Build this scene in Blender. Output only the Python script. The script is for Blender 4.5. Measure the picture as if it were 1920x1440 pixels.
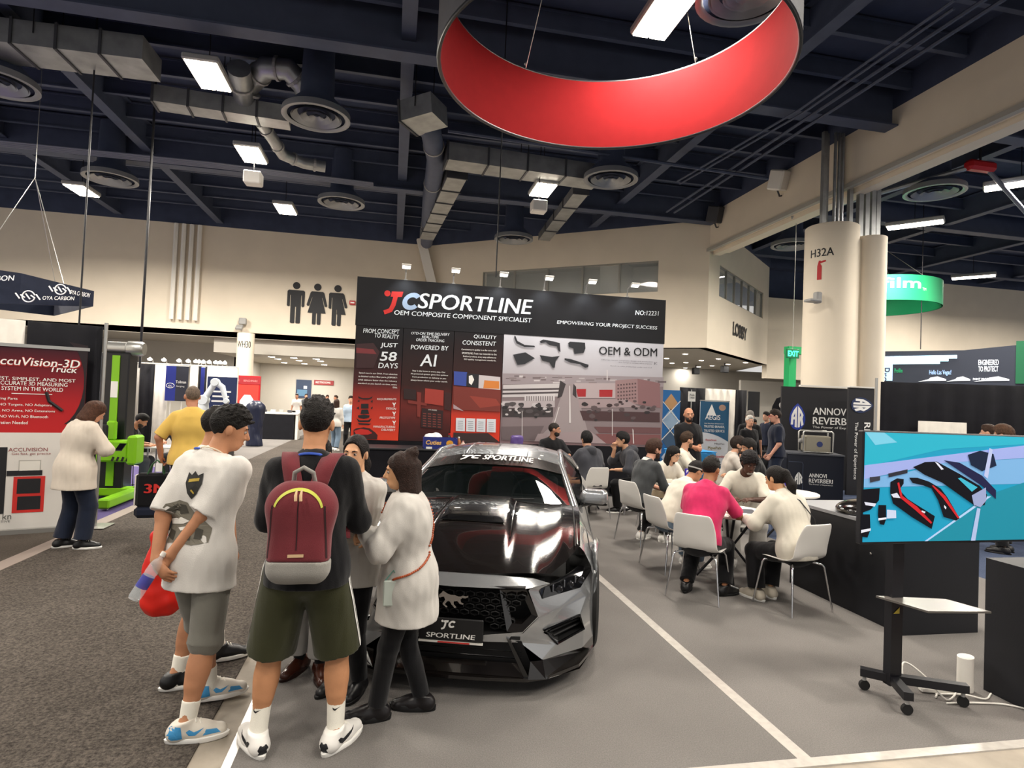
import bpy, bmesh, math, random
import numpy as np
from mathutils import Vector, Matrix
from mathutils.bvhtree import BVHTree
for o in list(bpy.data.objects): bpy.data.objects.remove(o)
scene = bpy.context.scene
COL = scene.collection
random.seed(7); RNG = np.random.default_rng(7)
# ---------------------------------------------------------------- camera (solved from the photo's vanishing points)
CF, CPITCH, CROLL, CYAW, CH = 1127.0, .0262, .0406, .1954, 1.85
_fw = np.array([math.sin(CYAW)*math.cos(CPITCH), math.cos(CYAW)*math.cos(CPITCH), math.sin(CPITCH)])
_r = np.cross(_fw, [0, 0, 1]); _r /= np.linalg.norm(_r); _u = np.cross(_r, _fw)
_c, _s = math.cos(CROLL), math.sin(CROLL)
CM = np.array([_c*_r+_s*_u, -_s*_r+_c*_u, _fw]); CC = np.array([0, 0, CH])
cam_d = bpy.data.cameras.new('camera'); cam = bpy.data.objects.new('camera', cam_d); COL.objects.link(cam)
cam_d.sensor_width = 36; cam_d.lens = CF/1920*36; cam_d.clip_end = 300; cam_d.clip_start = .05
mw = Matrix.Identity(4)
for i in range(3):
    mw[i][0], mw[i][1], mw[i][2], mw[i][3] = CM[0][i], CM[1][i], -CM[2][i], CC[i]
cam.matrix_world = mw
scene.camera = cam
scene.view_settings.view_transform = 'Standard'; scene.view_settings.look = 'None'
scene.view_settings.gamma = 1; scene.view_settings.use_curve_mapping = False
scene.view_settings.exposure = 0.28
scene.cycles.use_denoising = True
scene.cycles.max_bounces = 6; scene.cycles.diffuse_bounces = 4; scene.cycles.glossy_bounces = 3
scene.cycles.transmission_bounces = 5; scene.cycles.transparent_max_bounces = 6
scene.cycles.sample_clamp_indirect = 4; scene.cycles.caustics_reflective = False; scene.cycles.caustics_refractive = False
world = bpy.data.worlds.new('hall_air'); scene.world = world; world.use_nodes = True
world.node_tree.nodes['Background'].inputs[0].default_value = (1, .97, .94, 1)
world.node_tree.nodes['Background'].inputs[1].default_value = .55
LAMP_W = 420.0     # watts of each high-bay lamp
# ---------------------------------------------------------------- pixel -> place
def ray(x, y): return CM.T @ np.array([(x-960)/CF, -(y-720)/CF, 1])
def Pz(x, y, z=0): d = ray(x, y); return CC+d*(z-CH)/d[2]
def Py(x, y, Y): d = ray(x, y); return CC+d*Y/d[1]
def Px(x, y, X): d = ray(x, y); return CC+d*X/d[0]
def onp(x, y, pl):
    d = ray(x, y); p0, n = pl; p0 = np.array(p0, float); n = np.array(n, float)
    return CC+d*((p0-CC)@n)/(d@n)
def yplane(Y): return ((0, Y, 0), (0, 1, 0))
def V3(*a): return np.array(a, float)
def unit(v): v = np.array(v, float); return v/(np.linalg.norm(v)+1e-12)
# ---------------------------------------------------------------- materials
def lin(c):
    if isinstance(c, str): c = [int(c[i:i+2], 16)/255 for i in (0, 2, 4)]
    return tuple((x/12.92 if x <= .04045 else ((x+.055)/1.055)**2.4) for x in c)
_M = {}
def mat(name, color, rough=.6, metal=0, bump=0, bscale=60, var=0, vscale=8, emit=0, spec=.5, coat=0, trans=0, ior=1.45, alpha=1, sheen=0):
    if name in _M: return _M[name]
    m = bpy.data.materials.new(name); m.use_nodes = True; _M[name] = m
    nt = m.node_tree; b = nt.nodes['Principled BSDF']; I = b.inputs
    c = lin(color)+(1,)
    I['Base Color'].default_value = c; I['Roughness'].default_value = rough; I['Metallic'].default_value = metal
    I['Specular IOR Level'].default_value = spec; I['Coat Weight'].default_value = coat; I['IOR'].default_value = ior
    I['Transmission Weight'].default_value = trans; I['Alpha'].default_value = alpha; I['Coat Roughness'].default_value = .03
    I['Sheen Weight'].default_value = sheen
    if emit: I['Emission Color'].default_value = c; I['Emission Strength'].default_value = emit
    m.diffuse_color = c
    if bump or var:
        tc = nt.nodes.new('ShaderNodeTexCoord')
        if var:
            n = nt.nodes.new('ShaderNodeTexNoise'); n.inputs['Scale'].default_value = vscale; n.inputs['Detail'].default_value = 4
            nt.links.new(tc.outputs['Object'], n.inputs['Vector'])
            mx = nt.nodes.new('ShaderNodeMix'); mx.data_type = 'RGBA'
            mx.inputs['A'].default_value = tuple(max(0, x*(1-var)) for x in c[:3])+(1,)
            mx.inputs['B'].default_value = tuple(min(1, x*(1+var)) for x in c[:3])+(1,)
            mr = nt.nodes.new('ShaderNodeMapRange'); mr.inputs[1].default_value = .3; mr.inputs[2].default_value = .7
            nt.links.new(n.outputs['Fac'], mr.inputs[0]); nt.links.new(mr.outputs[0], mx.inputs['Factor'])
            nt.links.new(mx.outputs['Result'], I['Base Color'])
        if bump:
            n = nt.nodes.new('ShaderNodeTexNoise'); n.inputs['Scale'].default_value = bscale; n.inputs['Detail'].default_value = 3
            nt.links.new(tc.outputs['Object'], n.inputs['Vector'])
            bp = nt.nodes.new('ShaderNodeBump'); bp.inputs['Strength'].default_value = min(1, bump); bp.inputs['Distance'].default_value = .01
            nt.links.new(n.outputs['Fac'], bp.inputs['Height']); nt.links.new(bp.outputs['Normal'], I['Normal'])
    return m
def cloth(name, color, var=.12, bump=.25): return mat(name, color, .9, 0, bump, 260, var, 6, spec=.2, sheen=.15)
def skin(name, color): return mat(name, color, .55, 0, .08, 120, .08, 14, spec=.35)
# ---------------------------------------------------------------- things and meshes
def link(o, parent=None):
    COL.objects.link(o)
    if parent is not None: o.parent = parent
    return o
def tag(o, label=None, cat=None, group=None, kind=None):
    if label: o['label'] = label
    if cat: o['category'] = cat
    if group: o['group'] = group
    if kind: o['kind'] = kind
    return o
def thing(name, label, cat, loc=(0, 0, 0), rz=0, group=None):
    o = bpy.data.objects.new(name, None); o.empty_display_size = .1
    o.location = tuple(float(v) for v in loc); o.rotation_euler = (0, 0, rz)
    return tag(link(o), label, cat, group)
def meshobj(name, verts, faces, m, parent=None, smooth=False):
    me = bpy.data.meshes.new(name); me.from_pydata([tuple(map(float, v)) for v in verts], [], [tuple(map(int, f)) for f in faces]); me.update()
    if m is not None: me.materials.append(m)
    if smooth: me.polygons.foreach_set('use_smooth', [True]*len(me.polygons))
    return link(bpy.data.objects.new(name, me), parent)
def copy_tree(o, parent=None):
    c = o.copy(); COL.objects.link(c); c.parent = parent
    for ch in list(o.children): copy_tree(ch, c)
    return c
class MB:
    def __init__(s): s.v = []; s.f = []; s.sm = False
    def add(s, vs, fs):
        b = len(s.v); s.v += [tuple(map(float, p)) for p in vs]; s.f += [tuple(i+b for i in f) for f in fs]; return s
    def box(s, c, d, R=None, rz=0):
        h = np.array(d, float)/2; c = np.array(c, float)
        if R is None:
            cz, sz = math.cos(rz), math.sin(rz); R = np.array([[cz, -sz, 0], [sz, cz, 0], [0, 0, 1]])
        vs = [c+R@(h*np.array(q)) for q in ((-1,-1,-1),(1,-1,-1),(1,1,-1),(-1,1,-1),(-1,-1,1),(1,-1,1),(1,1,1),(-1,1,1))]
        return s.add(vs, [(0,3,2,1),(4,5,6,7),(0,1,5,4),(1,2,6,5),(2,3,7,6),(3,0,4,7)])
    def bevbox(s, c, d, b=.01, R=None, rz=0):
        c = np.array(c, float); h = np.array(d, float)/2; b = min(b, *(h*.99))
        if R is None:
            cz, sz = math.cos(rz), math.sin(rz); R = np.array([[cz, -sz, 0], [sz, cz, 0], [0, 0, 1]])
        vs = []; ix = {}
        for sx in (-1, 1):
            for sy in (-1, 1):
                for sz_ in (-1, 1):
                    for a in range(3):
                        q = h-b; q = q.copy(); q[a] = h[a]
                        ix[(sx, sy, sz_, a)] = len(vs); vs.append(c+R@(q*np.array((sx, sy, sz_))))
        fs = []
        for a in range(3):
            o1, o2 = (a+1) % 3, (a+2) % 3
            for sg in (-1, 1):
                def k(u, w):
                    t = [0, 0, 0]; t[a] = sg; t[o1] = u; t[o2] = w; return ix[(*t, a)]
                f = [k(-1, -1), k(1, -1), k(1, 1), k(-1, 1)]; fs.append(f if sg > 0 else f[::-1])
            for u in (-1, 1):
                for w in (-1, 1):
                    def k2(e, ax):
                        t = [0, 0, 0]; t[a] = e; t[o1] = u; t[o2] = w; return ix[(*t, ax)]
                    f = [k2(-1, o1), k2(1, o1), k2(1, o2), k2(-1, o2)]; fs.append(f if u*w < 0 else f[::-1])
        for t in [(x, y, z) for x in (-1, 1) for y in (-1, 1) for z in (-1, 1)]:
            f = [ix[(*t, 0)], ix[(*t, 1)], ix[(*t, 2)]]; fs.append(f if t[0]*t[1]*t[2] > 0 else f[::-1])
        return s.add(vs, fs)
    def tube(s, pts, r, n=8, cap=True, closed=False):
        pts = [np.array(p, float) for p in pts]; rs = r if hasattr(r, '__len__') else [r]*len(pts)
        vs = []; up = None; N = len(pts)
        for i, p in enumerate(pts):
            a = pts[(i-1) % N] if (i > 0 or closed) else p; b = pts[(i+1) % N] if (i < N-1 or closed) else p
            t = unit(b-a)
            if up is None: up = V3(0, 0, 1) if abs(t[2]) < .9 else V3(1, 0, 0)
            x = unit(np.cross(up, t)); y = np.cross(t, x); up = y
            for k in range(n):
                an = 2*math.pi*k/n; vs.append(p+rs[i]*(math.cos(an)*x+math.sin(an)*y))
        fs = []
        for i in range(N if closed else N-1):
            j = (i+1) % N
            for k in range(n): fs.append((i*n+k, i*n+(k+1) % n, j*n+(k+1) % n, j*n+k))
        if cap and not closed: fs.append(tuple(range(n))[::-1]); fs.append(tuple((N-1)*n+k for k in range(n)))
        return s.add(vs, fs)
    def lathe(s, prof, c=(0, 0, 0), n=24, axis=None, cap=True):
        c = np.array(c, float); A = unit(axis) if axis is not None else V3(0, 0, 1)
        x = unit(np.cross(A, V3(0, 1, 0) if abs(A[1]) < .9 else V3(1, 0, 0))); y = np.cross(A, x); vs = []
        for r, z in prof:
            for k in range(n):
                an = 2*math.pi*k/n; vs.append(c+A*z+r*(math.cos(an)*x+math.sin(an)*y))
        fs = [(i*n+k, i*n+(k+1) % n, (i+1)*n+(k+1) % n, (i+1)*n+k) for i in range(len(prof)-1) for k in range(n)]
        if cap:
            fs.append(tuple(range(n))[::-1]); fs.append(tuple((len(prof)-1)*n+k for k in range(n)))
        return s.add(vs, fs)
    def prism(s, poly, o, r, u, d):
        """polygon (x,y) in the frame o,r,u, extruded by d along r x u"""
        o, r, u = (np.array(q, float) for q in (o, r, u)); nrm = unit(np.cross(r, u)); n = len(poly)
        ar = sum(poly[i][0]*poly[(i+1) % n][1]-poly[(i+1) % n][0]*poly[i][1] for i in range(n))
        if ar < 0: poly = poly[::-1]
        vs = [o+r*x+u*y+nrm*d for x, y in poly]+[o+r*x+u*y for x, y in poly]
        fs = [tuple(range(n)), tuple(range(n, 2*n))[::-1]]+[(i, i+n, (i+1) % n+n, (i+1) % n) for i in range(n)]
        return s.add(vs, fs)
    def grid(s, P):
        P = np.array(P, float); a, b = P.shape[:2]
        return s.add(P.reshape(-1, 3), [(i*b+j, i*b+j+1, (i+1)*b+j+1, (i+1)*b+j) for i in range(a-1) for j in range(b-1)])
    def build(s, name, m, parent=None, smooth=None):
        o = meshobj(name, s.v, s.f, m, parent, s.sm if smooth is None else False)
        if smooth:
            me = o.data; me.polygons.foreach_set('use_smooth', [True]*len(me.polygons))
            me.set_sharp_from_angle(angle=math.radians(smooth if smooth > 1 else 35))
        return o
# ---------------------------------------------------------------- lettering
def glyphs(s, bold=0., shear=0., spacing=1., align='LEFT', line=1.):
    c = bpy.data.curves.new('lettering', 'FONT'); c.body = s; c.size = 1; c.resolution_u = 3; c.fill_mode = 'FRONT'
    c.offset = bold; c.shear = shear; c.space_character = spacing; c.align_x = align; c.space_line = line
    o = bpy.data.objects.new('lettering', c); COL.objects.link(o)
    bpy.context.view_layer.update()
    me = bpy.data.meshes.new_from_object(o.evaluated_get(bpy.context.evaluated_depsgraph_get()))
    n = len(me.vertices); v = np.zeros(n*3, 'f4'); me.vertices.foreach_get('co', v); v = v.reshape(-1, 3)[:, :2].astype(float)
    f = [tuple(p.vertices) for p in me.polygons]
    bpy.data.objects.remove(o); bpy.data.curves.remove(c); bpy.data.meshes.remove(me)
    v -= v.min(0); return v, f, v.max(0)
def text(s, o, r, u, w, h, m, parent=None, bold=0., shear=0., lift=.004, name='lettering', spacing=1., align='LEFT', line=1., warp=None):
    """text whose bounding box is o + [0,w]*r + [0,h]*u; w or h None keeps the aspect"""
    fat = bold > .006 and any(c in s for c in 'MWNmwAVK'); v, f, mx = glyphs(s, 0 if fat else bold, shear, spacing, align, line)
    if fat:     # thicken by a sideways repeat instead of an outline offset, which breaks sharp letters
        n_ = len(v); b_ = bold*.9; v = np.concatenate([v, v+(b_*2, 0), v+(b_, b_*.5)]); f = f+[tuple(i+n_ for i in q) for q in f]+[tuple(i+2*n_ for i in q) for q in f]; mx = v.max(0)
    if w is None: w = h*mx[0]/mx[1]
    if h is None: h = w*mx[1]/mx[0]
    o, r, u = (np.array(q, float) for q in (o, r, u)); n = unit(np.cross(r, u))
    vs = [o+r*(p[0]/mx[0]*w)+u*(p[1]/mx[1]*h)+n*(lift+(.0004*(i*3//len(v)) if fat else 0)) for i, p in enumerate(v)]
    if warp: vs = [warp(p) for p in vs]
    return meshobj(name, vs, f, m, parent)
def textpx(s, x0, y0, x1, y1, cap, pl, m, parent=None, org=(0, 0, 0), **k):
    """lettering on a plane: baseline from pixel (x0,y0) to (x1,y1), cap height in pixels; parent at org, unrotated"""
    a = onp(x0, y0, pl); b = onp(x1, y1, pl); t = onp(x0, y0-cap, pl)
    r = unit(b-a); u = t-a; h = np.linalg.norm(u); n = np.array(pl[1], float)
    if n @ (CC-a) < 0: n = -n
    u = np.cross(unit(n), r)
    return text(s, a-np.array(org), r, u, np.linalg.norm(b-a), h, m, parent, **k)
# ---------------------------------------------------------------- soft-union bodies (distance fields meshed with surface nets)
class SDF:
    def __init__(s, lo, hi, res):
        s.res = res; s.lo = np.array(lo, float); s.n = np.ceil((np.array(hi)-s.lo)/res).astype(int)+1
        s.D = np.full(s.n, .2, 'f4')
    def sub(s, lo, hi):
        a = np.clip(np.floor((lo-s.lo)/s.res).astype(int), 0, s.n); b = np.clip(np.ceil((hi-s.lo)/s.res).astype(int)+1, 0, s.n)
        if (b <= a).any(): return None, None
        ax = [(s.lo[i]+s.res*np.arange(a[i], b[i])).astype('f4') for i in range(3)]
        return tuple(slice(a[i], b[i]) for i in range(3)), (ax[0][:, None, None], ax[1][None, :, None], ax[2][None, None, :])
    def put(s, sl, d, k, op):
        D = s.D[sl]
        if op == 'u':
            if k <= 0: s.D[sl] = np.minimum(D, d)
            else:
                h = np.maximum(k-np.abs(D-d), 0)/k; s.D[sl] = np.minimum(D, d)-h*h*k*.25
        else:
            d = -d
            if k <= 0: s.D[sl] = np.maximum(D, d)
            else:
                h = np.maximum(k-np.abs(D-d), 0)/k; s.D[sl] = np.maximum(D, d)+h*h*k*.25
    def cap(s, a, b, ra, rb=None, k=.03, sq=None, op='u', flat=(0, 0)):
        a = np.array(a, float); b = np.array(b, float); rb = ra if rb is None else rb; m = max(ra, rb)+max(k, .02)+s.res*2
        sl, X = s.sub(np.minimum(a, b)-m, np.maximum(a, b)+m)
        if sl is None: return s
        ab = b-a; L2 = ab@ab+1e-12; L = math.sqrt(L2)
        p = [X[i]-np.float32(a[i]) for i in range(3)]
        tr = (p[0]*ab[0]+p[1]*ab[1]+p[2]*ab[2])/L2; t = np.clip(tr, 0, 1)
        q = [p[i]-t*ab[i] for i in range(3)]
        if sq is not None:
            n, f = sq; n = unit(n); c = (q[0]*n[0]+q[1]*n[1]+q[2]*n[2])*(f-1)
            q = [q[i]+c*n[i] for i in range(3)]
        d = np.sqrt(q[0]**2+q[1]**2+q[2]**2)-(ra+(rb-ra)*t)
        if flat[0]: d = np.maximum(d, -tr*L)
        if flat[1]: d = np.maximum(d, (tr-1)*L)
        s.put(sl, d.astype('f4'), k, op); return s
    def ell(s, c, rad, R=None, k=.02, op='u'):
        c = np.array(c, float); rad = np.array(rad, float); R = np.eye(3) if R is None else R; m = rad.max()+max(k, .02)+s.res*2
        sl, X = s.sub(c-m, c+m)
        if sl is None: return s
        p = [X[i]-np.float32(c[i]) for i in range(3)]
        q = [(p[0]*R[0, i]+p[1]*R[1, i]+p[2]*R[2, i])/rad[i] for i in range(3)]
        l = np.sqrt(q[0]**2+q[1]**2+q[2]**2)+1e-6
        g = np.sqrt((q[0]/rad[0])**2+(q[1]/rad[1])**2+(q[2]/rad[2])**2)+1e-6
        s.put(sl, (l*(l-1)/g).astype('f4'), k, op); return s
    def box(s, c, h, R=None, rd=.01, k=.0, op='u'):
        c = np.array(c, float); h = np.array(h, float)-rd; R = np.eye(3) if R is None else R; m = np.linalg.norm(h)+rd+max(k, .02)+s.res*2
        sl, X = s.sub(c-m, c+m)
        if sl is None: return s
        p = [X[i]-np.float32(c[i]) for i in range(3)]
        q = [np.abs(p[0]*R[0, i]+p[1]*R[1, i]+p[2]*R[2, i])-h[i] for i in range(3)]
        d = np.sqrt(sum(np.maximum(t, 0)**2 for t in q))+np.minimum(np.maximum(np.maximum(q[0], q[1]), q[2]), 0)-rd
        s.put(sl, d.astype('f4'), k, op); return s
    def keep(s, p, n, lo=None, hi=None):
        """cut away the side the normal n points to"""
        ax = [(s.lo[i]+s.res*np.arange(s.n[i])).astype('f4') for i in range(3)]
        n = unit(n); d = (ax[0][:, None, None]-p[0])*n[0]+(ax[1][None, :, None]-p[1])*n[1]+(ax[2][None, None, :]-p[2])*n[2]
        s.D = np.maximum(s.D, d.astype('f4')); return s
    def folds(s, amp, freq=14, seed=0, stretch=(1, 1, .45)):
        r = np.random.default_rng(seed)
        ax = [(s.lo[i]+s.res*np.arange(s.n[i])).astype('f4') for i in range(3)]
        w = 0
        for i in range(6):
            v = r.normal(size=3)*np.array(stretch)*freq*(1+.5*i/3); ph = r.uniform(0, 6.28, 3)
            w = w+np.sin(v[0]*ax[0]+ph[0])[:, None, None]*np.cos(v[1]*ax[1]+ph[1])[None, :, None]*np.sin(v[2]*ax[2]+ph[2])[None, None, :]
            w = w+.6*np.sin((v[0]*ax[0])[:, None, None]+(v[1]*ax[1])[None, :, None]+(v[2]*ax[2])[None, None, :]+ph[0])
        s.D += (amp*w/3).astype('f4'); return s
    def mesh(s):
        D = s.D; D[0] = D[-1] = .1; D[:, 0] = D[:, -1] = .1; D[:, :, 0] = D[:, :, -1] = .1
        S = D < 0; n = np.array(S.shape)-1
        c = np.zeros(n, 'i1')
        off = [(i, j, k) for i in (0, 1) for j in (0, 1) for k in (0, 1)]
        for i, j, k in off: c += S[i:i+n[0], j:j+n[1], k:k+n[2]]
        I = np.argwhere((c > 0) & (c < 8))
        if len(I) == 0: return np.zeros((0, 3)), np.zeros((0, 4), int)
        vals = np.stack([D[I[:, 0]+i, I[:, 1]+j, I[:, 2]+k] for i, j, k in off], 1)
        acc = np.zeros((len(I), 3)); cnt = np.zeros(len(I))
        for a in range(8):
            for ax_, bit in ((0, 4), (1, 2), (2, 1)):
                if a & bit: continue
                b = a | bit; va, vb = vals[:, a], vals[:, b]; m = (va < 0) != (vb < 0)
                t = va[m]/(va[m]-vb[m]); pa = np.array(off[a], float); pt = np.repeat(pa[None], m.sum(), 0); pt[:, ax_] += t
                acc[m] += pt; cnt[m] += 1
        V = s.lo+s.res*(I+acc/cnt[:, None])
        idx = np.full(n, -1, 'i4'); idx[tuple(I.T)] = np.arange(len(I))
        Q = []
        for a in range(3):
            o1, o2 = (a+1) % 3, (a+2) % 3
            sl0 = [slice(1, -1)]*3; sl1 = [slice(1, -1)]*3; sl0[a] = slice(0, -1); sl1[a] = slice(1, None)
            A = S[tuple(sl0)]; B = S[tuple(sl1)]; E = np.argwhere(A != B)
            if not len(E): continue
            ins = A[tuple(E.T)]
            base = E.copy(); base[:, o1] += 1; base[:, o2] += 1
            def g(d1, d2):
                q = base.copy(); q[:, o1] -= d1; q[:, o2] -= d2; return idx[q[:, 0], q[:, 1], q[:, 2]]
            q = np.stack([g(1, 1), g(0, 1), g(0, 0), g(1, 0)], 1)
            q[~ins] = q[~ins][:, ::-1]; Q.append(q)
        return V, np.concatenate(Q)
    def build(s, name, m, parent=None):
        V, Q = s.mesh(); return npmesh(name, V, Q, m, parent)
def npmesh(name, V, Q, m, parent=None):
    me = bpy.data.meshes.new(name); nv, nq = len(V), len(Q)
    me.vertices.add(nv); me.vertices.foreach_set('co', np.ascontiguousarray(V, 'f4').ravel())
    me.loops.add(nq*4); me.loops.foreach_set('vertex_index', np.ascontiguousarray(Q, 'i4').ravel())
    me.polygons.add(nq); me.polygons.foreach_set('loop_start', np.arange(0, nq*4, 4, dtype='i4')); me.polygons.foreach_set('loop_total', np.full(nq, 4, 'i4'))
    me.polygons.foreach_set('use_smooth', np.ones(nq, bool)); me.update(); me.validate()
    if m is not None: me.materials.append(m)
    return link(bpy.data.objects.new(name, me), parent)
def rot(ax, deg):
    return np.array(Matrix.Rotation(math.radians(deg), 3, ax))
def ik(a, t, l1, l2, hint):
    a = np.array(a, float); t = np.array(t, float); d = t-a; L = np.linalg.norm(d); mx = (l1+l2)*.999
    if L > mx: t = a+d/L*mx; d = t-a; L = mx
    x = d/L; c = (l1*l1-l2*l2+L*L)/(2*L); h = math.sqrt(max(0, l1*l1-c*c)); hv = np.array(hint, float); hv = hv-(hv@x)*x
    return a+x*c+unit(hv)*h, t
def joints(P):
    """pose dict -> joint positions in the person's own frame (x to the right hand, y ahead, z up), for a 1.75 m person"""
    J = {}
    seat = P.get('hip', (0, 0, .93)); hip = V3(*seat)
    T1 = rot('Z', P.get('twist', 0)*.5) @ rot('X', -P.get('lean', 0)) @ rot('Y', P.get('side', 0))
    T2 = rot('Z', P.get('twist', 0)) @ rot('X', -P.get('lean', 0)-P.get('hunch', 0)) @ rot('Y', P.get('side', 0))
    sw = P.get('sw', 1.)
    J['T1'], J['T2'] = T1, T2; J['pel'] = hip; J['waist'] = hip+T1@V3(0, .005, .16); J['chest'] = J['waist']+T2@V3(0, .0, .20)
    J['nb'] = J['waist']+T2@V3(0, -.02, .375); br = P.get('bust', 0)
    sh = P.get('shrug', 0)
    for sd, q in (('l', -1), ('r', 1)):
        J['sh'+sd] = J['waist']+T2@V3(q*.160*sw, -.012, .318+sh)
        J['hp'+sd] = hip+T1@V3(q*.088, 0, -.03)
        w = P.get('w'+sd, (q*.25, .05, .80)); eh = P.get('e'+sd, (q*.35, -1, -.2))
        J['el'+sd], J['wr'+sd] = ik(J['sh'+sd], V3(*w), .285, .25, V3(*eh))
        a = P.get('a'+sd, (q*.11, -.02, .085)); kh = P.get('k'+sd, (q*.15, 1, 0))
        J['kn'+sd], J['an'+sd] = ik(J['hp'+sd], V3(*a), .42, .41, V3(*kh))
        J['fy'+sd] = P.get('f'+sd, -q*8)
    hy, hp, hr = P.get('head', (0, 0, 0))
    Hd = rot('Z', P.get('twist', 0)+hy) @ rot('X', -hp-.25*P.get('hunch', 0)) @ rot('Y', hr)
    Tn = rot('Z', P.get('twist', 0)+hy*.4) @ rot('X', -(P.get('lean', 0)+P.get('hunch', 0))*.7-hp*.5)
    J['H'] = Hd; J['nk'] = J['nb']+Tn@V3(0, .02, .09); J['hc'] = J['nk']+Hd@V3(0, .025, .095)
    return J
def hand(S, J, sd, P, sc, k=.012):
    q = -1 if sd == 'l' else 1
    W = J['wr'+sd]; d = unit(P.get('hd'+sd, W-J['el'+sd])); n = V3(*P.get('hn'+sd, (-q, 0, 0))); n = unit(n-(n@d)*d)
    x = np.cross(d, n)*1.0
    if P.get('hflip'+sd): x = -x
    curl = P.get('hc'+sd, 35)
    pc = W+d*.05
    S.cap(W+d*.012-x*.0, W+d*.078, .030, .038, k=.02, sq=(n, 2.3))
    for i, (off, L) in enumerate(((-.030, .070), (-.010, .078), (.010, .073), (.029, .058))):
        a = W+d*.082+x*off; ang = 0; p = a
        for j, fr in enumerate((.45, .32, .23)):
            ang += math.radians(curl*(.6, 1, .8)[j]); dd = d*math.cos(ang)+n*math.sin(ang)
            e = p+dd*L*fr; S.cap(p, e, .0088-.0008*j, .0082-.0008*j, k=.004); p = e
    t0 = W+d*.022-x*.028; t1 = t0+(-x*.55+d*.6+n*.35)*.045; t2 = t1+(d*.9+n*.35-x*.05)*.034
    S.cap(t0, t1, .014, .0105, k=.012); S.cap(t1, t2, .0105, .008, k=.004)
def person(label, loc, face, H=1.75, res=.012, P=None, L=None, name='person', group=None, z=0):
    """one body mesh; clothing, hair and shoes are its children"""
    P = P or {}; L = L or {}; J = joints(P); s = H/1.75; res = res/s
    root = thing(name, label, 'person', (loc[0], loc[1], z), math.radians(face), group); root.scale = (s, s, s)
    pts = np.array([J[k] for k in J if not (k[0] in 'TH' or k[:2] == 'fy')]); lo = pts.min(0)-.2; hi = pts.max(0)+.22; lo[2] = max(lo[2], -.02) if P.get('hip') is None else lo[2]
    girth = L.get('girth', 1.); T1, T2, Hd, hc = J['T1'], J['T2'], J['H'], J['hc']; fem = L.get('fem', 0)
    hx = lambda *v: hc+Hd@V3(*v)
    fw1, fw2 = T1@V3(0, 1, 0), T2@V3(0, 1, 0); leg0 = {}
    def torso(S, g, hem=True, k=.06):
        w = .82+.18*girth
        S.cap(J['pel']+T1@V3(-.055, -.01, 0), J['pel']+T1@V3(.055, -.01, 0), .115*girth+g, k=.03, sq=(fw1, 1.12/w))
        S.cap(J['pel'], J['waist'], .135*girth+g, (.128-.016*fem)*girth+g, k=k, sq=(fw1, 1.4/w))
        S.cap(J['waist'], J['chest']+T2@V3(0, 0, .02), (.130-.016*fem)*girth+g, .155*girth+g-.012*fem, k=k, sq=(fw2, 1.42/w))
        S.cap(J['chest']+T2@V3(-.06, 0, .0), J['chest']+T2@V3(.06, 0, .0), .105*girth+g, k=k, sq=(fw2, 1.1))
        S.cap(J['shl']+T2@V3(.035, 0, -.012), J['nb']+T2@V3(0, -.005, -.045), .050+g*.7, .056+g*.5, k=.05); S.cap(J['shr']+T2@V3(-.035, 0, -.012), J['nb']+T2@V3(0, -.005, -.045), .050+g*.7, .056+g*.5, k=.05)
        S.cap(J['nb']+T2@V3(0, 0, -.05), J['nb']+T2@V3(0, .0, -.0), .085+g*.5, .058+g*.3, k=.05)
    def arm(S, sd, g, t=1., k=.035, flat=0):
        a, e, w = J['sh'+sd], J['el'+sd], J['wr'+sd]
        ag = L.get('arm', 1.)
        if t <= 1: S.cap(a, a+(e-a)*t, .052*ag+g*.55, .052*ag-.011*t+g*.85, k=k, flat=(0, flat))
        else:
            S.cap(a, e, .052*ag+g*.55, .041+g*.75, k=k); S.cap(e, e+(w-e)*(t-1), .041+g*.75, .041-.014*(t-1)+g*.5, k=.025, flat=(0, flat))
    def leg(S, sd, g, t=2., k=.03, flat=0, flare=0):
        h, n, a = J['hp'+sd], J['kn'+sd], J['an'+sd]; lg = L.get('leg', 1.)
        if t <= 1: S.cap(h, h+(n-h)*t, .088*lg+g*.7, .088*lg-.034*t+g*(1+flare), k=k, flat=(0, flat))
        else:
            S.cap(h, n, .088*lg+g*.7, .056+g, k=k); d = a-n
            
            if g > .008: S.cap(n, n+d*(t-1), .057+g, .040+g*(1+flare), k=.02, flat=(0, flat)); S.ell(n, (.057+g,)*3, k=.02)
            else: S.cap(n, n+d*.35, .054+g, .054+g, k=.025); S.cap(n+d*.3, n+d*(t-1), .056+g, .036+g, k=.03, flat=(0, flat))
    # ---- skin
    top = L.get('top', {}); bot = L.get('bottom', {})
    B = SDF(lo, hi, res)
    torso(B, -.012)
    for sd in 'lr':
        arm(B, sd, 0, 2.)
        if L.get('hands', 1): hand(B, J, sd, P, s)
        leg(B, sd, -.002 if bot.get('kind') == 'shorts' else -.012, 2.)
        if bot.get('kind') == 'shorts':
            n, a = J['kn'+sd], J['an'+sd]; B.cap(n+(a-n)*.12-(T1@V3(0, .012, 0)), n+(a-n)*.5-(T1@V3(0, .012, 0)), .045, .04, k=.04)
        B.cap(J['an'+sd], J['an'+sd]+V3(0, 0, -.04), .036, .036, k=.02)
    B.cap(J['nb']+T2@V3(0, .0, -.03), J['hc']+Hd@V3(0, -.02, -.05), .060, .052, k=.03)
    B.ell(hx(0, -.012, .022), (.073, .094, .093), Hd, k=.02); B.ell(hx(0, .022, -.035), (.060, .070, .082), Hd, k=.03)
    B.cap(hx(-.022, .052, -.088), hx(.022, .052, -.088), .024, k=.03)
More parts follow.
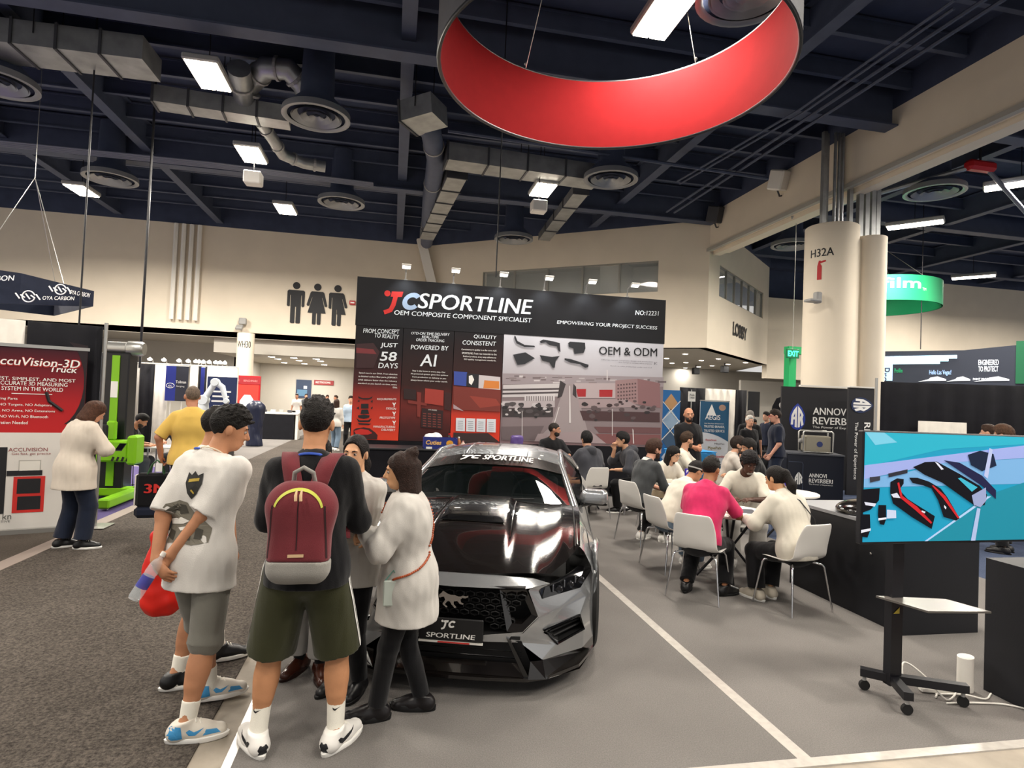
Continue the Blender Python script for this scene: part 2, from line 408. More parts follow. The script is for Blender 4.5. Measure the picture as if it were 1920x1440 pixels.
    B.cap(hx(0, .086, .008), hx(0, .106, -.03), .009, .013, k=.012); B.cap(hx(-.016, .09, -.034), hx(.016, .09, -.034), .008, k=.008)
    B.cap(hx(-.035, .076, .024), hx(.035, .076, .024), .012, k=.014); B.cap(hx(-.016, .084, -.063), hx(.016, .084, -.063), .008, .008, k=.006); B.cap(hx(-.013, .083, -.073), hx(.013, .083, -.073), .008, .008, k=.006)
    for q in (-1, 1):
        B.ell(hx(q*.031, .098, .004), (.018, .016, .009), Hd, k=.010, op='s')
        B.ell(hx(q*.079, -.008, -.008), (.011, .019, .031), Hd @ rot('Z', q*-18), k=.008)
    sk = L.get('skin', 'c98f6c'); skm = skin('skin_'+sk, sk)
    body = B.build('body', skm, root)
    # ---- face
    dark = mat('iris', '20150f', .25); white = mat('eye_white', 'a89a90', .4); hcol = L.get('hair', ('short', '1b1614'))
    hm = mat('hair_'+hcol[1], hcol[1], .6, 0, 1, 130, .35, 50, spec=.25)
    if L.get('face', 1):
        for q in (-1, 1):
            e = MB(); e.lathe([(.001, -.012), (.0085, -.008), (.0115, 0), (.0085, .008), (.001, .012)], hx(q*.031, .0765, .003), 10, Hd@V3(0, 1, 0)); e.build('eye', white, root, 80)
            e = MB(); e.lathe([(.001, 0), (.0062, .0), (.0055, .002), (.001, .003)], hx(q*.031, .0865, .003), 10, Hd@V3(0, 1, 0)); e.build('iris', dark, root)
            e = MB(); e.tube([hx(q*.014, .0905, .021), hx(q*.03, .0895, .0265), hx(q*.047, .078, .022)], [.0035, .004, .0025], 6); e.build('eyebrow', hm, root)
        e = MB(); e.tube([hx(-.022, .084, -.068), hx(-.008, .0925, -.066), hx(.008, .0925, -.066), hx(.022, .084, -.068)], [.002, .0042, .0042, .002], 6); e.build('lips', mat('lips', L.get('lips', '9a5a4c'), .5), root, 80)
    # ---- hair
    st = hcol[0]
    if st != 'bald':
        hl = hc-.2; hh = hc+.2
        if st in ('long', 'bob', 'pony'): hl = hc-V3(.2, .25, .42)
        h = SDF(hl, hh, min(res, .009) if res < .013 else res)
        th = {'short': .012, 'fade': .011, 'buzz': .004, 'thick': .024, 'curly': .03}.get(st, .013)
        h.ell(hx(0, -.016, .026), (.075+th*.8, .096+th, .093+th*1.2), Hd, k=0)
        if st in ('short', 'thick', 'curly', 'fade'): h.ell(hx(0, .02, .092), (.058, .07, .028+th), Hd, k=.03)
        hlz = {'bob': .03, 'long': .02, 'pony': .04}.get(st, .0)
        if st in ('short', 'thick', 'curly', 'buzz', 'fade'):
            h.ell(hx(0, .13, -.045), (.13, .125, .105), Hd, k=.008, op='s')
            h.ell(hx(0, -.0, -.165), (.2, .2, .095), Hd, k=.01, op='s')
            for q in (-1, 1): h.ell(hx(q*.085, .0, -.02), (.03, .032, .042), Hd, k=.01, op='s')
        elif st == 'pony':
            h.ell(hx(0, .15, -.03), (.12, .13, .14), Hd, k=.008, op='s'); h.ell(hx(0, 0, -.165), (.2, .2, .10), Hd, k=.01, op='s')
            for q in (-1, 1): h.ell(hx(q*.09, .0, -.02), (.03, .03, .042), Hd, k=.01, op='s')
            h.ell(hx(0, -.115, .04), (.04, .04, .04), Hd, k=.02); h.cap(hx(0, -.13, .03), hx(.0, -.16, -.09), .035, .045, k=.03); h.cap(hx(0, -.16, -.09), hx(0, -.13, -.28), .045, .02, k=.03)
        elif st in ('bob', 'long'):
            b = -.14 if st == 'bob' else -.34
            for q in (-1, 1):
                h.cap(hx(q*.066, -.035, .03), hx(q*.074, -.03, b+.03), .036, .046, k=.03, sq=(Hd@V3(1, 0, 0), 1.3))
                h.cap(hx(q*.045, -.06, .03), hx(q*.05, -.07, b), .05, .05, k=.04)
            h.cap(hx(0, -.08, .03), hx(0, -.085, b), .055, .05, k=.04)
            h.ell(hx(0, .15, -.05), (.13, .135, .12), Hd, k=.01, op='s'); h.cap(hx(0, .09, -.06), hx(0, .09, -.3), .062, .075, k=.02, op='s')
        if st == 'bob' and L.get('bun'):
            h.ell(hx(.0, -.09, .115), (.045, .045, .035), Hd, k=.015); h.ell(hx(.01, -.1, .14), (.025, .03, .02), Hd, k=.01)
        if st in ('short', 'thick', 'fade') and res < .0125:
            r0 = np.random.default_rng(5)
            for _ in range(150 if res < .008 else 60):
                a_ = r0.uniform(-3.14, 3.14); e_ = r0.uniform(.25, 1.5); u_ = V3(math.cos(e_)*math.sin(a_), math.cos(e_)*math.cos(a_), math.sin(e_)); p_ = V3(0, -.01, .03)+u_*V3(.076, .098, .098)
                t_ = unit(u_*.6+V3(r0.normal()*.25, .55, .1)); h.cap(hx(*p_), hx(*(p_+t_*r0.uniform(.018, .032))), .0085, .004, k=.008)
        if st in ('fade', 'short', 'buzz'):     # thins out toward nape and sides
            ax = [(h.lo[i]+h.res*np.arange(h.n[i])).astype('f4') for i in range(3)]; up_ = Hd@V3(0, 0, 1); zz = (ax[0][:, None, None]-hc[0])*up_[0]+(ax[1][None, :, None]-hc[1])*up_[1]+(ax[2][None, None, :]-hc[2])*up_[2]
            h.D += ((th-.0015)*np.clip((.035-zz)/.08, 0, 1)).astype('f4')
        h.folds(.0026 if st != 'curly' else .008, 70 if st != 'curly' else 140, 3, (1, .5, 1 if st not in ('bob', 'long', 'pony') else .12)); (h.folds(.005, 55, 9, (1, 1, .08)) if st in ('bob', 'long') else None)
        h.build('hair', hm, root)
    if L.get('beard'):
        b = SDF(hc-.17, hc+.15, min(res, .009)); bm = mat('hair_'+L['beard'], L['beard'], .7, 0, .9, 90, .25, 40)
        b.ell(hx(0, .023, -.05), (.063, .074, .072), Hd, k=0); b.cap(hx(-.022, .053, -.09), hx(.022, .053, -.09), .027, k=.03)
        b.ell(hx(0, .07, -.01), (.075, .055, .042), Hd, k=.01, op='s'); b.ell(hx(0, .10, -.068), (.024, .03, .010), Hd, k=.004, op='s')
        b.keep(hx(0, -.005, 0), Hd@V3(0, -1, 0)); b.build('beard', bm, root)
    # ---- trousers or shorts
    if bot:
        g = bot.get('fit', .016); bm = bot['m']; kind = bot.get('kind', 'pants'); t = bot.get('t', 1.93 if kind == 'pants' else .98)
        b = SDF(lo, hi, max(res, .008)); w = .82+.18*girth
        b.cap(J['pel']+T1@V3(-.055, -.01, 0), J['pel']+T1@V3(.055, -.01, 0), .117*girth+g*.6, k=.03, sq=(fw1, 1.1/w)); b.cap(J['pel'], J['waist'], .137*girth+g*.5, .13*girth+g*.4, k=.05, sq=(fw1, 1.38/w))
        for sd in 'lr': leg(b, sd, g, t, flat=1, flare=bot.get('flare', .5), k=.025)
        
        if P.get('hip') is None: b.keep(J['pel']+T1@V3(0, 0, .11), T1@V3(0, 0, 1))
        b.folds(bot.get('fold', .004), 16, 5); b.folds(.0018, 44, 8, (1, 1, .3))
        b.build('shorts' if kind == 'shorts' else 'trousers', bm, root)
    # ---- shirt
    shirt = None
    if top:
        g = top.get('fit', .018); S = SDF(lo, hi, max(res, .007) if res < .012 else res)
        torso(S, g)
        hem = top.get('hem', .06)
        if hem < 0 and P.get('hip') is None:
            S.cap(J['pel']+V3(0, 0, .0), J['pel']+V3(0, 0, hem-.02), .150*girth+g*1.15, .162*girth+g*1.35, k=.05, sq=(fw1, 1.22))
        for sd in 'lr': arm(S, sd, g*1.0, top.get('sleeve', .62), flat=1, k=.03)
        S.ell(J['nb']+T2@V3(0, .035, .03), (.062, .075, .05), T2, k=.01, op='s')
        S.folds(top.get('fold', .006), top.get('ff', 13), top.get('seed', 1)); S.folds(top.get('fold', .006)*.45, 42, top.get('seed', 1)+20, (1, 1, .3)); S.keep(J['pel']+T1@V3(0, 0, hem), T1@V3(0, 0, -1))
        shirt = S.build(top.get('name', 'shirt'), top['m'], root)
        if top.get('collar'):
            c = MB(); N = 20; Q = []
            for i in range(N+1):
                a = math.radians(-150+300*i/N)-math.pi/2+math.pi
                cs, sn = math.sin(a), -math.cos(a)
                Q.append([J['nb']+T2@V3(cs*r_, -.005-sn*r_*1.02+dy, zz) for r_, dy, zz in ((.066, 0, -.02), (.067, 0, .03), (.072, 0, .034), (.088, .0, -.008))])
            c.grid(np.array(Q)); c.build('collar', top['collar'], root, 60)
        if top.get('hood'):
            h = SDF(J['nb']-.22, J['nb']+.22, res); h.cap(J['nb']+T2@V3(-.09, -.03, -.02), J['nb']+T2@V3(0, -.11, -.05), .045, .06, k=.04); h.cap(J['nb']+T2@V3(.09, -.03, -.02), J['nb']+T2@V3(0, -.11, -.05), .045, .06, k=.04); h.cap(J['nb']+T2@V3(0, -.10, -.03), J['nb']+T2@V3(0, -.10, -.12), .06, .035, k=.04)
            h.folds(.004, 20, 2); h.build('hood', top['m'], root)
    # ---- socks and shoes
    so = L.get('socks')
    if so:
        for sd in 'lr':
            a, n = J['an'+sd], J['kn'+sd]; d = unit(n-a); c = SDF(a-.12, a+.3, max(res, .008)); c.cap(a-V3(0, 0, .045), a+d*so.get('h', .12), .041, .046, k=0, flat=(0, 1)); c.folds(.002, 30, 4); so_o = c.build('sock', so['m'], root)
    sh = L.get('shoes')
    if sh:
        for sd in 'lr': shoe(root, J, sd, sh, res, P)
    return root, J, body, shirt
def shoe(root, J, sd, sh, res, P):
    a = J['an'+sd]; y = math.radians(J['fy'+sd]); q = -1 if sd == 'l' else 1
    pt = math.radians(P.get('fp'+sd, 0)); d = V3(-math.sin(y)*math.cos(pt), math.cos(y)*math.cos(pt), -math.sin(pt)); x = V3(math.cos(y), math.sin(y), 0); up = np.cross(x, d)
    g = a+up*-.085; k = sh.get('size', 1.)
    F = np.stack([x, d, up], 1); at = lambda X, Y, Z: g+F@(V3(X, Y, Z)*k)
    S = SDF(g-.33, g+.33, min(max(res, .007), .016))
    S.cap(at(0, -.045, .05), at(0, .06, .045), .043*k, .042*k, k=.02); S.cap(at(0, .06, .045), at(q*-.006, .155, .036), .042*k, .038*k, k=.03, sq=(up, 1.15))
    S.cap(at(0, -.035, .05), at(0, -.01, sh.get('collar', .085)+.02), .044*k, .046*k, k=.02); S.cap(at(0, .02, .085), at(0, .1, .055), .028*k, .03*k, k=.03)
    S.keep(at(0, 0, .012), -up); S.keep(at(0, 0, sh.get('collar', .085)+.026), up+d*-.2)
    o = S.build('shoe', sh['m'], root)
    n = 20; out = []
    for i in range(n):
        t = 2*math.pi*i/n; Y = math.cos(t); X = math.sin(t); w = .043 if Y < 0 else .048
        out.append((X*w*(1-.12*max(0, -Y)), .055+.142*Y))
    mb = MB(); vs = []
    for zz, e in ((0, .97), (.006, 1.03), (sh.get('sole_h', .028)-.004, 1.06), (sh.get('sole_h', .028), 1.0)):
        vs += [at(px*e, .055+(py-.055)*e, zz) for px, py in out]
    fs = [(r*n+i, r*n+(i+1) % n, (r+1)*n+(i+1) % n, (r+1)*n+i) for r in range(3) for i in range(n)]
    fs = [f[::-1] for f in fs]; fs += [tuple(range(n)), tuple(3*n+i for i in range(n))[::-1]]
    mb.add(vs, fs); mb.build('sole', sh.get('sole', sh['m']), o, 40)
    J['shoe'+sd] = (at, o)
    if sh.get('laces'):
        m2 = MB()
        for j in range(5):
            yy = .04+.021*j; zz = .112-.0105*j; m2.tube([at(-.022, yy, zz-.012), at(-.008, yy+.006, zz), at(.012, yy+.004, zz), at(.024, yy+.01, zz-.012)], .0035*k, 6)
        m2.build('laces', sh['laces'], o, 60)
# ================================================================ the hall
def carpet(name, c1, c2, sc):
    m = mat(name, c1, .95, 0, .5, sc*1.3, 0, spec=.1); nt = m.node_tree; b = nt.nodes['Principled BSDF']
    tc = nt.nodes.new('ShaderNodeTexCoord'); n = nt.nodes.new('ShaderNodeTexNoise'); n.inputs['Scale'].default_value = sc; n.inputs['Detail'].default_value = 5; n.inputs['Roughness'].default_value = .7
    n2 = nt.nodes.new('ShaderNodeTexNoise'); n2.inputs['Scale'].default_value = 1.3; n2.inputs['Detail'].default_value = 3
    nt.links.new(tc.outputs['Object'], n.inputs['Vector']); nt.links.new(tc.outputs['Object'], n2.inputs['Vector'])
    cr = nt.nodes.new('ShaderNodeValToRGB'); cr.color_ramp.elements[0].position = .36; cr.color_ramp.elements[1].position = .66
    cr.color_ramp.elements[0].color = lin(c1)+(1,); cr.color_ramp.elements[1].color = lin(c2)+(1,)
    mx = nt.nodes.new('ShaderNodeMix'); mx.data_type = 'RGBA'; mx.blend_type = 'MULTIPLY'; mx.inputs['Factor'].default_value = .5
    nt.links.new(n.outputs['Fac'], cr.inputs['Fac']); nt.links.new(cr.outputs['Color'], mx.inputs['A']); nt.links.new(n2.outputs['Color'], mx.inputs['B'])
    bw = nt.nodes.new('ShaderNodeRGBToBW'); mr = nt.nodes.new('ShaderNodeMapRange'); mr.inputs[1].default_value = .3; mr.inputs[2].default_value = .7; mr.inputs[3].default_value = .75; mr.inputs[4].default_value = 1.0
    nt.links.new(n2.outputs['Fac'], mr.inputs[0]); nt.links.new(mr.outputs[0], mx.inputs['B']); nt.links.new(mx.outputs['Result'], b.inputs['Base Color'])
    return m
M_CONC = mat('concrete', '9a9184', .75, 0, .2, 30, .25, 3); M_AISLE = carpet('aisle_carpet', '332f2c', '665f58', 60); M_BOOTH = carpet('booth_carpet', '6b6865', '807c79', 140)
M_PURP = carpet('purple_carpet', '4b4268', '5f5580', 90); M_DARKC = carpet('dark_carpet', '47413b', '5d564f', 90); M_BLUEC = carpet('blue_carpet', '3a4358', '4d566b', 90)
M_WALL = mat('wall_paint', 'ddd1be', .85, 0, .05, 40, .03, 1); M_WALLG = mat('wall_grey_shade', 'b4afa6', .85, 0, .05, 40, .03, 1); M_NAVY = mat('ceiling_navy', '394158', .85, 0, 0, 1, .15, 2)  # the grey wall colour has the shade under the soffit put into it
M_NAVY2 = mat('steel_navy', '434b60', .6, 0, 0, 1, .1, 3); M_GALV = mat('galvanised', 'a0a2a3', .42, .75, .08, 12, .18, 3); M_WHITE = mat('white_paint', 'e4e0d8', .6); M_BLACK = mat('black_metal', '15151a', .4)
M_BLK = cloth('black_drape', '131319', .2); M_WDR = cloth('white_drape', 'e2ddd4', .06); M_GREY = mat('grey_plastic', '9b9a98', .5); M_CHROME = mat('chrome', 'd8d8da', .12, 1); M_RED = mat('red_plastic', 'b0161c', .4)
M_LAMP = mat('lamp_diffuser', 'fff0d8', .5, emit=16); M_SPOT = mat('spot_glow', 'fff6ea', .5, emit=10); M_WTXT = mat('white_print', 'f2f0ec', .6); M_KTXT = mat('black_print', '17171b', .6); M_RTXT = mat('red_print', 'c62a24', .6)
M_STEEL = mat('brushed_steel', 'b9b8b4', .35, .9); M_DGREY = mat('dark_grey', '3a3b40', .6); M_TILE = mat('soffit_grey', 'a9a49b', .9)
def sbox(name, lo, hi, m, kind='structure', parent=None):
    lo = np.array(lo, float); hi = np.array(hi, float); b = MB(); b.box((lo+hi)/2, hi-lo); o = b.build(name, m, parent)
    if parent is None: tag(o, kind=kind)
    return o
fl = sbox('floor', (-26, -10, -.2), (50, 44, 0), M_CONC)
sbox('aisle_carpet', (-3.62, 2.62, 0), (-.90, 30, .008), M_AISLE, parent=fl); sbox('cross_aisle_carpet', (-26, -10, 0), (50, 2.62, .008), M_AISLE, parent=fl)
sbox('booth_carpet_piece', (-.70, 2.86, 0), (2.20, 11.6, .007), M_BOOTH, parent=fl); sbox('booth_carpet_piece', (2.27, 2.86, 0), (5.45, 11.6, .007), M_BOOTH, parent=fl)
tp = mat('clear_tape', 'b4afa8', .25, 0, .1, 40, .08, 20)
sbox('seam_tape', (2.195, 2.86, 0), (2.275, 11.6, .0085), tp, parent=fl); sbox('edge_tape', (-.735, 2.82, 0), (-.69, 11.6, .0085), tp, parent=fl); sbox('edge_tape', (-.75, 2.80, 0), (6.5, 2.87, .0086), tp, parent=fl)
sbox('purple_carpet', (-26, 8.75, 0), (-3.75, 15, .007), M_PURP, parent=fl); sbox('beige_edging', (-3.80, 3.0, 0), (-3.62, 15, .012), mat('edging', '8c8078', .6), parent=fl)
sbox('dark_carpet', (-26, 2.62, 0), (-3.80, 8.75, .007), M_DARKC, parent=fl); sbox('grey_carpet', (-26, 15.2, 0), (-3.62, 33, .006), M_BOOTH, parent=fl)
sbox('grey_carpet', (5.45, 19, .004), (32, 33.8, .010), M_BOOTH, parent=fl); sbox('blue_carpet', (5.45, 2.62, 0), (50, 30, .006), M_BLUEC, parent=fl); sbox('grey_carpet', (5.45, 2.86, .0), (6.8, 7.2, .007), M_BOOTH, parent=fl)  # first grey piece: lighter floor added to bounce light onto the lobby ceiling
# walls: the painted part ends at 9.25 m, everything above is navy like the deck
WT, WB, YB = 9.25, 4.2, 29.6
def wallrun(name, a, b, z0, z1, th=.4, m=M_WALL):
    a = V3(*a); b = V3(*b); d = unit(b-a); n = V3(-d[1], d[0]); B = MB()
    q = [a, b, b+n*th, a+n*th]; vs = [(*p, z0) for p in q]+[(*p, z1) for p in q]
    B.add(vs, [(0, 3, 2, 1), (4, 5, 6, 7), (0, 1, 5, 4), (1, 2, 6, 5), (2, 3, 7, 6), (3, 0, 4, 7)]); return tag(B.build(name, m), kind='structure')
wl = wallrun('wall_back', (-26, YB), (1.33, YB), WB, WT)
sbox('upper_band', (-26, YB-.06, WT), (1.33, YB+.4, 10.4), M_NAVY, parent=wl)
# low part under the back wall: soffit, recess and back
sf = sbox('ceiling_soffit', (-26, YB, WB-.02), (13, 40.2, WB+.25), M_TILE)
sbox('wall_low', (-26, 34.5, 0), (-8.2, 34.8, WB), M_WALLG); sbox('wall_far', (-8.2, 40, 0), (13, 40.3, WB), M_WALLG); sbox('wall_return', (-8.4, 34.5, 0), (-8.2, 40, WB), M_WALLG)
alc = sbox('ceiling_alcove', (-8.2, 29.95, 3.5), (-1.2, 39.95, 3.66), M_TILE)
sbox('trim_1', (-8.2, 29.92, 3.5), (-1.2, 30.05, WB), M_WALLG); sbox('trim_2', (-1.3, 29.92, 3.5), (-1.1, 39.9, WB), M_WALLG)
# diagonal wall with its long window
A, Bp = V3(1.33, 29.75), V3(12.0, 21.62); dd = unit(Bp-A); DL = np.linalg.norm(Bp-A); dn = V3(-dd[1], dd[0]); dpl = ((12, 21.62, 0), (dn[0], dn[1], 0))
def dpt(s, o=0): p = A+dd*s+dn*o; return (p[0], p[1])
s0, s1 = DL-2.0-0*.1, DL-1.95
wq = [onp(x, y, dpl) for x, y in ((905, 520), (1235, 488), (1235, 548), (930, 548))]
sa, sb = float((wq[0][:2]-A)@dd), float((wq[1][:2]-A)@dd); za, zb = 6.50, 7.78
wd = wallrun('wall_diagonal', dpt(0), dpt(DL), WB, za)
for q in (wallrun('wall_piece', dpt(0), dpt(DL), zb, WT), wallrun('wall_piece', dpt(0), dpt(sa), za, zb), wallrun('wall_piece', dpt(sb), dpt(DL), za, zb)):
    q.parent = wd; del q['kind']
nb = wallrun('upper_band', dpt(0, -.05), dpt(DL, -.05), WT, 10.4, .45, M_NAVY); nb.parent = wd; del nb['kind']
win = bpy.data.objects.new('window_1', None); link(win); tag(win, kind='structure')
mg = mat('window_glass', 'dfe6e6', .03, trans=.0, alpha=.18, spec=.6); mfr = mat('window_frame', '8d8b84', .5)
nP = 5; fr = MB()
for i in range(nP+1):
    s_ = sa+(sb-sa)*i/nP; p = dpt(s_, .1); b = MB(); b.box((p[0], p[1], (za+zb)/2), (.07, .1, zb-za), rz=math.atan2(dd[1], dd[0])); b.build('mullion', mfr, win)
for zz in (za, zb):
    p = dpt((sa+sb)/2, .1); b = MB(); b.box((p[0], p[1], zz), (sb-sa, .12, .08), rz=math.atan2(dd[1], dd[0])); b.build('frame_rail', mfr, win)
for i in range(nP):
    p = dpt(sa+(sb-sa)*(i+.5)/nP, .12); b = MB(); b.box((p[0], p[1], (za+zb)/2), ((sb-sa)/nP-.07, .012, zb-za-.06), rz=math.atan2(dd[1], dd[0])); b.build('pane', mg, win)
# rooms behind the windows
ro = MB()
p0, p1, p2, p3 = dpt(0, .5), dpt(DL, .5), dpt(DL-1, 5), dpt(0, 4.5)
def quadwall(name, p, q, z0, z1, m, parent=None):
    b = MB(); b.add([(*p, z0), (*q, z0), (*q, z1), (*p, z1)], [(0, 1, 2, 3)]); o = b.build(name, m, parent)
    if parent is None: tag(o, kind='structure')
    return o
rm = quadwall('wall_room', dpt(-1, 4.5), dpt(DL-.2, 4.5), 5.4, 9.0, M_WALLG)
for nm, z in (('room_floor', 5.6), ('room_ceiling', 8.6)):
    b = MB(); b.add([(*dpt(0, .4), z), (*dpt(DL-.2, .4), z), (*dpt(DL-.2, 4.5), z), (*dpt(0, 4.5), z)], [(0, 1, 2, 3)]); b.build(nm, M_WALLG if z > 8 else M_DGREY, rm)
quadwall('room_end', dpt(DL-.3, .4), dpt(DL-.3, 4.5), 5.4, 9.0, M_WALLG, rm); quadwall('room_end', dpt(.3, .4), dpt(.3, 4.5), 5.4, 9.0, M_WALLG, rm)
for i, s_ in enumerate((2.4, 5.2, 8.0, 10.6)):
    tl = thing('strip_light', 'white strip light on the ceiling of the room behind the angled wall window', 'light', (*dpt(s_, 2.2), 8.58), math.atan2(dd[1], dd[0]), 'strip lights behind the angled window')
    b = MB(); b.box((0, 0, 0), (1.9, .18, .05)); b.build('housing', M_WHITE, tl); b = MB(); b.box((0, 0, -.03), (1.8, .14, .012)); b.build('tube', M_SPOT, tl)
# lobby wall, window and letters
E1 = V3(18.9, 27.9); LD = unit(E1-Bp); LL = np.linalg.norm(E1-Bp); ln = V3(-LD[1], LD[0])
lpl = ((12, 21.62, 0), (ln[0], ln[1], 0))
def lpt(s, o=0): p = Bp+LD*s+ln*o; return (p[0], p[1])
lw0 = onp(1350, 497, lpl); lw1 = onp(1432, 540, lpl); lwb0 = onp(1350, 556, lpl); lwb1 = onp(1431, 600, lpl)
la, lb = float((lw0[:2]-Bp)@LD), float((lw1[:2]-Bp)@LD); lza, lzb = 6.45, 7.75
wlb = wallrun('wall_lobby', lpt(0), lpt(LL), WB, lza)
for q in (wallrun('wall_piece', lpt(0), lpt(LL), lzb, WT), wallrun('wall_piece', lpt(0), lpt(la), lza, lzb), wallrun('wall_piece', lpt(lb), lpt(LL), lza, lzb)):
    q.parent = wlb; del q['kind']
nb = wallrun('upper_band', lpt(.1, -.05), lpt(LL, -.05), WT, 10.4, .4, M_NAVY); nb.parent = wlb; del nb['kind']
win2 = bpy.data.objects.new('window_2', None); link(win2); tag(win2, kind='structure'); an = math.atan2(LD[1], LD[0])
for i in range(7):
    p = lpt(la+(lb-la)*i/6, .1); b = MB(); b.box((p[0], p[1], (lza+lzb)/2), (.07, .1, lzb-lza), rz=an); b.build('mullion', mfr, win2)
    if i < 6: p = lpt(la+(lb-la)*(i+.5)/6, .12); b = MB(); b.box((p[0], p[1], (lza+lzb)/2), ((lb-la)/6-.07, .012, lzb-lza-.06), rz=an); b.build('pane', mg, win2)
for zz in (lza, lzb):
    p = lpt((la+lb)/2, .1); b = MB(); b.box((p[0], p[1], zz), (lb-la, .12, .08), rz=an); b.build('frame_rail', mfr, win2)
rm2 = quadwall('wall_office', lpt(.3, 5), lpt(LL, 5), 5.4, 9.0, M_WALLG)
for z in (5.6, 8.6):
    b = MB(); b.add([(*lpt(.4, .4), z), (*lpt(LL, .4), z), (*lpt(LL, 5), z), (*lpt(.4, 5), z)], [(0, 1, 2, 3)]); b.build('room_ceiling' if z > 8 else 'room_floor', M_WALLG if z > 8 else M_DGREY, rm2)
for i, s_ in enumerate((2.2, 5.0, 7.6)):
    tl = thing('strip_light', 'white strip light on the ceiling behind the lobby wall window', 'light', (*lpt(s_, 2.5), 8.57), an+1.2, 'strip lights behind the lobby window')
    b = MB(); b.box((0, 0, 0), (1.9, .18, .05)); b.build('housing', M_WHITE, tl); b = MB(); b.box((0, 0, -.03), (1.8, .14, .012)); b.build('tube', M_SPOT, tl)
lob = thing('wall_letters', 'black LOBBY letters mounted on the cream lobby wall', 'letters', onp(1373, 632, lpl))
textpx('LOBBY', 1373, 628, 1399, 640, 26, lpl, M_KTXT, lob, org=onp(1373, 632, lpl), bold=.03, lift=.03)
def dl_(o, p, e):
    l = bpy.data.lights.new('downlight_beam', 'AREA'); l.shape = 'DISK'; l.size = .2; l.energy = e; l.color = (1, .94, .85); q = bpy.data.objects.new('downlight_beam', l); link(q, o); q.location = (p[0], p[1], p[2]-.03)
# low lobby ceiling with downlights, wall right of the lobby
b = MB(); b.add([(*dpt(DL-6), WB), (*Bp, WB), (*E1, WB), (E1[0]+2, 34, WB), (6, 34, WB)], [(0, 1, 2, 3, 4)]); lc = tag(b.build('ceiling_lobby', mat('lobby_ceiling', 'b8b1a4', .9)), kind='structure')
sbox('wall_lobby_back', (4, 33.9, 0), (26, 34.2, WB), M_WALLG)
wr = sbox('wall_right', (E1[0], 27.9, 3.5), (27, 28.3, 7.7), M_WALL); sbox('wall_piece', (27, 27.9, 0), (50, 28.3, WT), M_WALL, parent=wr); sbox('upper_band', (E1[0], 27.85, WT), (50, 28.4, 10.4), M_NAVY, parent=wr); sbox('upper_band', (E1[0], 28.4, 7.7), (27, 28.5, 10.4), M_NAVY, parent=wr)
sbox('wall_under', (E1[0]+.5, 31, 0), (50, 31.2, 3.5), M_WALLG)
for i, (x, y) in enumerate(((1250, 672), (1285, 664), (1315, 676), (1347, 673), (1260, 681), (1286, 680), (1310, 688), (1335, 686), (1365, 683), (1285, 690), (1398, 680))):
    p = Pz(x, y, WB-.01); b = MB(); b.lathe([(.11, 0), (.11, -.012), (.09, -.014), (.001, -.014)], p, 14); o = b.build('downlight', M_SPOT); tag(o, 'small round downlight in the low ceiling of the lobby entrance', 'light', 'downlights in the lobby ceiling'); dl_(o, p, 30)
for i, (x, y) in enumerate(((1305, 701), (1359, 697))):
    p = Pz(x, y-16, WB-.02); t = thing('hanging_speaker', 'black box speaker hung under the lobby ceiling', 'speaker', p, 0, 'black speakers under the lobby ceiling'); b = MB(); b.bevbox((0, 0, -.32), (.34, .3, .36), .03); b.build('cabinet', M_BLACK, t); b = MB(); b.box((0, 0, -.07), (.05, .05, .14)); b.build('bracket', M_BLACK, t)
for i, (x, y) in enumerate(((509, 669), (521, 673), (533, 680), (551, 671), (561, 676), (571, 682), (593, 673), (601, 677), (608, 684))):
    p = Pz(x, y, 3.5); b = MB(); b.lathe([(.16, 0), (.16, -.015), (.12, -.018), (.001, -.018)], p, 14); o = b.build('downlight', M_SPOT); tag(o, 'round recessed downlight in the alcove ceiling past the restroom sign', 'light', 'downlights in the alcove ceiling'); dl_(o, p, 90)
# beam along the hall, with its steel rail
bm_ = sbox('beam_long', (12.0, -10, 8.04), (12.9, 21.7, 9.52), M_WALL); sbox('rail', (11.9, -10, 8.0), (12.05, 21.7, 8.12), mat('rail_grey', 'a9a59c', .5), parent=bm_); sbox('rail', (12.2, -10, 7.9), (12.5, 21.7, 8.05), M_WALL, parent=bm_)
sbox('upper_band', (12.0, -10, 9.52), (12.9, 21.7, 10.4), M_NAVY, parent=bm_)
# ---------------------------------------------------------------- ceiling deck, girders and joists
ce = sbox('ceiling', (-26, -10, 10.25), (50, 44, 10.6), M_NAVY)
def beam_i(name, a, b, dep, wid, parent):
    a = V3(*a); b = V3(*b); d = unit(b-a); s_ = V3(-d[1], d[0], 0); B = MB(); L_ = np.linalg.norm(b-a); R = np.stack([d, s_, V3(0, 0, 1)], 1); c = (a+b)/2
    B.box(c+V3(0, 0, -dep/2), (L_, .03, dep), R); B.box(c+V3(0, 0, -.02), (L_, wid, .04), R); B.box(c+V3(0, 0, -dep), (L_, wid, .04), R); return B.build(name, M_NAVY2, parent)
for y in (-4.5, 4.2, 12.85, 21.4): beam_i('girder', (-26, y, 10.2), (12, y, 10.2), 1.15, .42, ce)
for y in (-1, 6, 13, 20, 26): beam_i('girder', (12.9, y, 10.2), (50, y, 10.2), .9, .4, ce)
for x in (-12.3, -8.1, 0, 8.1): beam_i('girder', (x, -10, 10.2), (x, 29.5, 10.2), .8, .3, ce)
for x in (16.5, 21, 26, 32): beam_i('girder', (x, -10, 10.2), (x, 27.8, 10.2), .8, .3, ce)
for k in range(22): beam_i('joist', (-22, -2.2+1.45*k, 10.2), (12, -2.2+1.45*k, 10.2), .42, .12, ce)
for k in range(14): beam_i('joist', (12.9, 1+2.0*k, 10.2), (44, 1+2.0*k, 10.2), .4, .14, ce)
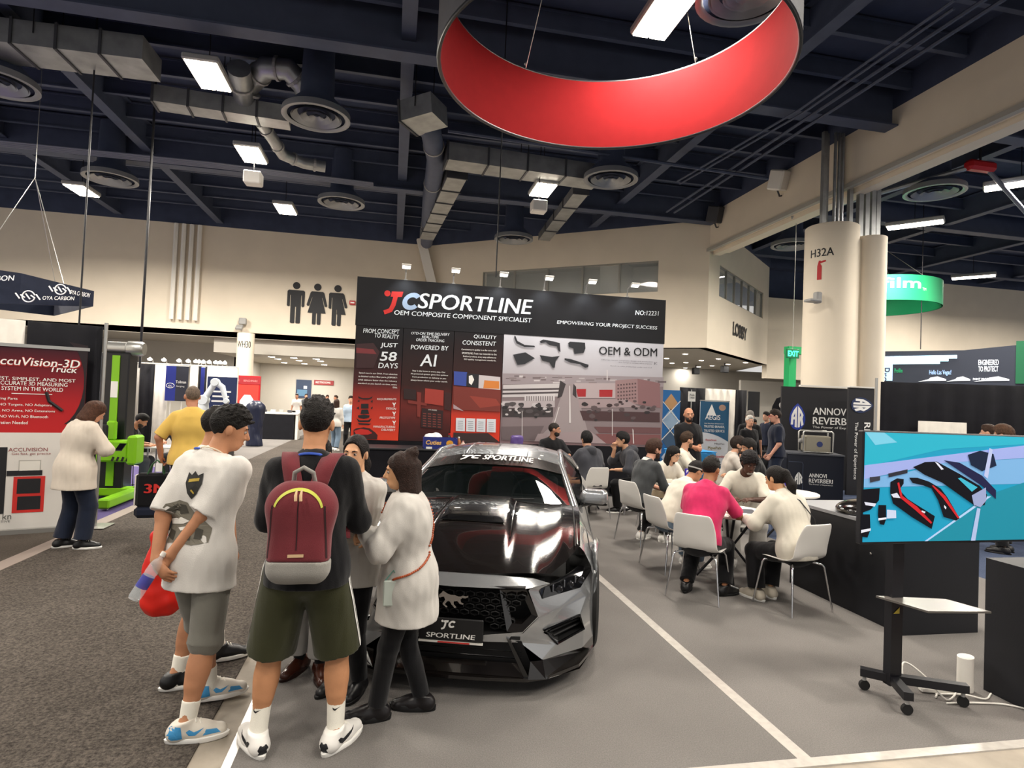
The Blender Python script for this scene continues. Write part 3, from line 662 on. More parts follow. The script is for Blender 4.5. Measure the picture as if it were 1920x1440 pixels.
dmat = mat('pipe_grey', '6d7280', .5, .3)
def pipes(label, pts, n, gap, r, group=None, m=dmat, side=(0, 1, 0)):
    t = thing('conduit_run', label, 'pipes', pts[0], 0, group); p0 = V3(*pts[0])
    for i in range(n):
        b = MB(); b.tube([V3(*p)-p0+V3(*side)*gap*i for p in pts], r, 6); b.build('conduit', m, t)
    return t
pipes('bundle of four grey conduits running under the ceiling across the hall', (Pz(-60, 258, 8.6), Pz(400, 305, 8.6), Pz(700, 343, 8.6)), 4, .13, .03)
pipes('pair of navy pipes running below the deck parallel to the long beam', ((9.6, -2, 9.0), (9.6, 20.5, 9.0)), 2, .3, .04, side=(1, 0, 0), m=M_NAVY2)
pipes('pair of thin grey pipes under the ceiling ahead of the angled wall', (Pz(1270, 340, 8.9), Pz(1500, 205, 8.9), Pz(1790, 0, 8.9)), 2, .25, .03, side=(.7, .7, 0), m=M_NAVY2)
pipes('long grey sprinkler pipe beside the far diffusers', (Pz(840, 245, 8.9), Pz(1440, 335, 8.9)), 1, .2, .05, m=M_NAVY2)
pipes('four white vertical pipes on the back wall', ((-9.9, 29.45, 4.85), (-9.9, 29.45, 9.2)), 4, .33, .1, m=M_WHITE, side=(1, 0, 0))
# ---------------------------------------------------------------- high-bay lamps
def lamp(p, label, group, size=(.62, 1.15), rz=0, on=1):
    t = thing('high_bay_lamp', label, 'lamp', p, rz, group); b = MB(); b.bevbox((0, 0, .08), (size[0]+.08, size[1]+.08, .14), .03); b.build('housing', M_GREY, t)
    b = MB()
    for q in (-1, 1): b.box((q*size[0]*.255, 0, 0), (size[0]*.45, size[1], .03))
    b.build('diffuser', M_LAMP, t)
    b = MB(); b.tube([(0, 0, .14), (0, 0, 10.26-p[2])], .012, 6); b.build('hanger', M_BLACK, t)
    l = bpy.data.lights.new('lamp_light', 'AREA'); l.shape = 'RECTANGLE'; l.size = 1.0; l.size_y = 1.4; l.energy = LAMP_W*on; l.color = (1, .93, .83); l.spread = math.radians(165)
    lo_ = bpy.data.objects.new('lamp_light', l); link(lo_, t); lo_.location = (0, 0, -.06); return t
GL = 'high bay lamps over the booths'
for x, y, lb_ in ((391, 143, 'lit high bay lamp beside the round duct elbow'), (471, 291, 'lit high bay lamp by the grey conduit bundle'), (535, 393, 'lit twin panel lamp close to the back wall'), (1243, 33, 'lit high bay lamp seen inside the red ring sign'), (1018, 357, 'lit high bay lamp hung beneath the rectangular duct'), (153, 358, 'lit twin panel lamp near the cream back wall')):
    lamp(Pz(x, y, 8.4), lb_, GL, on=2.3 if y > 330 else 1.0)
for x, y, lb_ in ((1715, 422, 'lit lamp past the beam under the far round diffuser'), (1825, 520, 'lit lamp above the green ring sign hall'), (1915, 345, 'lit lamp past the beam near the red pipe bracket')):
    lamp(Pz(x, y, 8.4), lb_, GL, (.5, 1.6), .7, 1.8)
for x in (-12.4, -4.1, 4.2):  # unseen lamps carrying the grid on behind the view, added for their light
    for y in (4.6, .1, -4.4): lamp((x, y, 8.4), 'lit high bay lamp over the entrance side of the hall', 'high bay lamps over the entrance side', on=.45)
for x, y in ((-12.4, 9.2), (-12.4, 13.6), (-12.4, 18.2), (17, 8.8), (17, 4), (25, 8), (25, 16), (9.0, .2), (-18.7, 12), (-18.7, 20), (33, 22)): lamp((x, y, 8.4), 'lit high bay lamp high over the side aisles', 'high bay lamps over the side aisles', on=1.3)  # more unseen lamps, added to light the sides of the hall
# ---------------------------------------------------------------- round diffusers and ducts
def diffuser(p, label, R=.78, lit=1):
    t = thing('ceiling_diffuser', label, 'air vent', p, 0, 'round ceiling diffusers'); m = mat('diffuser_grey', '8a8c90', .4, .5)
    for r0, r1, z0, z1 in ((.98, 1.0, .12, 0), (.74, .60, 0, .10), (.46, .34, 0, .08), (.22, .12, 0, .06)):
        b = MB(); b.lathe([(R*r0, z0), (R*r1, z1), (R*(r1-.05), z1), (R*(r0-.05), z0+.01)] if r0 < .9 else [(R*.99, .14), (R, 0), (R*.9, -.01), (R*.84, .03)], (0, 0, 0), 32, cap=False); b.build('cone_ring', m, t, 60)
    b = MB(); b.lathe([(R*.98, .13), (R*.5, .5), (R*.45, 10.1-p[2])], (0, 0, 0), 24, cap=False); b.build('neck', M_NAVY2, t, 60)
    b = MB(); b.lathe([(R*.97, .12), (.001, .12)], (0, 0, 0), 24, cap=False); b.build('throat', M_NAVY, t)
for x, y, lb_ in ((593, 222, 'round ring diffuser at the end of the bent duct'), (207, 337, 'round ring diffuser near the cream back wall lamp'), (640, 382, 'small round diffuser next to the back wall pipes'), (1145, 338, 'round ring diffuser at the end of the rectangular duct'), (963, 450, 'round diffuser over the angled wall'), (1752, 362, 'round ring diffuser beyond the long white beam'), (1400, -6, 'round diffuser above the red ring sign'), (-6, 158, 'round diffuser beside the wide flat duct'), (1485, 462, 'round diffuser beyond the lobby wall')):
    diffuser(Pz(x, y, 8.3), lb_)
def duct(label, pts, w, h, seam=1.2):
    """rectangular sheet duct along a centre line, flanged every seam metres"""
    t = thing('air_duct', label, 'duct', pts[0]); p0 = V3(*pts[0])
    for a, b_ in zip(pts[:-1], pts[1:]):
        a = V3(*a)-p0; b_ = V3(*b_)-p0; d = unit(b_-a); s_ = unit(V3(-d[1], d[0], 0)); L_ = np.linalg.norm(b_-a); R = np.stack([d, s_, np.cross(d, s_)], 1)
        n = max(1, round(L_/seam))
        for i in range(n):
            c = a+d*L_*(i+.5)/n; B = MB(); B.box(c, (L_/n-.03, w, h), R); B.build('duct_section', M_GALV if h < 1.0 else M_NAVY2, t)
            B = MB(); B.box(a+d*L_*i/n, (.05, w+.06, h+.06), R); B.build('flange', M_DGREY, t)
        zc = 10.26-p0[2]
        for q_ in (-1, 1): B = MB(); c = a+d*L_*.5+s_*q_*(w/2+.02); B.tube([c, V3(c[0], c[1], zc)], .012, 5); B.build('hanger_rod', M_BLACK, t)
    return t
duct('wide flat galvanised duct seen from below high over the aisle', (Pz(-120, 62, 8.9), Pz(287, 112, 8.9)), .95, .5, .8)
duct('flat galvanised duct feeding the bent duct diffuser', (Pz(292, 183, 8.8), Pz(545, 222, 8.8)), .55, .4, .8)
duct('long rectangular duct crossing beneath the red ring sign', (Pz(836, 292, 8.75), Pz(1120, 333, 8.75)), .8, .5, 1.1)
duct('rectangular duct branch running toward the angled wall', (Pz(858, 320, 8.9), Pz(800, 440, 8.9)), .6, .45, 1.4)
duct('narrow duct branch next to the far diffuser', (Pz(1090, 355, 8.9), Pz(1020, 445, 8.9)), .5, .3, 1.4)
def roundduct(label, pts, r, m=M_GALV):
    t = thing('round_duct', label, 'duct', pts[0]); p0 = V3(*pts[0]); P = [V3(*p)-p0 for p in pts]
    b = MB(); b.tube(P, r, 16); b.build('pipe', m, t, 60)
    for p, q in zip(P[:-1], P[1:]):
        b = MB(); d = unit(q-p); b.tube([p+(q-p)*.5-d*.03, p+(q-p)*.5+d*.03], r+.025, 16); b.build('band', M_GREY, t)
roundduct('bent round galvanised duct elbow above the ring diffuser', [Pz(*q) for q in ((448, 128, 9.3), (458, 190, 9.0), (475, 150, 9.4), (500, 127, 9.5), (540, 130, 9.5), (568, 160, 9.3), (585, 200, 8.8))], .26)
roundduct('curved flexible round duct hanging by the second lamp', [Pz(*q) for q in ((488, 228, 8.8), (510, 258, 8.7), (530, 290, 8.6), (570, 306, 8.6), (610, 313, 8.6))], .16)
roundduct('straight dark round duct beside the rectangular duct', [Pz(*q) for q in ((775, 220, 9.0), (808, 245, 8.9), (818, 300, 8.9), (806, 380, 9.0), (800, 455, 9.0))], .28, M_NAVY2)
duct('small galvanised plenum box near the red ring sign', (Pz(765, 222, 8.6), Pz(825, 205, 8.7)), .8, .5, 1.2)
# cables and hung boxes
def cable(label, x0, y0, x1, y1, Y, r=.015):
    a, b_ = Py(x0, y0, Y), Py(x1, y1, Y); a = np.array(a); a2 = np.array(b_)
    t = MB(); X, Yy = (a[0]+a2[0])/2, Y; t.tube([(0, 0, 0), (0, 0, 10.2-a2[2])], r, 6); o = t.build('hanging_cable', M_BLACK); o.location = (X, Yy, a2[2]); tag(o, label, 'cable')
cable('thick black power cable hanging down past the cream wall', 290, 140, 265, 690, 16.5, .03); cable('thin black cable hanging beside the black hanging sign', 178, 60, 150, 632, 14.5, .018); cable('thin cable hanging down behind the booth backdrop', 940, 250, 931, 520, 12.2, .014)
for x, y, lb_ in ((475, 335, 'white speaker box under the conduit bundle'), (1010, 388, 'white speaker box below the duct lamp')):
    t = thing('ceiling_speaker', lb_, 'speaker', Pz(x, y, 7.6)); b = MB(); b.bevbox((0, 0, 0), (.45, .4, .34), .03); b.build('cabinet', M_WHITE, t); b = MB(); b.tube([(0, 0, .15), (0, 0, 2.6)], .015, 6); b.build('hanger', M_BLACK, t)
for x, y, m, lb_ in ((1460, 338, M_WHITE, 'white spotlight speaker bracketed to the long beam'), (1341, 402, M_DGREY, 'dark grey speaker bracketed to the long beam')):
    p = Px(x, y, 11.75); t = thing('beam_speaker', lb_, 'speaker', p); b = MB(); b.bevbox((0, 0, 0), (.42, .5, .62), .04, R=rot('X', 20)@rot('Z', 25)); b.build('cabinet', m, t); b = MB(); b.tube([(0, .1, -.2), (.15, .15, -.45), (.27, .2, -.4)], .03, 6); b.build('bracket', M_DGREY, t)
# ---------------------------------------------------------------- columns
def column(label, c, R, z1, text_=None, half=None):
    t = thing('support_column', label, 'column', (*c, 0)); b = MB(); b.lathe([(R, 0), (R, z1), (R*.97, z1+.02)], (0, 0, 0), 48); b.build('shaft', M_WALL, t, 50); return t
cl = Px(1502, 400, 11.3); cA = V3(11.75, 14.55)
col1 = column('thick cream round column marked H32A with conduits rising from its top', cA, .68, 6.95)
b = MB()
for i, dx in enumerate((-.5, -.36, -.2, -.08, .04, .2, .34)):
    b = MB(); b.box((dx, -.25+.1*(i % 3), 8.2), (.11, .11, 2.6)) if i in (0, 1, 5, 6) else b.tube([(dx, -.3, 6.9), (dx, -.3, 9.5)], .04, 8); b.build('conduit', M_GALV, col1)
def wrap(c, R):
    def f(p):
        an_ = (p[0]-c[0])/R; return (c[0]+R*1.004*math.sin(an_), c[1]-R*1.004*math.cos(an_), p[2])
    return f
# lettering bent round the shaft (local frame of the column), facing the aisle
def collet(s, parent, R, ang, z, w, h, m, **k):
    def f(p):
        a_ = ang+p[0]/R; return V3(R*1.006*math.sin(a_), -R*1.006*math.cos(a_), p[2])
    return text(s, (-w/2, 0, z), (1, 0, 0), (0, 0, 1), w, h, m, parent, bold=.02, warp=f, **k)
va = math.atan2(-cA[0], cA[1])
collet('H32A', col1, .68, va-.36, 6.05, .62, .22, M_KTXT); 
for q, m_ in ((0, M_RED),):
    def f(p): a_ = va-.36+p[0]/.68; return V3(.684*math.sin(a_), -.684*math.cos(a_), p[2])
    bb = MB(); bb.add([f((x_, 0, z_)) for x_, z_ in ((-.10, 5.42), (.02, 5.42), (.02, 5.78), (-.02, 5.86), (.12, 5.90), (.12, 5.94), (-.06, 5.94), (-.10, 5.8))], [tuple(range(8))]); bb.build('extinguisher_mark', M_RED, col1)
c2 = thing('support_column', 'cream half round pier with tall recess behind the thick column', 'column', (12.75, 14.3, 0))
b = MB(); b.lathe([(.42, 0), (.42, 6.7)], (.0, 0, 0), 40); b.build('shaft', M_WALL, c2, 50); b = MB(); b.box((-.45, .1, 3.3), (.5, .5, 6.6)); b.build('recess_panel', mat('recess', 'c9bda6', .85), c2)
for dx in (-.35, -.15, .05, .2): b = MB(); b.box((dx, 0, 8.2), (.13, .13, 3.2)); b.build('conduit', M_GALV, c2)
cw = V3(-6.5, 28.5); col3 = column('cream round column marked WH30 near the back wall', cw, .36, WB+.1); va = math.atan2(-cw[0], cw[1]); collet('WH30', col3, .36, va-.25, 3.66, .62, .30, M_KTXT)
t = thing('wall_light', 'small dark wall light bracketed on the thick column', 'light', (11.0, 14.1, 4.9)); b = MB(); b.bevbox((0, 0, 0), (.16, .2, .3), .03); b.build('housing', M_GREY, t); b = MB(); b.bevbox((-.18, -.05, -.1), (.34, .3, .07), .02); b.build('lamp_head', M_GREY, t)
t = thing('wall_light', 'small bracket light on the cream back wall over the round column', 'light', Py(456, 607, 29.5)); b = MB(); b.bevbox((0, -.1, .1), (.32, .2, .3), .03); b.build('housing', M_GREY, t); b = MB(); b.bevbox((-.1, -.25, -.2), (.3, .3, .12), .02, R=rot('X', 35)); b.build('lamp_head', M_GREY, t)
# white fire alarm, boxes and slanted brace on the walls
t = thing('slanted_brace', 'slanted white steel brace at the corner of the back wall', 'brace', (1.2, 29.2, 6.6)); b = MB(); b.box((.25, 0, 1.3), (.42, .3, 3.2), R=rot('Y', -16)); b.build('post', M_WHITE, t); b = MB(); b.box((.6, .1, -.55), (2.6, .3, .5)); b.build('box_cover', M_WHITE, t)
t = thing('fire_alarm', 'small red fire alarm box beside the restroom figures', 'alarm', Py(661, 568, 29.6)); b = MB(); b.bevbox((0, -.06, 0), (.28, .1, .2), .02); b.build('case', M_RED, t); b = MB(); b.box((0, -.115, 0), (.18, .01, .06)); b.build('lettering', M_WTXT, t)
# restroom figures
def figure(kind, cx, z0, hgt):
    t = thing('restroom_figure', {'m': 'black restroom sign figure of a man in trousers on the back wall', 'w': 'black restroom sign figure of a woman in a dress on the back wall', 'b': 'black restroom sign figure half trousers half dress on the back wall'}[kind], 'sign', (cx, YB-.01, z0))
    s_ = hgt
    def pr(poly, nm):
        b = MB(); b.prism([(x*s_, y*s_) for x, y in poly], (0, 0, 0), (1, 0, 0), (0, 0, 1), .03); b.build(nm, M_KTXT, t)
    pr([(.085*math.sin(a)*1, .91+.085*math.cos(a)) for a in np.linspace(0, 6.28, 20)[:-1]], 'head')
    man = [(0, .80), (.17, .80), (.2, .77), (.2, .42), (.16, .40), (.135, .42), (.135, .68), (.12, .68), (.115, .02), (.09, 0), (.03, 0), (.012, .02), (.012, .40), (0, .40)]
    wom = [(0, .80), (.13, .80), (.16, .77), (.24, .47), (.22, .44), (.18, .45), (.12, .66), (.11, .66), (.21, .28), (.10, .28), (.10, .02), (.08, 0), (.03, 0), (.012, .02), (.012, .28), (0, .28)]
    R_ = wom if kind in 'wb' else man; L_ = man if kind in 'mb' else wom
    pr(R_, 'half_figure'); pr([(-x, y) for x, y in L_], 'half_figure')
pa, pb = Py(538, 530, 29.5), Py(648, 612, 29.5)
for k_, px_ in (('m', 554), ('w', 594), ('b', 632)): figure(k_, Py(px_, 570, 29.5)[0], 5.02, 1.95)
# exit sign far off
# ================================================================ the show car (x across, y toward the tail, z up; front bumper at y=0)
M_SILV = mat('silver_paint', 'a4a6a8', .26, .75, coat=1); M_CARB = mat('carbon_gloss', '120f0e', .16, 0, .05, 300, .3, 120, coat=1); M_GBLK = mat('gloss_black', '070708', .12, coat=1); M_MBLK = mat('matt_black', '0b0b0d', .7)
M_GLASS = mat('car_glass', '0a0f0e', .02, alpha=.55, spec=.7, coat=1); M_TYRE = mat('tyre', '141414', .8); M_RIM = mat('rim', '1c1c1e', .3, .8); M_LENS = mat('lamp_lens', '08080a', .05, alpha=.75, coat=1); M_INT = mat('interior', '1d2224', .75)
CAR_TH = .285
car = thing('sports_car', 'silver sports coupe with glossy carbon hood parked on grey booth carpet', 'car', (.42, 3.76, .007), -CAR_TH)
def mir(b):
    n = len(b.v); f0 = list(b.f); b.v += [(-x, y, z) for x, y, z in b.v]; b.f += [tuple(i+n for i in f)[::-1] for f in f0]; return b
def crv(pts, n):
    """Catmull-Rom through pts, n steps per span"""
    P = [np.array(p, float) for p in pts]; P = [2*P[0]-P[1]]+P+[2*P[-1]-P[-2]]; o = []
    for i in range(1, len(P)-2):
        for k in range(n):
            t = k/n; o.append(.5*((2*P[i])+(-P[i-1]+P[i+1])*t+(2*P[i-1]-5*P[i]+4*P[i+1]-P[i+2])*t*t+(-P[i-1]+3*P[i]-3*P[i+1]+P[i+2])*t**3))
    o.append(P[-2]); return o
def loft(secs, n, m=4):
    """grid through a list of sections (each the same number of points)"""
    rows = [crv(s, m) for s in secs]; cols = [crv([r[j] for r in rows], n) for j in range(len(rows[0]))]
    return np.array([[cols[j][i] for j in range(len(cols))] for i in range(len(cols[0]))])
# sides
st = [(.62, [(.905, .19), (.925, .42), (.92, .57), (.885, .66)]), (.80, [(.91, .19), (.935, .45), (.93, .62), (.885, .715)]), (1.05, [(.915, .19), (.955, .5), (.945, .70), (.86, .84)]), (1.45, [(.90, .18), (.945, .48), (.93, .74), (.80, .935)]),
      (1.9, [(.90, .17), (.93, .45), (.925, .73), (.85, .935)]), (2.6, [(.90, .17), (.93, .45), (.93, .74), (.86, .955)]), (3.2, [(.90, .17), (.945, .45), (.95, .78), (.87, .99)]), (3.8, [(.91, .2), (.965, .5), (.96, .82), (.82, 1.03)]), (4.35, [(.88, .25), (.92, .5), (.90, .82), (.74, 1.03)]), (4.76, [(.72, .3), (.78, .5), (.76, .85), (.65, .99)])]
G = loft([[(x, y, z) for x, z in s] for y, s in st], 8, 4)
for i in range(G.shape[0]):
    for yc in (.96, 3.68):
        dy = G[i, 0, 1]-yc
        if abs(dy) < .375:
            za_ = .33+math.sqrt(.375**2-dy*dy)
            for j in range(G.shape[1]):
                t = 1-j/(G.shape[1]-1)
                if G[i, j, 2] < za_+.02: G[i, j, 2] = za_+.012*j
def both(P, name, m, sm, flip=False):
    P = np.array(P); b_ = MB(); b_.grid(P); b_.build(name, m, car, sm); Q = P[:, ::-1].copy(); Q[..., 0] *= -1; b_ = MB(); b_.grid(Q); b_.build(name, m, car, sm)
both(G[:, ::-1], 'body_side', M_SILV, 50)
# tail
b = MB(); tl = loft([[(0, 4.80, .3), (.4, 4.8, .3), (.72, 4.76, .3)], [(0, 4.84, .55), (.4, 4.83, .55), (.78, 4.76, .52)], [(0, 4.80, .88), (.4, 4.79, .88), (.76, 4.76, .85)], [(0, 4.74, 1.02), (.4, 4.74, 1.01), (.65, 4.76, .99)], [(0, 4.3, 1.05), (.4, 4.32, 1.05), (.74, 4.35, 1.03)], [(0, 3.95, 1.10), (.4, 3.95, 1.09), (.80, 3.85, 1.03)]], 3, 3); b.grid(tl[:, ::-1]); mir(b).build('tail', M_SILV, car, 50)
# hood
def hz(x, y):
    t = min(1, max(0, (y-.15)/1.27)); z = .712+.275*math.sin(t*math.pi/2)**.85; u = abs(x)
    z -= .035*(u/.7)**2*(.6+.6*t)
    bul = max(0, min(1, (.34-.06*t-u)/.05)); z += .026*bul*min(1, t*3)
    z += .030*max(0, min(1, (u-.50)/.16))*math.sin(min(1, t*1.3)*math.pi*.55)
    return z
def hfront(u): return np.interp(u, [0, .25, .49, .60, .70, .80], [.15, .162, .20, .27, .46, .66])
rows = []
for j in range(33):
    u = .80*j/32; y0 = hfront(u); y1 = np.interp(u, [0, .45, .80], [1.43, 1.42, 1.40]); r_ = []
    for i in range(25):
        t = i/24; y = y0+(y1-y0)*t; z = hz(u, y)
        fr_ = np.interp(u, [.49, .60, .70, .80], [0, .045, .075, .06])*(1-t)**3; r_.append((u, y, z-fr_))
    rows.append(r_)
b = MB(); b.grid(np.array(rows)); mir(b).build('hood', M_CARB, car, 24)
# hood scoop recess and shut lines
b = MB(); b.prism([(-.24, 0), (.24, 0), (.20, .10), (-.20, .10)], (0, .72, hz(0, .72)+.004), (1, 0, 0), unit((0, 1, .2)), .006); b.build('hood_vent', M_GBLK, car)
for q in (-1, 1):
    b = MB(); b.tube([(q*(.30-.03*t), .55+.85*t, hz(.30-.03*t, .55+.85*t)+.004) for t in np.linspace(0, 1, 10)], .006, 6); b.build('hood_crease', M_CARB, car)
    b = MB(); b.tube([(q*np.interp(t, [0, 1], [.765, .745]), .60+.80*t, hz(.755, .60+.8*t)+.002-.04*(1-t)**3) for t in np.linspace(0, 1, 10)], .005, 5); b.build('shut_line', M_MBLK, car)
# fender top strip between hood and side
b = MB(); fs_ = []
for t in np.linspace(0, 1, 14):
    y = .66+.76*t; o_ = np.interp(y, [.62, .80, 1.05, 1.45], [.885, .885, .86, .80]); oz = np.interp(y, [.62, .80, 1.05, 1.45], [.66, .715, .84, .935])
    i_ = (.775, y, hz(.775, y)-.045*(1-t)**3); fs_.append([i_, ((i_[0]+o_)/2, y, (i_[2]+oz)/2+.022), (o_, y, oz)])
both(np.array(fs_)[:, ::-1][::-1], 'fender_top', M_SILV, 50)
# silver lip under the hood edge
b = MB(); lt = [(0, .15, .712), (.25, .163, .710), (.49, .20, .694), (.60, .265, .650)]; lbm = [(0, .045, .655), (.25, .06, .656), (.45, .10, .653), (.60, .265, .648)]
b.add(lt+lbm, [(0, 4, 5, 1), (1, 5, 6, 2), (2, 6, 7), (2, 7, 3)]); mir(b).build('nose_lip', M_SILV, car, 30)
# bumper shell
pts = dict(A=(.462, .125, .648), L3=(.60, .255, .648), HI=(.525, .185, .628), HB=(.552, .20, .565), HO=(.81, .49, .553), HX=(.90, .74, .64), B=(.547, .125, .474), C=(.451, .065, .381), D=(.2, .035, .371), D0=(0, .03, .371), l0=(0, .032, .33), l1=(.2, .035, .33), l2=(.44, .07, .338), l3=(.574, .115, .211), l4=(.835, .43, .185), l5=(.912, .64, .19),
           d1=(.572, .155, .385), d2=(.805, .395, .412), d3=(.838, .43, .312), d4=(.663, .215, .285), S1=(.928, .72, .45), m1=(.68, .30, .49), M2=(.86, .55, .50))
k = list(pts); ix = {n: i for i, n in enumerate(k)}
b = MB(); b.add([pts[n] for n in k], [[ix[c] for c in f.split()] for f in ('A B HB HI', 'B m1 HB', 'HB m1 HO', 'B d1 m1', 'm1 d1 d2 M2', 'm1 M2 HO', 'HO M2 HX', 'M2 S1 HX', 'M2 d2 d3 S1', 'B C d1', 'C d4 d1', 'C l2 d4', 'l2 l3 d4', 'd4 l3 l4 d3', 'd3 l4 l5 S1', 'D0 l0 l1 D', 'D l1 l2 C', 'A HI L3')]); mir(b)
o = b.build('front_bumper', M_SILV, car, 32); md = o.modifiers.new('edge', 'BEVEL'); md.width = .012; md.segments = 2; md.limit_method = 'ANGLE'; md.angle_limit = .25
for q in (-1, 1):
    # duct pocket
    d = [np.array(pts[n])*V3(q, 1, 1) for n in ('d1', 'd2', 'd3', 'd4')]; inn = [p+V3(0, .12, 0) for p in d]
    b = MB(); b.add(d+inn, [(0, 1, 5, 4), (1, 2, 6, 5), (2, 3, 7, 6), (3, 0, 4, 7), (4, 5, 6, 7)]); b.build('brake_duct', M_MBLK, car)
    b = MB(); b.tube([p+V3(0, -.004, 0) for p in d], .010, 6, closed=True); b.build('duct_rim', M_GBLK, car)
    for f in (.35, .65):
        b = MB(); b.tube([d[0]+(d[3]-d[0])*f+V3(0, .05, 0), d[1]+(d[2]-d[1])*f+V3(0, .05, 0)], .008, 6); b.build('duct_slat', M_MBLK, car)
    # headlight
    hp = [V3(q*x, y, z) for x, y, z in ((.53, .19, .625), (.556, .205, .567), (.81, .495, .556), (.895, .745, .642), (.80, .66, .672), (.70, .46, .652), (.60, .27, .646))]
    hl_ = bpy.data.objects.new('headlight', None); link(hl_, car)
    b = MB(); b.add(hp+[sum(hp)/7+V3(0, -.012, .01)], [(i, (i+1) % 7, 7) if q > 0 else ((i+1) % 7, i, 7) for i in range(7)]); b.build('lens', M_LENS, hl_, 60)
    b = MB(); b.add([p+V3(0, .06, -.015) for p in hp], [tuple(range(7)) if q > 0 else tuple(range(7))[::-1]]); b.build('lamp_housing', M_MBLK, hl_)
    for i in range(3):
        p = V3(q*(.62+.075*i), .30+.10*i, .608+.006*i); b = MB(); b.bevbox(p, (.008, .03, .045), .003); b.build('running_light', mat('drl', '5a5c62', .3), hl_)
        b = MB(); b.lathe([(.001, 0), (.02, -.004), (.026, .01), (.001, .02)], p+V3(q*.04, .03, -.015), 12, (0, 1, 0)); b.build('projector', mat('projector_dark', '3a3b40', .2, .8), hl_, 60)
    # carbon frame beside the grille
    cf = [V3(q*x, y, z) for x, y, z in ((.285, .10, .638), (.455, .118, .640), (.54, .118, .475), (.447, .06, .39), (.345, .06, .392))]
    b = MB(); ci = sum(cf)/5; inn = [ci+(p-ci)*.62+V3(0, .02, 0) for p in cf]; bk = [p+V3(0, .09, 0) for p in inn]
    fs2 = [(i, (i+1) % 5, 5+(i+1) % 5, 5+i) for i in range(5)]+[(5+i, 5+(i+1) % 5, 10+(i+1) % 5, 10+i) for i in range(5)]
    b.add(cf+inn+bk, fs2 if q < 0 else [f[::-1] for f in fs2]); b.build('carbon_intake', M_CARB, car, 30)
    # blade and corner carbon
    b = MB(); b.prism([(0, 0), (.06, -.01), (.36, -.235), (.30, -.25)], (q*.345, .035, .362) if q > 0 else (q*.345, .035, .362), (q*.42, 0, 0), (0, 0, 1), .02*(-q)); b.build('front_blade', M_GBLK, car)
    cp = [V3(q*x, y, z) for x, y, z in ((.50, .05, .225), (.574, .112, .212), (.835, .43, .187), (.912, .64, .19), (.918, .64, .095), (.815, .31, .092), (.60, .06, .118), (.49, .02, .125))]
    b = MB(); b.add(cp, [tuple(range(8))[::-1] if q > 0 else tuple(range(8))]); b.build('corner_carbon', M_CARB, car)
# grille cavity and honeycomb
b = MB(); b.box((0, .30, .50), (1.12, .02, .34)); b.box((0, .18, .358), (.86, .25, .02)); b.box((0, .2, .66), (.9, .25, .01)); b.build('grille_cavity', M_MBLK, car)
b = MB(); hs = .038
for r_ in range(6):
    for c_ in range(-9, 10):
        cx_ = (c_+.5*(r_ % 2))*hs*1.73; cz = .405+r_*hs*1.02
        if abs(cx_) > .36+.1*(r_/6) or (abs(cx_) < .215 and cz < .47): continue
        ring = []
        for rr, yy in ((hs*.92, .10), (hs*.70, .095), (hs*.70, .14)):
            ring += [(cx_+rr*math.sin(math.pi/3*i), yy, cz+.62*rr*math.cos(math.pi/3*i)) for i in range(6)]
        b.add(ring, [(i, (i+1) % 6, 6+(i+1) % 6, 6+i) for i in range(6)]+[(6+i, 6+(i+1) % 6, 12+(i+1) % 6, 12+i) for i in range(6)])
b.build('grille_mesh', M_MBLK, car)
# running horse badge
hs_ = [(-.50, .06), (-.47, .16), (-.40, .21), (-.36, .27), (-.30, .25), (-.22, .20), (-.10, .16), (.05, .16), (.16, .12), (.24, .12), (.32, .16), (.42, .14), (.50, .17), (.50, .12), (.40, .07), (.30, .08), (.24, .02), (.27, -.07), (.36, -.10), (.33, -.14), (.22, -.12), (.14, -.03), (.02, -.05), (.02, -.14), (.12, -.24), (.06, -.27), (-.06, -.15), (-.12, -.05), (-.20, -.06), (-.28, -.16), (-.18, -.25), (-.23, -.27), (-.36, -.16), (-.27, -.01), (-.32, .08), (-.38, .08), (-.44, .05)]
b = MB(); b.prism([(x*.19, y*.19) for x, y in hs_], (-.005, .085, .562), (1, 0, 0), (0, 0, 1), .012); b.build('horse_badge', M_CHROME, car)
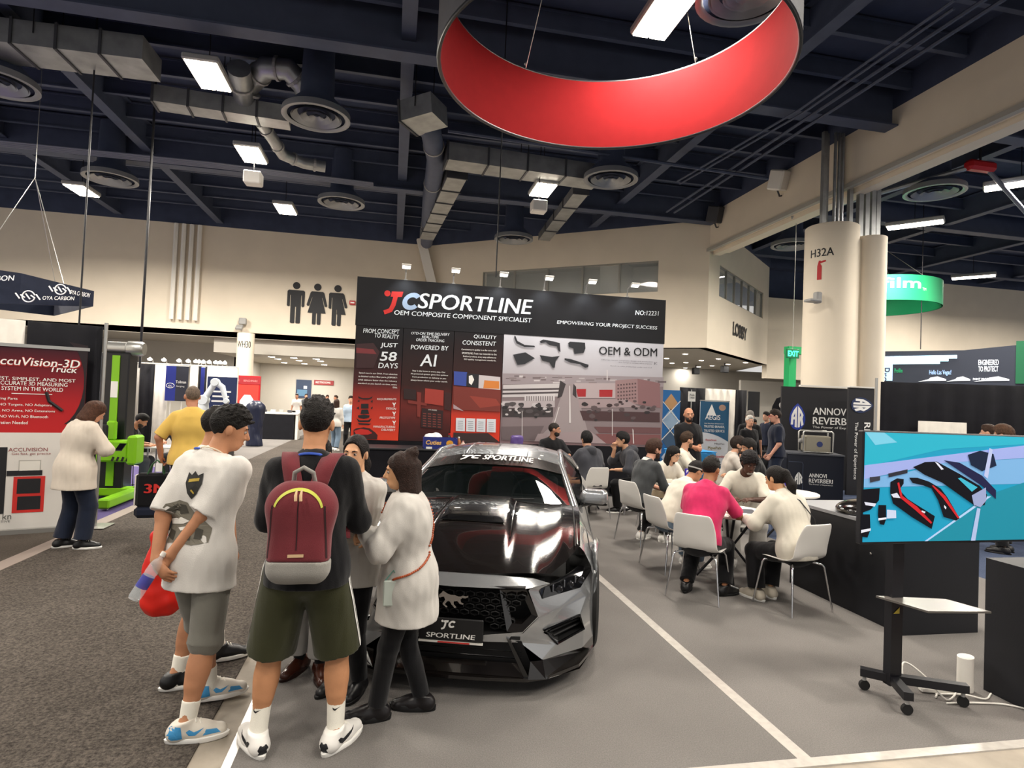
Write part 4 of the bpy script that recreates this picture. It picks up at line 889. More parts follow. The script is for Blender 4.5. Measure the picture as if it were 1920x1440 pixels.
# plate
pl_ = bpy.data.objects.new('show_plate', None); link(pl_, car)
b = MB(); b.bevbox((0, .012, .40), (.405, .016, .14), .006); b.build('plate_panel', mat('plate_black', '121214', .45), pl_)
b = MB(); b.box((0, .012, .322), (.405, .014, .012)); b.build('plate_edge', M_WHITE, pl_); b = MB(); b.box((.02, .003, .322), (.2, .003, .008)); b.build('red_strip', M_RTXT, pl_)
text('SPORTLINE', (-.155, .004, .348), (1, 0, 0), (0, 0, 1), .31, .030, M_WTXT, pl_, bold=.02, shear=.1, lift=.002)
def jc(o, r, u, h, parent, mj, mc, lift=.003):
    """the J with a dot and the C, h = cap height"""
    o, r, u = (np.array(q_, float) for q_ in (o, r, u)); nn = unit(np.cross(r, u))
    J_ = [(.36, 1.0), (1.0, 1.02), (.93, .72), (.70, .70), (.60, .22), (.42, -.15), (.02, -.32), (-.06, -.10), (.24, .03), (.36, .30), (.45, .70), (.30, .70)]
    def pg(poly, nm, m_): b_ = MB(); b_.add([o+nn*lift+r*(x*h)+u*(y*h) for x, y in poly], [tuple(range(len(poly)))[::-1]]); return b_.build(nm, m_, parent)
    pg(J_, 'letter_j', mj); pg([(.12+.17*math.sin(a_), .88+.17*math.cos(a_)) for a_ in np.linspace(0, 6.28, 15)[:-1]], 'letter_dot', mj)
    cc = []
    for a_ in np.linspace(math.radians(40), math.radians(320), 18): cc.append((1.50+.52*math.cos(a_)+.12*math.sin(a_), .5+.5*math.sin(a_)))
    for a_ in np.linspace(math.radians(320), math.radians(40), 18): cc.append((1.50+.26*math.cos(a_)+.06*math.sin(a_), .5+.24*math.sin(a_)))
    pg(cc[::-1], 'letter_c', mc)
jc((-.06, .004, .412), (1, 0, 0), (0, 0, 1), .045, pl_, M_WTXT, M_WTXT, .002)
# lower grille and splitter
b = MB(); b.add([(-.44, .06, .34), (.44, .06, .34), (.52, .12, .14), (-.52, .12, .14)], [(0, 1, 2, 3)]); b.build('lower_grille', M_MBLK, car)
for i in range(4): b = MB(); b.tube([(-.44, .075+.012*i, .31-.045*i), (.44, .075+.012*i, .31-.045*i)], .006, 6); b.build('lower_slat', M_GBLK, car)
sp = [(0, -.01), (.25, -.005), (.26, .0), (.48, .02), (.62, .09), (.81, .30), (.92, .60), (.90, .75), (0, .75)]
b = MB(); b.prism([(x, y) for x, y in sp]+[(-x, y) for x, y in sp[-2:0:-1]], (0, 0, .108), (1, 0, 0), (0, 1, 0), .02); b.build('splitter', M_CARB, car)
b = MB(); b.add([(-.46, .03, .13), (.46, .03, .13), (.42, .09, .19), (-.42, .09, .19)], [(0, 1, 2, 3)]); b.build('splitter_ramp', M_CARB, car)
# glass house
ws = loft([[(0, 1.42, .987), (.42, 1.43, .978), (.74, 1.48, .95)], [(0, 1.78, 1.165), (.38, 1.80, 1.155), (.69, 1.86, 1.10)], [(0, 2.12, 1.298), (.33, 2.14, 1.285), (.625, 2.22, 1.215)]], 6, 5)
b = MB(); b.grid(ws[:, ::-1][::-1]); mir(b).build('windshield', M_GLASS, car, 60)
def wsp(u, v):   # u across -1..1, v 0 bottom..1 top
    i = v*(ws.shape[0]-1); j = abs(u)*(ws.shape[1]-1); i0, j0 = min(int(i), ws.shape[0]-2), min(int(j), ws.shape[1]-2); fi, fj = i-i0, j-j0
    p = (ws[i0, j0]*(1-fi)*(1-fj)+ws[i0+1, j0]*fi*(1-fj)+ws[i0, j0+1]*(1-fi)*fj+ws[i0+1, j0+1]*fi*fj).copy()
    if u < 0: p[0] = -p[0]
    return p+V3(0, -.006, .008)
b = MB(); b.grid(np.array([[wsp(u, v) for u in np.linspace(-.985, .985, 25)] for v in np.linspace(1.0, .70, 6)])); b.build('sun_strip', mat('sunstrip', '1a1614', .25, coat=.5), car, 60)
def wwarp(p): q_ = wsp(p[0], p[2]); return q_+V3(0, -.007, .010)
sl = bpy.data.objects.new('strip_lettering', None); link(sl, car)
text('SPORTLINE', (-.165, 0, .81), (1, 0, 0), (0, 0, 1), .72, .14, M_WTXT, sl, bold=.03, shear=.25, warp=wwarp)
def pgw(poly, nm):
    b_ = MB(); b_.add([wwarp((x, 0, z)) for x, z in poly], [tuple(range(len(poly)))[::-1]]); b_.build(nm, M_WTXT, sl)
pgw([(-.43, .925), (-.31, .935), (-.315, .90), (-.36, .895), (-.40, .82), (-.45, .79), (-.47, .80), (-.43, .84), (-.40, .895), (-.435, .892)], 'letter_j'); pgw([(-.455+.02*math.sin(a_), .918+.02*math.cos(a_)) for a_ in np.linspace(0, 6.28, 9)[:-1]], 'letter_dot')
pgw([(-.20, .925), (-.28, .925), (-.315, .90), (-.325, .85), (-.305, .825), (-.225, .825), (-.22, .85), (-.285, .852), (-.285, .885), (-.265, .9), (-.205, .9)], 'letter_c')
roof = loft([[(0, 2.11, 1.300), (.33, 2.13, 1.287), (.63, 2.21, 1.217)], [(0, 2.45, 1.350), (.33, 2.45, 1.340), (.62, 2.5, 1.285)], [(0, 2.85, 1.362), (.33, 2.85, 1.352), (.61, 2.85, 1.298)], [(0, 3.25, 1.335), (.33, 3.25, 1.325), (.60, 3.25, 1.27)]], 6, 5)
b = MB(); b.grid(roof[:, ::-1][::-1]); mir(b).build('roof', M_SILV, car, 60)
for q in (-.30, .30): b = MB(); b.tube([(q, 2.16+i*.2, np.interp(2.16+i*.2, [2.1, 2.45, 2.85, 3.25], [1.292, 1.345, 1.357, 1.33])) for i in range(6)], .006, 5); b.build('roof_seam', M_SILV, car)
rw = loft([[(0, 3.24, 1.337), (.33, 3.24, 1.327), (.60, 3.25, 1.272)], [(0, 3.65, 1.22), (.36, 3.65, 1.215), (.68, 3.6, 1.15)], [(0, 4.0, 1.085), (.4, 4.0, 1.08), (.78, 3.9, 1.03)]], 5, 4)
b = MB(); b.grid(rw[:, ::-1][::-1]); mir(b).build('rear_window', M_GLASS, car, 60)
for q in (-1, 1):
    b = MB(); b.tube([(q*.775, 1.44, .942), (q*.70, 1.84, 1.10), (q*.64, 2.2, 1.218), (q*.625, 2.5, 1.288), (q*.61, 2.9, 1.295), (q*.62, 3.25, 1.262), (q*.72, 3.6, 1.15), (q*.79, 3.9, 1.04)], [.03, .028, .028, .028, .028, .035, .05, .05], 8); b.build('roof_pillar', M_SILV, car, 60)
    gw = [V3(q*x, y, z) for x, y, z in ((.83, 1.55, .945), (.70, 1.9, 1.115), (.635, 2.25, 1.22), (.62, 2.9, 1.28), (.66, 3.3, 1.20), (.86, 3.3, .985), (.855, 2.4, .945))]
    b = MB(); b.add(gw, [tuple(range(7)) if q < 0 else tuple(range(7))[::-1]]); b.build('side_window', M_GLASS, car)
    m_ = bpy.data.objects.new('door_mirror', None); link(m_, car)
    S = SDF((q*.93-.16, 1.60, .9), (q*.93+.16, 1.95, 1.13), .007); S.box((q*.95, 1.74, 1.01), (.115, .075, .062), rot('Z', q*-8), .045); S.cap((q*.86, 1.74, .985), (q*1.0, 1.72, 1.0), .05, .055, k=.03); S.build('mirror_cap', M_SILV, m_)
    b = MB(); b.bevbox((q*.95, 1.75, .945), (.22, .13, .025), .01); b.tube([(q*.82, 1.70, .93), (q*.90, 1.73, .945)], .022, 8); b.build('mirror_base', M_GBLK, m_)
    b = MB(); b.bevbox((q*.955, 1.822, 1.01), (.19, .01, .095), .003); b.build('mirror_glass', M_CHROME, m_)
    for y in (.96, 3.68):
        w = bpy.data.objects.new('wheel', None); link(w, car); w.location = (q*.83, y, .335)
        b = MB(); b.lathe([(.23, -.11), (.30, -.12), (.332, -.10), (.335, .10), (.30, .12), (.23, .11)], (0, 0, 0), 40, (1, 0, 0), cap=False); b.build('tyre', M_TYRE, w, 40)
        b = MB(); b.lathe([(.23, -.11), (.22, .10)], (0, 0, 0), 32, (1, 0, 0), cap=False); b.lathe([(.001, 0), (.235, .0)], (q*-.09, 0, 0), 24, (1, 0, 0), cap=False); b.build('rim', M_RIM, w, 40)
        for i in range(10):
            a_ = math.pi*2*i/10; b = MB(); b.tube([(q*.085, .03*math.cos(a_), .03*math.sin(a_)), (q*.10, .22*math.cos(a_), .22*math.sin(a_))], [.02, .014], 6); b.build('spoke', M_RIM, w)
# wipers, cabin
for q in (.0, .42): b = MB(); b.tube([(q-.42, 1.40, .985), (q, 1.44, 1.0)], .008, 6); b.build('wiper', M_MBLK, car)
b = MB(); b.grid(loft([[(0, 1.45, .93), (.4, 1.45, .93), (.72, 1.5, .92)], [(0, 1.75, .955), (.4, 1.75, .955), (.76, 1.78, .93)], [(0, 1.95, .90), (.4, 1.95, .92), (.78, 1.95, .90)], [(0, 1.97, .7), (.4, 1.97, .7), (.78, 1.97, .7)]], 3, 3)); mir(b).build('dashboard', M_INT, car, 60)
sw_ = bpy.data.objects.new('steering_wheel', None); link(sw_, car); ax = unit((0, -.85, .5)); xx = V3(1, 0, 0); yy = np.cross(ax, xx)
b = MB(); b.tube([V3(.36, 2.02, .93)+.18*(math.cos(a_)*xx+math.sin(a_)*yy) for a_ in np.linspace(0, 2*math.pi, 25)[:-1]], .016, 8, closed=True); b.build('rim_ring', M_INT, sw_, 60); b = MB(); b.box((.36, 2.02, .93), (.34, .03, .04)); b.build('hub', M_INT, sw_)
for q in (-.37, .37):
    se = bpy.data.objects.new('car_seat', None); link(se, car); S = SDF((q-.32, 2.1, .3), (q+.32, 3.0, 1.3), .016); S.box((q, 2.62, .72), (.24, .06, .34), rot('X', -14), .05); S.build('backrest', M_INT, se); S = SDF((q-.32, 2.1, .2), (q+.32, 3.1, 1.4), .016); S.box((q, 2.70, 1.13), (.14, .05, .10), rot('X', -14), .045); S.build('headrest', M_INT, se); S = SDF((q-.32, 2.0, .2), (q+.32, 3.0, .8), .02); S.box((q, 2.38, .45), (.25, .26, .07), None, .05); S.build('cushion', M_INT, se)
b = MB(); b.box((0, 2.5, .25), (1.7, 4.0, .06)); b.build('floor_pan', M_MBLK, car)
b = MB(); b.bevbox((0, 2.05, 1.215), (.24, .03, .06), .015); b.build('rear_view_mirror', M_MBLK, car)
# ================================================================ booth backdrop
BY = 11.4; bpl = yplane(BY); BO = V3(-.72, BY, 0)
bd = thing('booth_backdrop', 'tall printed booth backdrop wall with black header and red panels', 'backdrop', BO)
def bp(x, y, lift=0): p = onp(x, y, bpl)-BO; p[1] -= lift; return p
_pl = [0]
def ppx(poly, name, m, lift=.004, parent=None):
    _pl[0] += 1; lift += .00001*_pl[0]
    b = MB(); b.add([bp(x, y, lift) for x, y in poly], [tuple(range(len(poly)))]); o = b.build(name, m, parent or bd); 
    if o.data.polygons[0].normal[1] > 0: o.data.flip_normals()
    return o
def gradmat(name, stops, z0, z1, rough=.55, noise=0):
    """printed vertical colour gradient (ink on fabric), in the object's own height"""
    m = mat(name, stops[0][1], rough, 0, .25, 3, spec=.3); nt = m.node_tree; b = nt.nodes['Principled BSDF']; tc = nt.nodes.new('ShaderNodeTexCoord'); sx = nt.nodes.new('ShaderNodeSeparateXYZ'); mr = nt.nodes.new('ShaderNodeMapRange'); mr.inputs[1].default_value = z0; mr.inputs[2].default_value = z1
    cr = nt.nodes.new('ShaderNodeValToRGB'); e = cr.color_ramp.elements
    while len(e) < len(stops): e.new(.5)
    for i, (p, c) in enumerate(stops): e[i].position = p; e[i].color = lin(c)+(1,)
    nt.links.new(tc.outputs['Object'], sx.inputs[0]); nt.links.new(sx.outputs['Z'], mr.inputs[0])
    if noise:
        n = nt.nodes.new('ShaderNodeTexNoise'); n.inputs['Scale'].default_value = 5; n.inputs['Detail'].default_value = 6; nt.links.new(tc.outputs['Object'], n.inputs['Vector']); ad = nt.nodes.new('ShaderNodeMath'); ad.operation = 'MULTIPLY_ADD'; ad.inputs[1].default_value = noise; nt.links.new(n.outputs['Fac'], ad.inputs[0]); nt.links.new(mr.outputs[0], ad.inputs[2]); nt.links.new(ad.outputs[0], cr.inputs['Fac'])
    else: nt.links.new(mr.outputs[0], cr.inputs['Fac'])
    nt.links.new(cr.outputs['Color'], b.inputs['Base Color']); return m
b = MB(); b.box((3.05, .12, 2.0), (6.1, .12, 4.0)); b.build('frame', M_BLACK, bd)
b = MB(); b.box((3.05, .025, 3.56), (6.12, .05, .90)); b.build('header_fabric', mat('header_black', '17171b', .5, 0, .6, 2.2, spec=.35), bd)
pn = [(-.0, .94), (.98, .99), (2.0, .98)]
hdz = 3.12
g1 = gradmat('panel_red_a', [(0, 'e0442c'), (.25, 'c0392b'), (.5, '4a2426'), (.75, '231d20'), (1, '1b1a1d')], 1.0, hdz); g2 = gradmat('panel_red_b', [(0, '2a1a1c'), (.2, '4e2322'), (.36, '6b2a26'), (.55, '38211f'), (1, '1d1b1e')], 1.0, hdz, noise=.12); g3 = gradmat('panel_red_c', [(0, 'e0412c'), (.22, 'd03c2a'), (.33, '8e3a32'), (.6, '3a2423'), (1, '1d1b1e')], 1.0, hdz)
xs = [bp(x, 720)[0] for x in (663, 752, 848, 941, 1244)]
for i, g_ in enumerate((g1, g2, g3)):
    b = MB(); x0, x1 = (max(0, xs[i]) if i else 0), xs[i+1]; b.box(((x0+x1)/2, .03, (1.0+hdz)/2), (x1-x0-.012, .05, hdz-1.0-.01)); b.build('graphic_panel', g_, bd)
b = MB(); b.box(((xs[3]+6.1)/2, .03, (1.0+hdz)/2), (6.1-xs[3]-.012, .05, hdz-1.01)); b.build('photo_panel', gradmat('photo_sky', [(0, '8d7478'), (.5, 'a08e90'), (.62, 'b9b4ba'), (1, 'd3d3da')], 1.0, hdz), bd)
b = MB(); b.box((3.05, .03, .5), (6.1, .05, .99)); b.build('lower_skirt', M_BLK, bd)
HW = mat('header_white', 'e8eef2', .5)
kw = dict(parent=bd, org=BO, lift=.006)
textpx('SPORTLINE', 783, 578, 999, 590, 29, bpl, HW, bold=.022, shear=.18, **kw)
_o = bp(721, 579); jc(_o, unit(bp(760, 581)-_o), (0, 0, 1), .33, bd, M_RTXT, mat('logo_blue', '9fb4cf', .5), .006)
for s_, x0, y0, x1, y1, c_, bo in (('OEM COMPOSITE COMPONENT SPECIALIST', 739, 590, 997, 605, 8.5, .010), ('NO:12231', 1191, 590.5, 1235, 592, 8.5, .012), ('EMPOWERING YOUR PROJECT SUCCESS', 1044, 609, 1232, 620, 8.5, .010),
    ('FROM CONCEPT', 681, 624, 749, 626, 8, .012), ('TO REALITY', 702, 632.5, 748, 636, 8, .012), ('JUST', 713, 653, 746, 654, 10.5, .016), ('58', 712, 676.5, 744, 677.5, 17.5, .016), ('DAYS', 709, 690, 746, 691, 10, .016),
    ('OTD-ON TIME DELIVERY', 771, 627, 843, 630, 5, .010), ('REAL-TIME', 791, 634, 823, 635, 5, .010), ('ORDER TRACKING', 780, 639.6, 833, 642, 5.2, .010), ('POWERED BY', 770, 655, 841, 657.5, 8.5, .016), ('AI', 787, 686.5, 819, 687.5, 22.5, .010), ('QUALITY', 888, 635, 931, 637.5, 7.8, .012), ('CONSISTENT', 867, 646, 930, 649, 8.2, .012),
    ('REQUIREMENTS', 707, 750.5, 743, 751, 4, .010), ('DESIGN', 724, 767.5, 742.5, 768.5, 4, .010), ('PROTOTYPE', 712, 785, 741, 785.5, 4, .010), ('MANUFACTURING', 700, 801.7, 741, 802.5, 4, .010), ('DELIVERY', 715, 807.5, 741, 808.5, 4, .010)):
    textpx(s_, x0, y0, x1, y1, c_, bpl, HW if y0 < 700 else M_WTXT, bold=bo, shear=.12, **kw)
for s_, x0, y0, x1, y1 in (('Speed runs in our DNA. From sketches', 673, 701, 745, 704.2), ('to finished carbon fiber parts, JCSPORT-', 672, 707.5, 745, 710.5), ('LINE delivers faster than the industry', 671.5, 714, 744, 717), ('standard so you launch on time, every', 671, 720.5, 744, 723.5), ('time.', 736, 727.5, 745, 728.3), ('Stay in the know at every step. Our', 773, 697, 835, 700.3), ('AI-powered system gives live updates', 770, 702.5, 840, 706), ('from production to delivery so you', 773, 708.5, 836, 712), ('always know where your order stands.', 770, 714.5, 839, 718), ('Consistency in quality is at the core of JC', 865, 657, 931, 660), ('SPORTLINE. From raw materials to the', 866, 663.5, 931, 666.5), ('finished product, every step adheres to', 868, 670, 930, 673), ('ISO quality management standards.', 870, 675.5, 930, 678.5)):
    textpx(s_, x0, y0, x1, y1, 3.6, bpl, M_WTXT, bold=.012, **kw)
textpx('OEM & ODM', 1123, 665, 1232, 668.5, 15.5, bpl, M_KTXT, bold=.012, **kw)
for s_, x0, y0, x1, y1 in (('Offering custom composite design and production', 1127, 676, 1224, 680), ('from concept to complete vehicle programs', 1160, 681, 1222, 684), ('Sketch to mass production under one roof', 1144, 687.5, 1222, 691)): textpx(s_, x0, y0, x1, y1, 2.6, bpl, mat('grey_print', '6f6d74', .6), **kw)
M_PK = mat('print_black', '1d1b1f', .6); M_PD = mat('print_darkbrown', '3a2a2a', .6)
for y in (755, 772, 789): ppx([(735.5, y), (737.5, y), (739, y+3), (740.5, y), (742.5, y), (739.8, y+5), (739.6, y+8), (738.2, y+8), (738.2, y+5)], 'printed_arrow', M_WTXT)
# exploded car parts, first panel
for pg in ([(671, 743), (680, 746.5), (692, 746.5), (699, 743), (697, 747), (690, 749), (681, 749), (673, 747)], [(677, 757), (691, 757), (691, 766), (677, 766)], [(678, 768), (690, 768), (692, 776), (676, 776)], [(671, 779), (682, 777), (693, 779), (692, 783), (682, 785), (672, 783)], [(668, 784), (674, 788), (690, 788), (697, 784), (693, 791), (672, 791)], [(671, 793), (696, 794.5), (692, 797), (673, 796)], [(670, 752), (674, 750), (674, 754)], [(695, 752), (699, 750), (698, 756)], [(668, 765), (673, 762), (673, 768)], [(695, 765), (699, 762), (698, 768)]): ppx(pg, 'printed_car_part', M_PK)
ppx([(663, 806), (668, 803), (682, 801), (693, 803), (704, 811), (708, 816), (707, 824), (663, 823)], 'printed_car', mat('print_maroon', '3c1a1a', .5)); ppx([(664, 808), (676, 804), (690, 806), (698, 812), (690, 815), (668, 815)], 'printed_car_top', M_RTXT, .006)
ppx([(668, 645), (700, 643), (712, 660), (700, 690), (668, 690)], 'printed_car', mat('print_dimred', '3a2023', .5)); ppx([(668, 652), (700, 655), (706, 664), (668, 662)], 'printed_glow', mat('print_rose', '7c3236', .5), .006)
# screens, second panel
for pg, c_ in (([(797, 728), (832, 732), (831, 761), (796, 756)], 'a33b31'), ([(791, 765), (831, 770), (829, 805), (789, 801)], '2f1a1b'), ([(757, 728), (780, 731), (780, 750), (757, 748)], '2c1a1a'), ([(782, 735), (790, 736), (788, 782), (782, 781)], '7d3029'), ([(765, 750), (800, 756), (800, 761), (765, 756)], '7d3029'), ([(833, 735), (846, 737), (846, 770), (833, 768)], '3a1c1c')): ppx(pg, 'printed_screen', mat('print_'+c_, c_, .5), .005)
for i in range(6):
    for j in range(4): ppx([(793+j*9.2, 774+i*4.6+j*.8), (799+j*9.2, 774.6+i*4.6+j*.8), (799+j*9.2, 776.6+i*4.6+j*.8), (793+j*9.2, 776+i*4.6+j*.8)], 'printed_screen_row', mat('print_7a3a34', '7a3a34', .5), .007)
textpx('LIVE ORDERS', 803, 769, 819, 770.5, 2.2, bpl, M_WTXT, **kw)
# pictures, third panel
for pg, c_ in (([(851, 696), (876, 698), (874, 724), (851, 722)], '3b4fa0'), ([(875, 700), (900, 702), (897, 728), (874, 724)], '232228'), ([(898, 703), (938, 707), (938, 731), (897, 728)], 'cfc6c8'), ([(908, 713), (936, 715), (936, 729), (906, 728)], 'd9843e'), ([(850, 724), (938, 731), (938, 772), (850, 768)], '7a332b'), ([(850, 758), (870, 771), (850, 766)], 'b09aa0'), ([(880, 742), (930, 748), (938, 760), (900, 765)], '963f33')): ppx(pg, 'printed_picture', mat('print_'+c_, c_, .5), .005)
for pg in ([(879, 705), (885, 703), (889, 712), (884, 722), (879, 718)],): ppx(pg, 'printed_picture', M_WTXT, .007)
for i in range(4):
    x = 855+19.2*i; ppx([(x, 783.5+i*.7), (x+17, 784+i*.7), (x+16.6, 808.5+i*.8), (x-.4, 808+i*.7)], 'printed_certificate', mat('paper', 'dfe2e8', .6), .006)
    for j in range(5): ppx([(x+3, 789+j*3.6+i*.7), (x+13, 789.4+j*3.6+i*.7), (x+13, 790.3+j*3.6+i*.7), (x+3, 789.9+j*3.6+i*.7)], 'printed_line', mat('print_9aa', '99a0aa', .6), .008)
ppx([(850, 811), (875, 812), (915, 812), (938, 830), (938, 833), (850, 829)], 'printed_table', M_PD, .005)
# factory photograph
def zp(x, y): return (640+x/3, 480+y/3)
def zpoly(pts_, nm, c_, lift): ppx([zp(*p) for p in pts_], nm, mat('print_'+c_, c_, .6), lift)
zpoly([(905, 665), (1812, 690), (1800, 1070), (900, 1035)], 'printed_ground', '85777a', .004)
zpoly([(905, 660), (1812, 682), (1812, 735), (905, 720)], 'printed_skyline', '9d9296', .005)
rs = random.Random(3)
for i in range(46):
    x = rs.uniform(915, 1790); y = 676+(x-905)*.026+rs.uniform(0, 34); w = rs.uniform(14, 50); h = rs.uniform(4, 11); zpoly([(x, y-h), (x+w, y-h), (x+w, y), (x, y)], 'printed_city_block', rs.choice(['b9b0b2', '6b5f62', '8a7e80', 'cfc8c9', '77696c']), .006)
for pts_, c_ in (([(910, 725), (1230, 718), (1240, 790), (905, 795)], 'c9c3c4'), ([(905, 748), (1232, 742), (1234, 752), (905, 758)], '4d4548'), ([(905, 770), (1236, 762), (1237, 772), (905, 780)], '4d4548'), ([(1310, 715), (1560, 715), (1560, 800), (1310, 800)], 'b5a6a8'), ([(1322, 748), (1376, 748), (1374, 792), (1322, 792)], 'a5272c'), ([(1450, 752), (1525, 752), (1523, 793), (1450, 793)], 'a5272c'), ([(1540, 700), (1665, 690), (1668, 835), (1540, 815)], '9d7f80'), ([(1665, 690), (1790, 715), (1795, 855), (1668, 835)], '8b6668'), ([(1030, 780), (1200, 775), (1200, 818), (1030, 820)], 'd2cccd'), ([(1260, 720), (1310, 720), (1385, 985), (1400, 1000), (1090, 1040), (1175, 960)], '9c9092'), ([(905, 860), (1190, 850), (1190, 905), (905, 905)], '3d3638'), ([(1340, 870), (1790, 880), (1790, 935), (1360, 925)], '4a3436'), ([(900, 960), (1140, 955), (1100, 1035), (900, 1030)], '6d6063'), ([(1420, 960), (1795, 965), (1795, 1000), (1450, 995)], '6b4a4c'), ([(1430, 1000), (1795, 1005), (1795, 1065), (1480, 1055)], '7c4f50'), ([(1105, 1000), (1400, 985), (1490, 1055), (1085, 1042)], 'a08f92'), ([(905, 815), (1200, 812), (1200, 850), (905, 855)], 'b7adb0'), ([(1330, 805), (1600, 805), (1680, 850), (1340, 855)], 'a39092'), ([(1230, 700), (1262, 720), (1240, 790), (1215, 800)], '3b3537'), ([(1305, 720), (1320, 735), (1322, 800), (1300, 780)], '3b3537')): zpoly(pts_, 'printed_building' if c_[0] in '9abcd8' else 'printed_ground_patch', c_, .0075)
for i in range(5):
    for j in range(7): x = 1552+j*16; y = 722+i*20-j*1.5; zpoly([(x, y), (x+9, y), (x+9, y+9), (x, y+9)], 'printed_window', '5f4a4c', .009)
for i in range(12): x = 1040+i*13; zpoly([(x, 788), (x+6, 788), (x+6, 814), (x, 815)], 'printed_window', '7d7577', .009)
for i in range(70):
    lft = rs.random() < .5; x = rs.uniform(910, 1170) if lft else rs.uniform(1350, 1780); y = rs.uniform(828, 905) if lft else rs.uniform(815, 925); w = rs.uniform(10, 26); h = w*.6
    zpoly([(x+w*math.cos(a)*rs.uniform(.7, 1), y+h*math.sin(a)*rs.uniform(.7, 1)) for a in np.linspace(0, 6.28, 9)[:-1]], 'printed_tree', rs.choice(['2f2a2c', '453a3c', '5c4e50', '3a2b2d'] if not lft else ['2b292b', '3c383a', '524c4e', 'c6c0c1']), .009)
for pts_ in ([(1222, 850), (1226, 850), (1200, 940), (1195, 940)], [(1282, 730), (1286, 730), (1290, 940), (1280, 940)], [(1015, 870), (1018, 870), (1018, 1030), (1014, 1030)], [(1522, 860), (1525, 860), (1525, 1010), (1521, 1010)], [(1636, 970), (1642, 980), (1646, 1055), (1640, 1055)], [(1492, 640), (1496, 640), (1497, 700), (1491, 700)]): zpoly(pts_, 'printed_lamp_post', 'd8d2d2', .010)
for pts_ in ([(973, 448), (980, 452), (990, 478), (1030, 500), (1085, 505), (1090, 513), (1030, 512), (985, 492), (972, 462)], [(1115, 480), (1135, 470), (1190, 480), (1228, 490), (1232, 540), (1222, 535), (1212, 508), (1170, 500), (1150, 485), (1120, 490)], [(1275, 490), (1285, 482), (1370, 488), (1372, 520), (1362, 545), (1310, 550), (1305, 520), (1280, 512)], [(965, 555), (1035, 542), (1088, 575), (1030, 608), (990, 612)], [(1115, 558), (1145, 562), (1185, 568), (1228, 562), (1205, 590), (1200, 628), (1188, 628), (1170, 598), (1130, 588)], [(1255, 575), (1290, 580), (1390, 612), (1388, 625), (1370, 628), (1340, 608), (1290, 600), (1255, 585)]): zpoly(pts_, 'printed_carbon_part', '2b2c31', .008)
textpx('JC', 1226, 684, 1232, 684.3, 5, bpl, M_KTXT, **kw)
# six arm lights along the top edge
for i, x in enumerate((760, 850, 938, 1021, 1100, 1178)):
    p = onp(x, 540, bpl); t = thing('arm_light', 'white clip-on arm light shining down the backdrop header', 'light', (p[0], BY, 4.0), 0, 'arm lights along the top of the backdrop')
    b = MB(); b.bevbox((0, .08, .01), (.07, .14, .04), .008); b.build('clamp', M_GREY, t); b = MB(); b.tube([(0, .06, .010), (0, .02, .17), (0, -.22, .24), (0, -.34, .22)], .012, 8); b.build('arm', M_GREY, t)
    b = MB(); b.bevbox((0, -.36, .20), (.17, .10, .035), .01, R=rot('X', -30)); b.build('lamp_head', M_WHITE, t); b = MB(); b.box((0, -.352, .18), (.14, .08, .01), R=rot('X', -30)); b.build('lens', M_SPOT, t)
    l = bpy.data.lights.new('arm_glow', 'SPOT'); l.energy = 22; l.spot_size = 1.7; l.spot_blend = .8; l.color = (.85, .93, 1); l.shadow_soft_size = .06; lo_ = bpy.data.objects.new('arm_glow', l); link(lo_, t); lo_.location = (0, -.36, .16); lo_.rotation_euler = (math.radians(25), 0, 0)
# black counter before the backdrop with odds and ends
ct = thing('black_counter', 'long black cloth covered counter in front of the backdrop', 'counter', (-.55, 10.2, 0)); b = MB(); b.bevbox((1.42, .35, .475), (2.84, .7, .93), .01); b.build('cloth_skirt', M_BLK, ct); b = MB(); b.bevbox((1.42, .35, .95), (2.9, .76, .03), .008); b.build('top', mat('counter_top', '1b1b1f', .5), ct)
CZ = .966
def onct(x, y=846): p = Py(x, y, 10.45); return p[0]
cx_ = onct(824); bx_ = thing('fruit_box', 'dark blue cardboard fruit box printed Cuties on the counter', 'box', (cx_, 10.42, CZ)); bw = onct(855)-onct(793); mb_ = mat('box_blue', '1d2a78', .55)
b = MB(); b.box((0, -.15, .09), (bw, .01, .18)); b.box((0, .15, .09), (bw, .01, .18)); b.box((-bw/2+.005, 0, .09), (.01, .3, .18)); b.box((bw/2-.005, 0, .09), (.01, .3, .18)); b.box((0, 0, .006), (bw, .3, .012)); b.build('carton', mb_, bx_)
text('Cuties', (-bw*.44, -.156, .07), (1, 0, 0), (0, 0, 1), bw*.46, .075, mat('orange_print', 'e0b06a', .5), bx_, bold=.03, shear=.15); b = MB(); b.prism([(.06*math.cos(a), .05*math.sin(a)) for a in np.linspace(0, 6.28, 16)[:-1]], (bw*.27, -.156, .10), (1, 0, 0), (0, 0, 1), .002); b.build('orange_picture', mat('orange_fruit', 'd8982c', .5), bx_); b = MB(); b.box((-bw*.34, -.157, .016), (.10, .002, .035)); b.build('label', M_WTXT, bx_)
S = SDF((-.3, -.25, -.02), (.3, .25, .35), .012); S.ell((0, 0, .1), (.17, .12, .1)); S.ell((.05, 0, .18), (.10, .08, .07), k=.05); S.ell((-.09, 0, .15), (.06, .07, .08), k=.04); S.folds(.012, 26, 3, (1, 1, 1)); S.keep((0, 0, 0), (0, 0, -1)); o = S.build('plastic_bag', mat('white_bag', 'e6e6e8', .35)); o.location = (onct(813), 10.75, CZ); tag(o, 'crumpled white plastic bag behind the fruit box', 'bag')
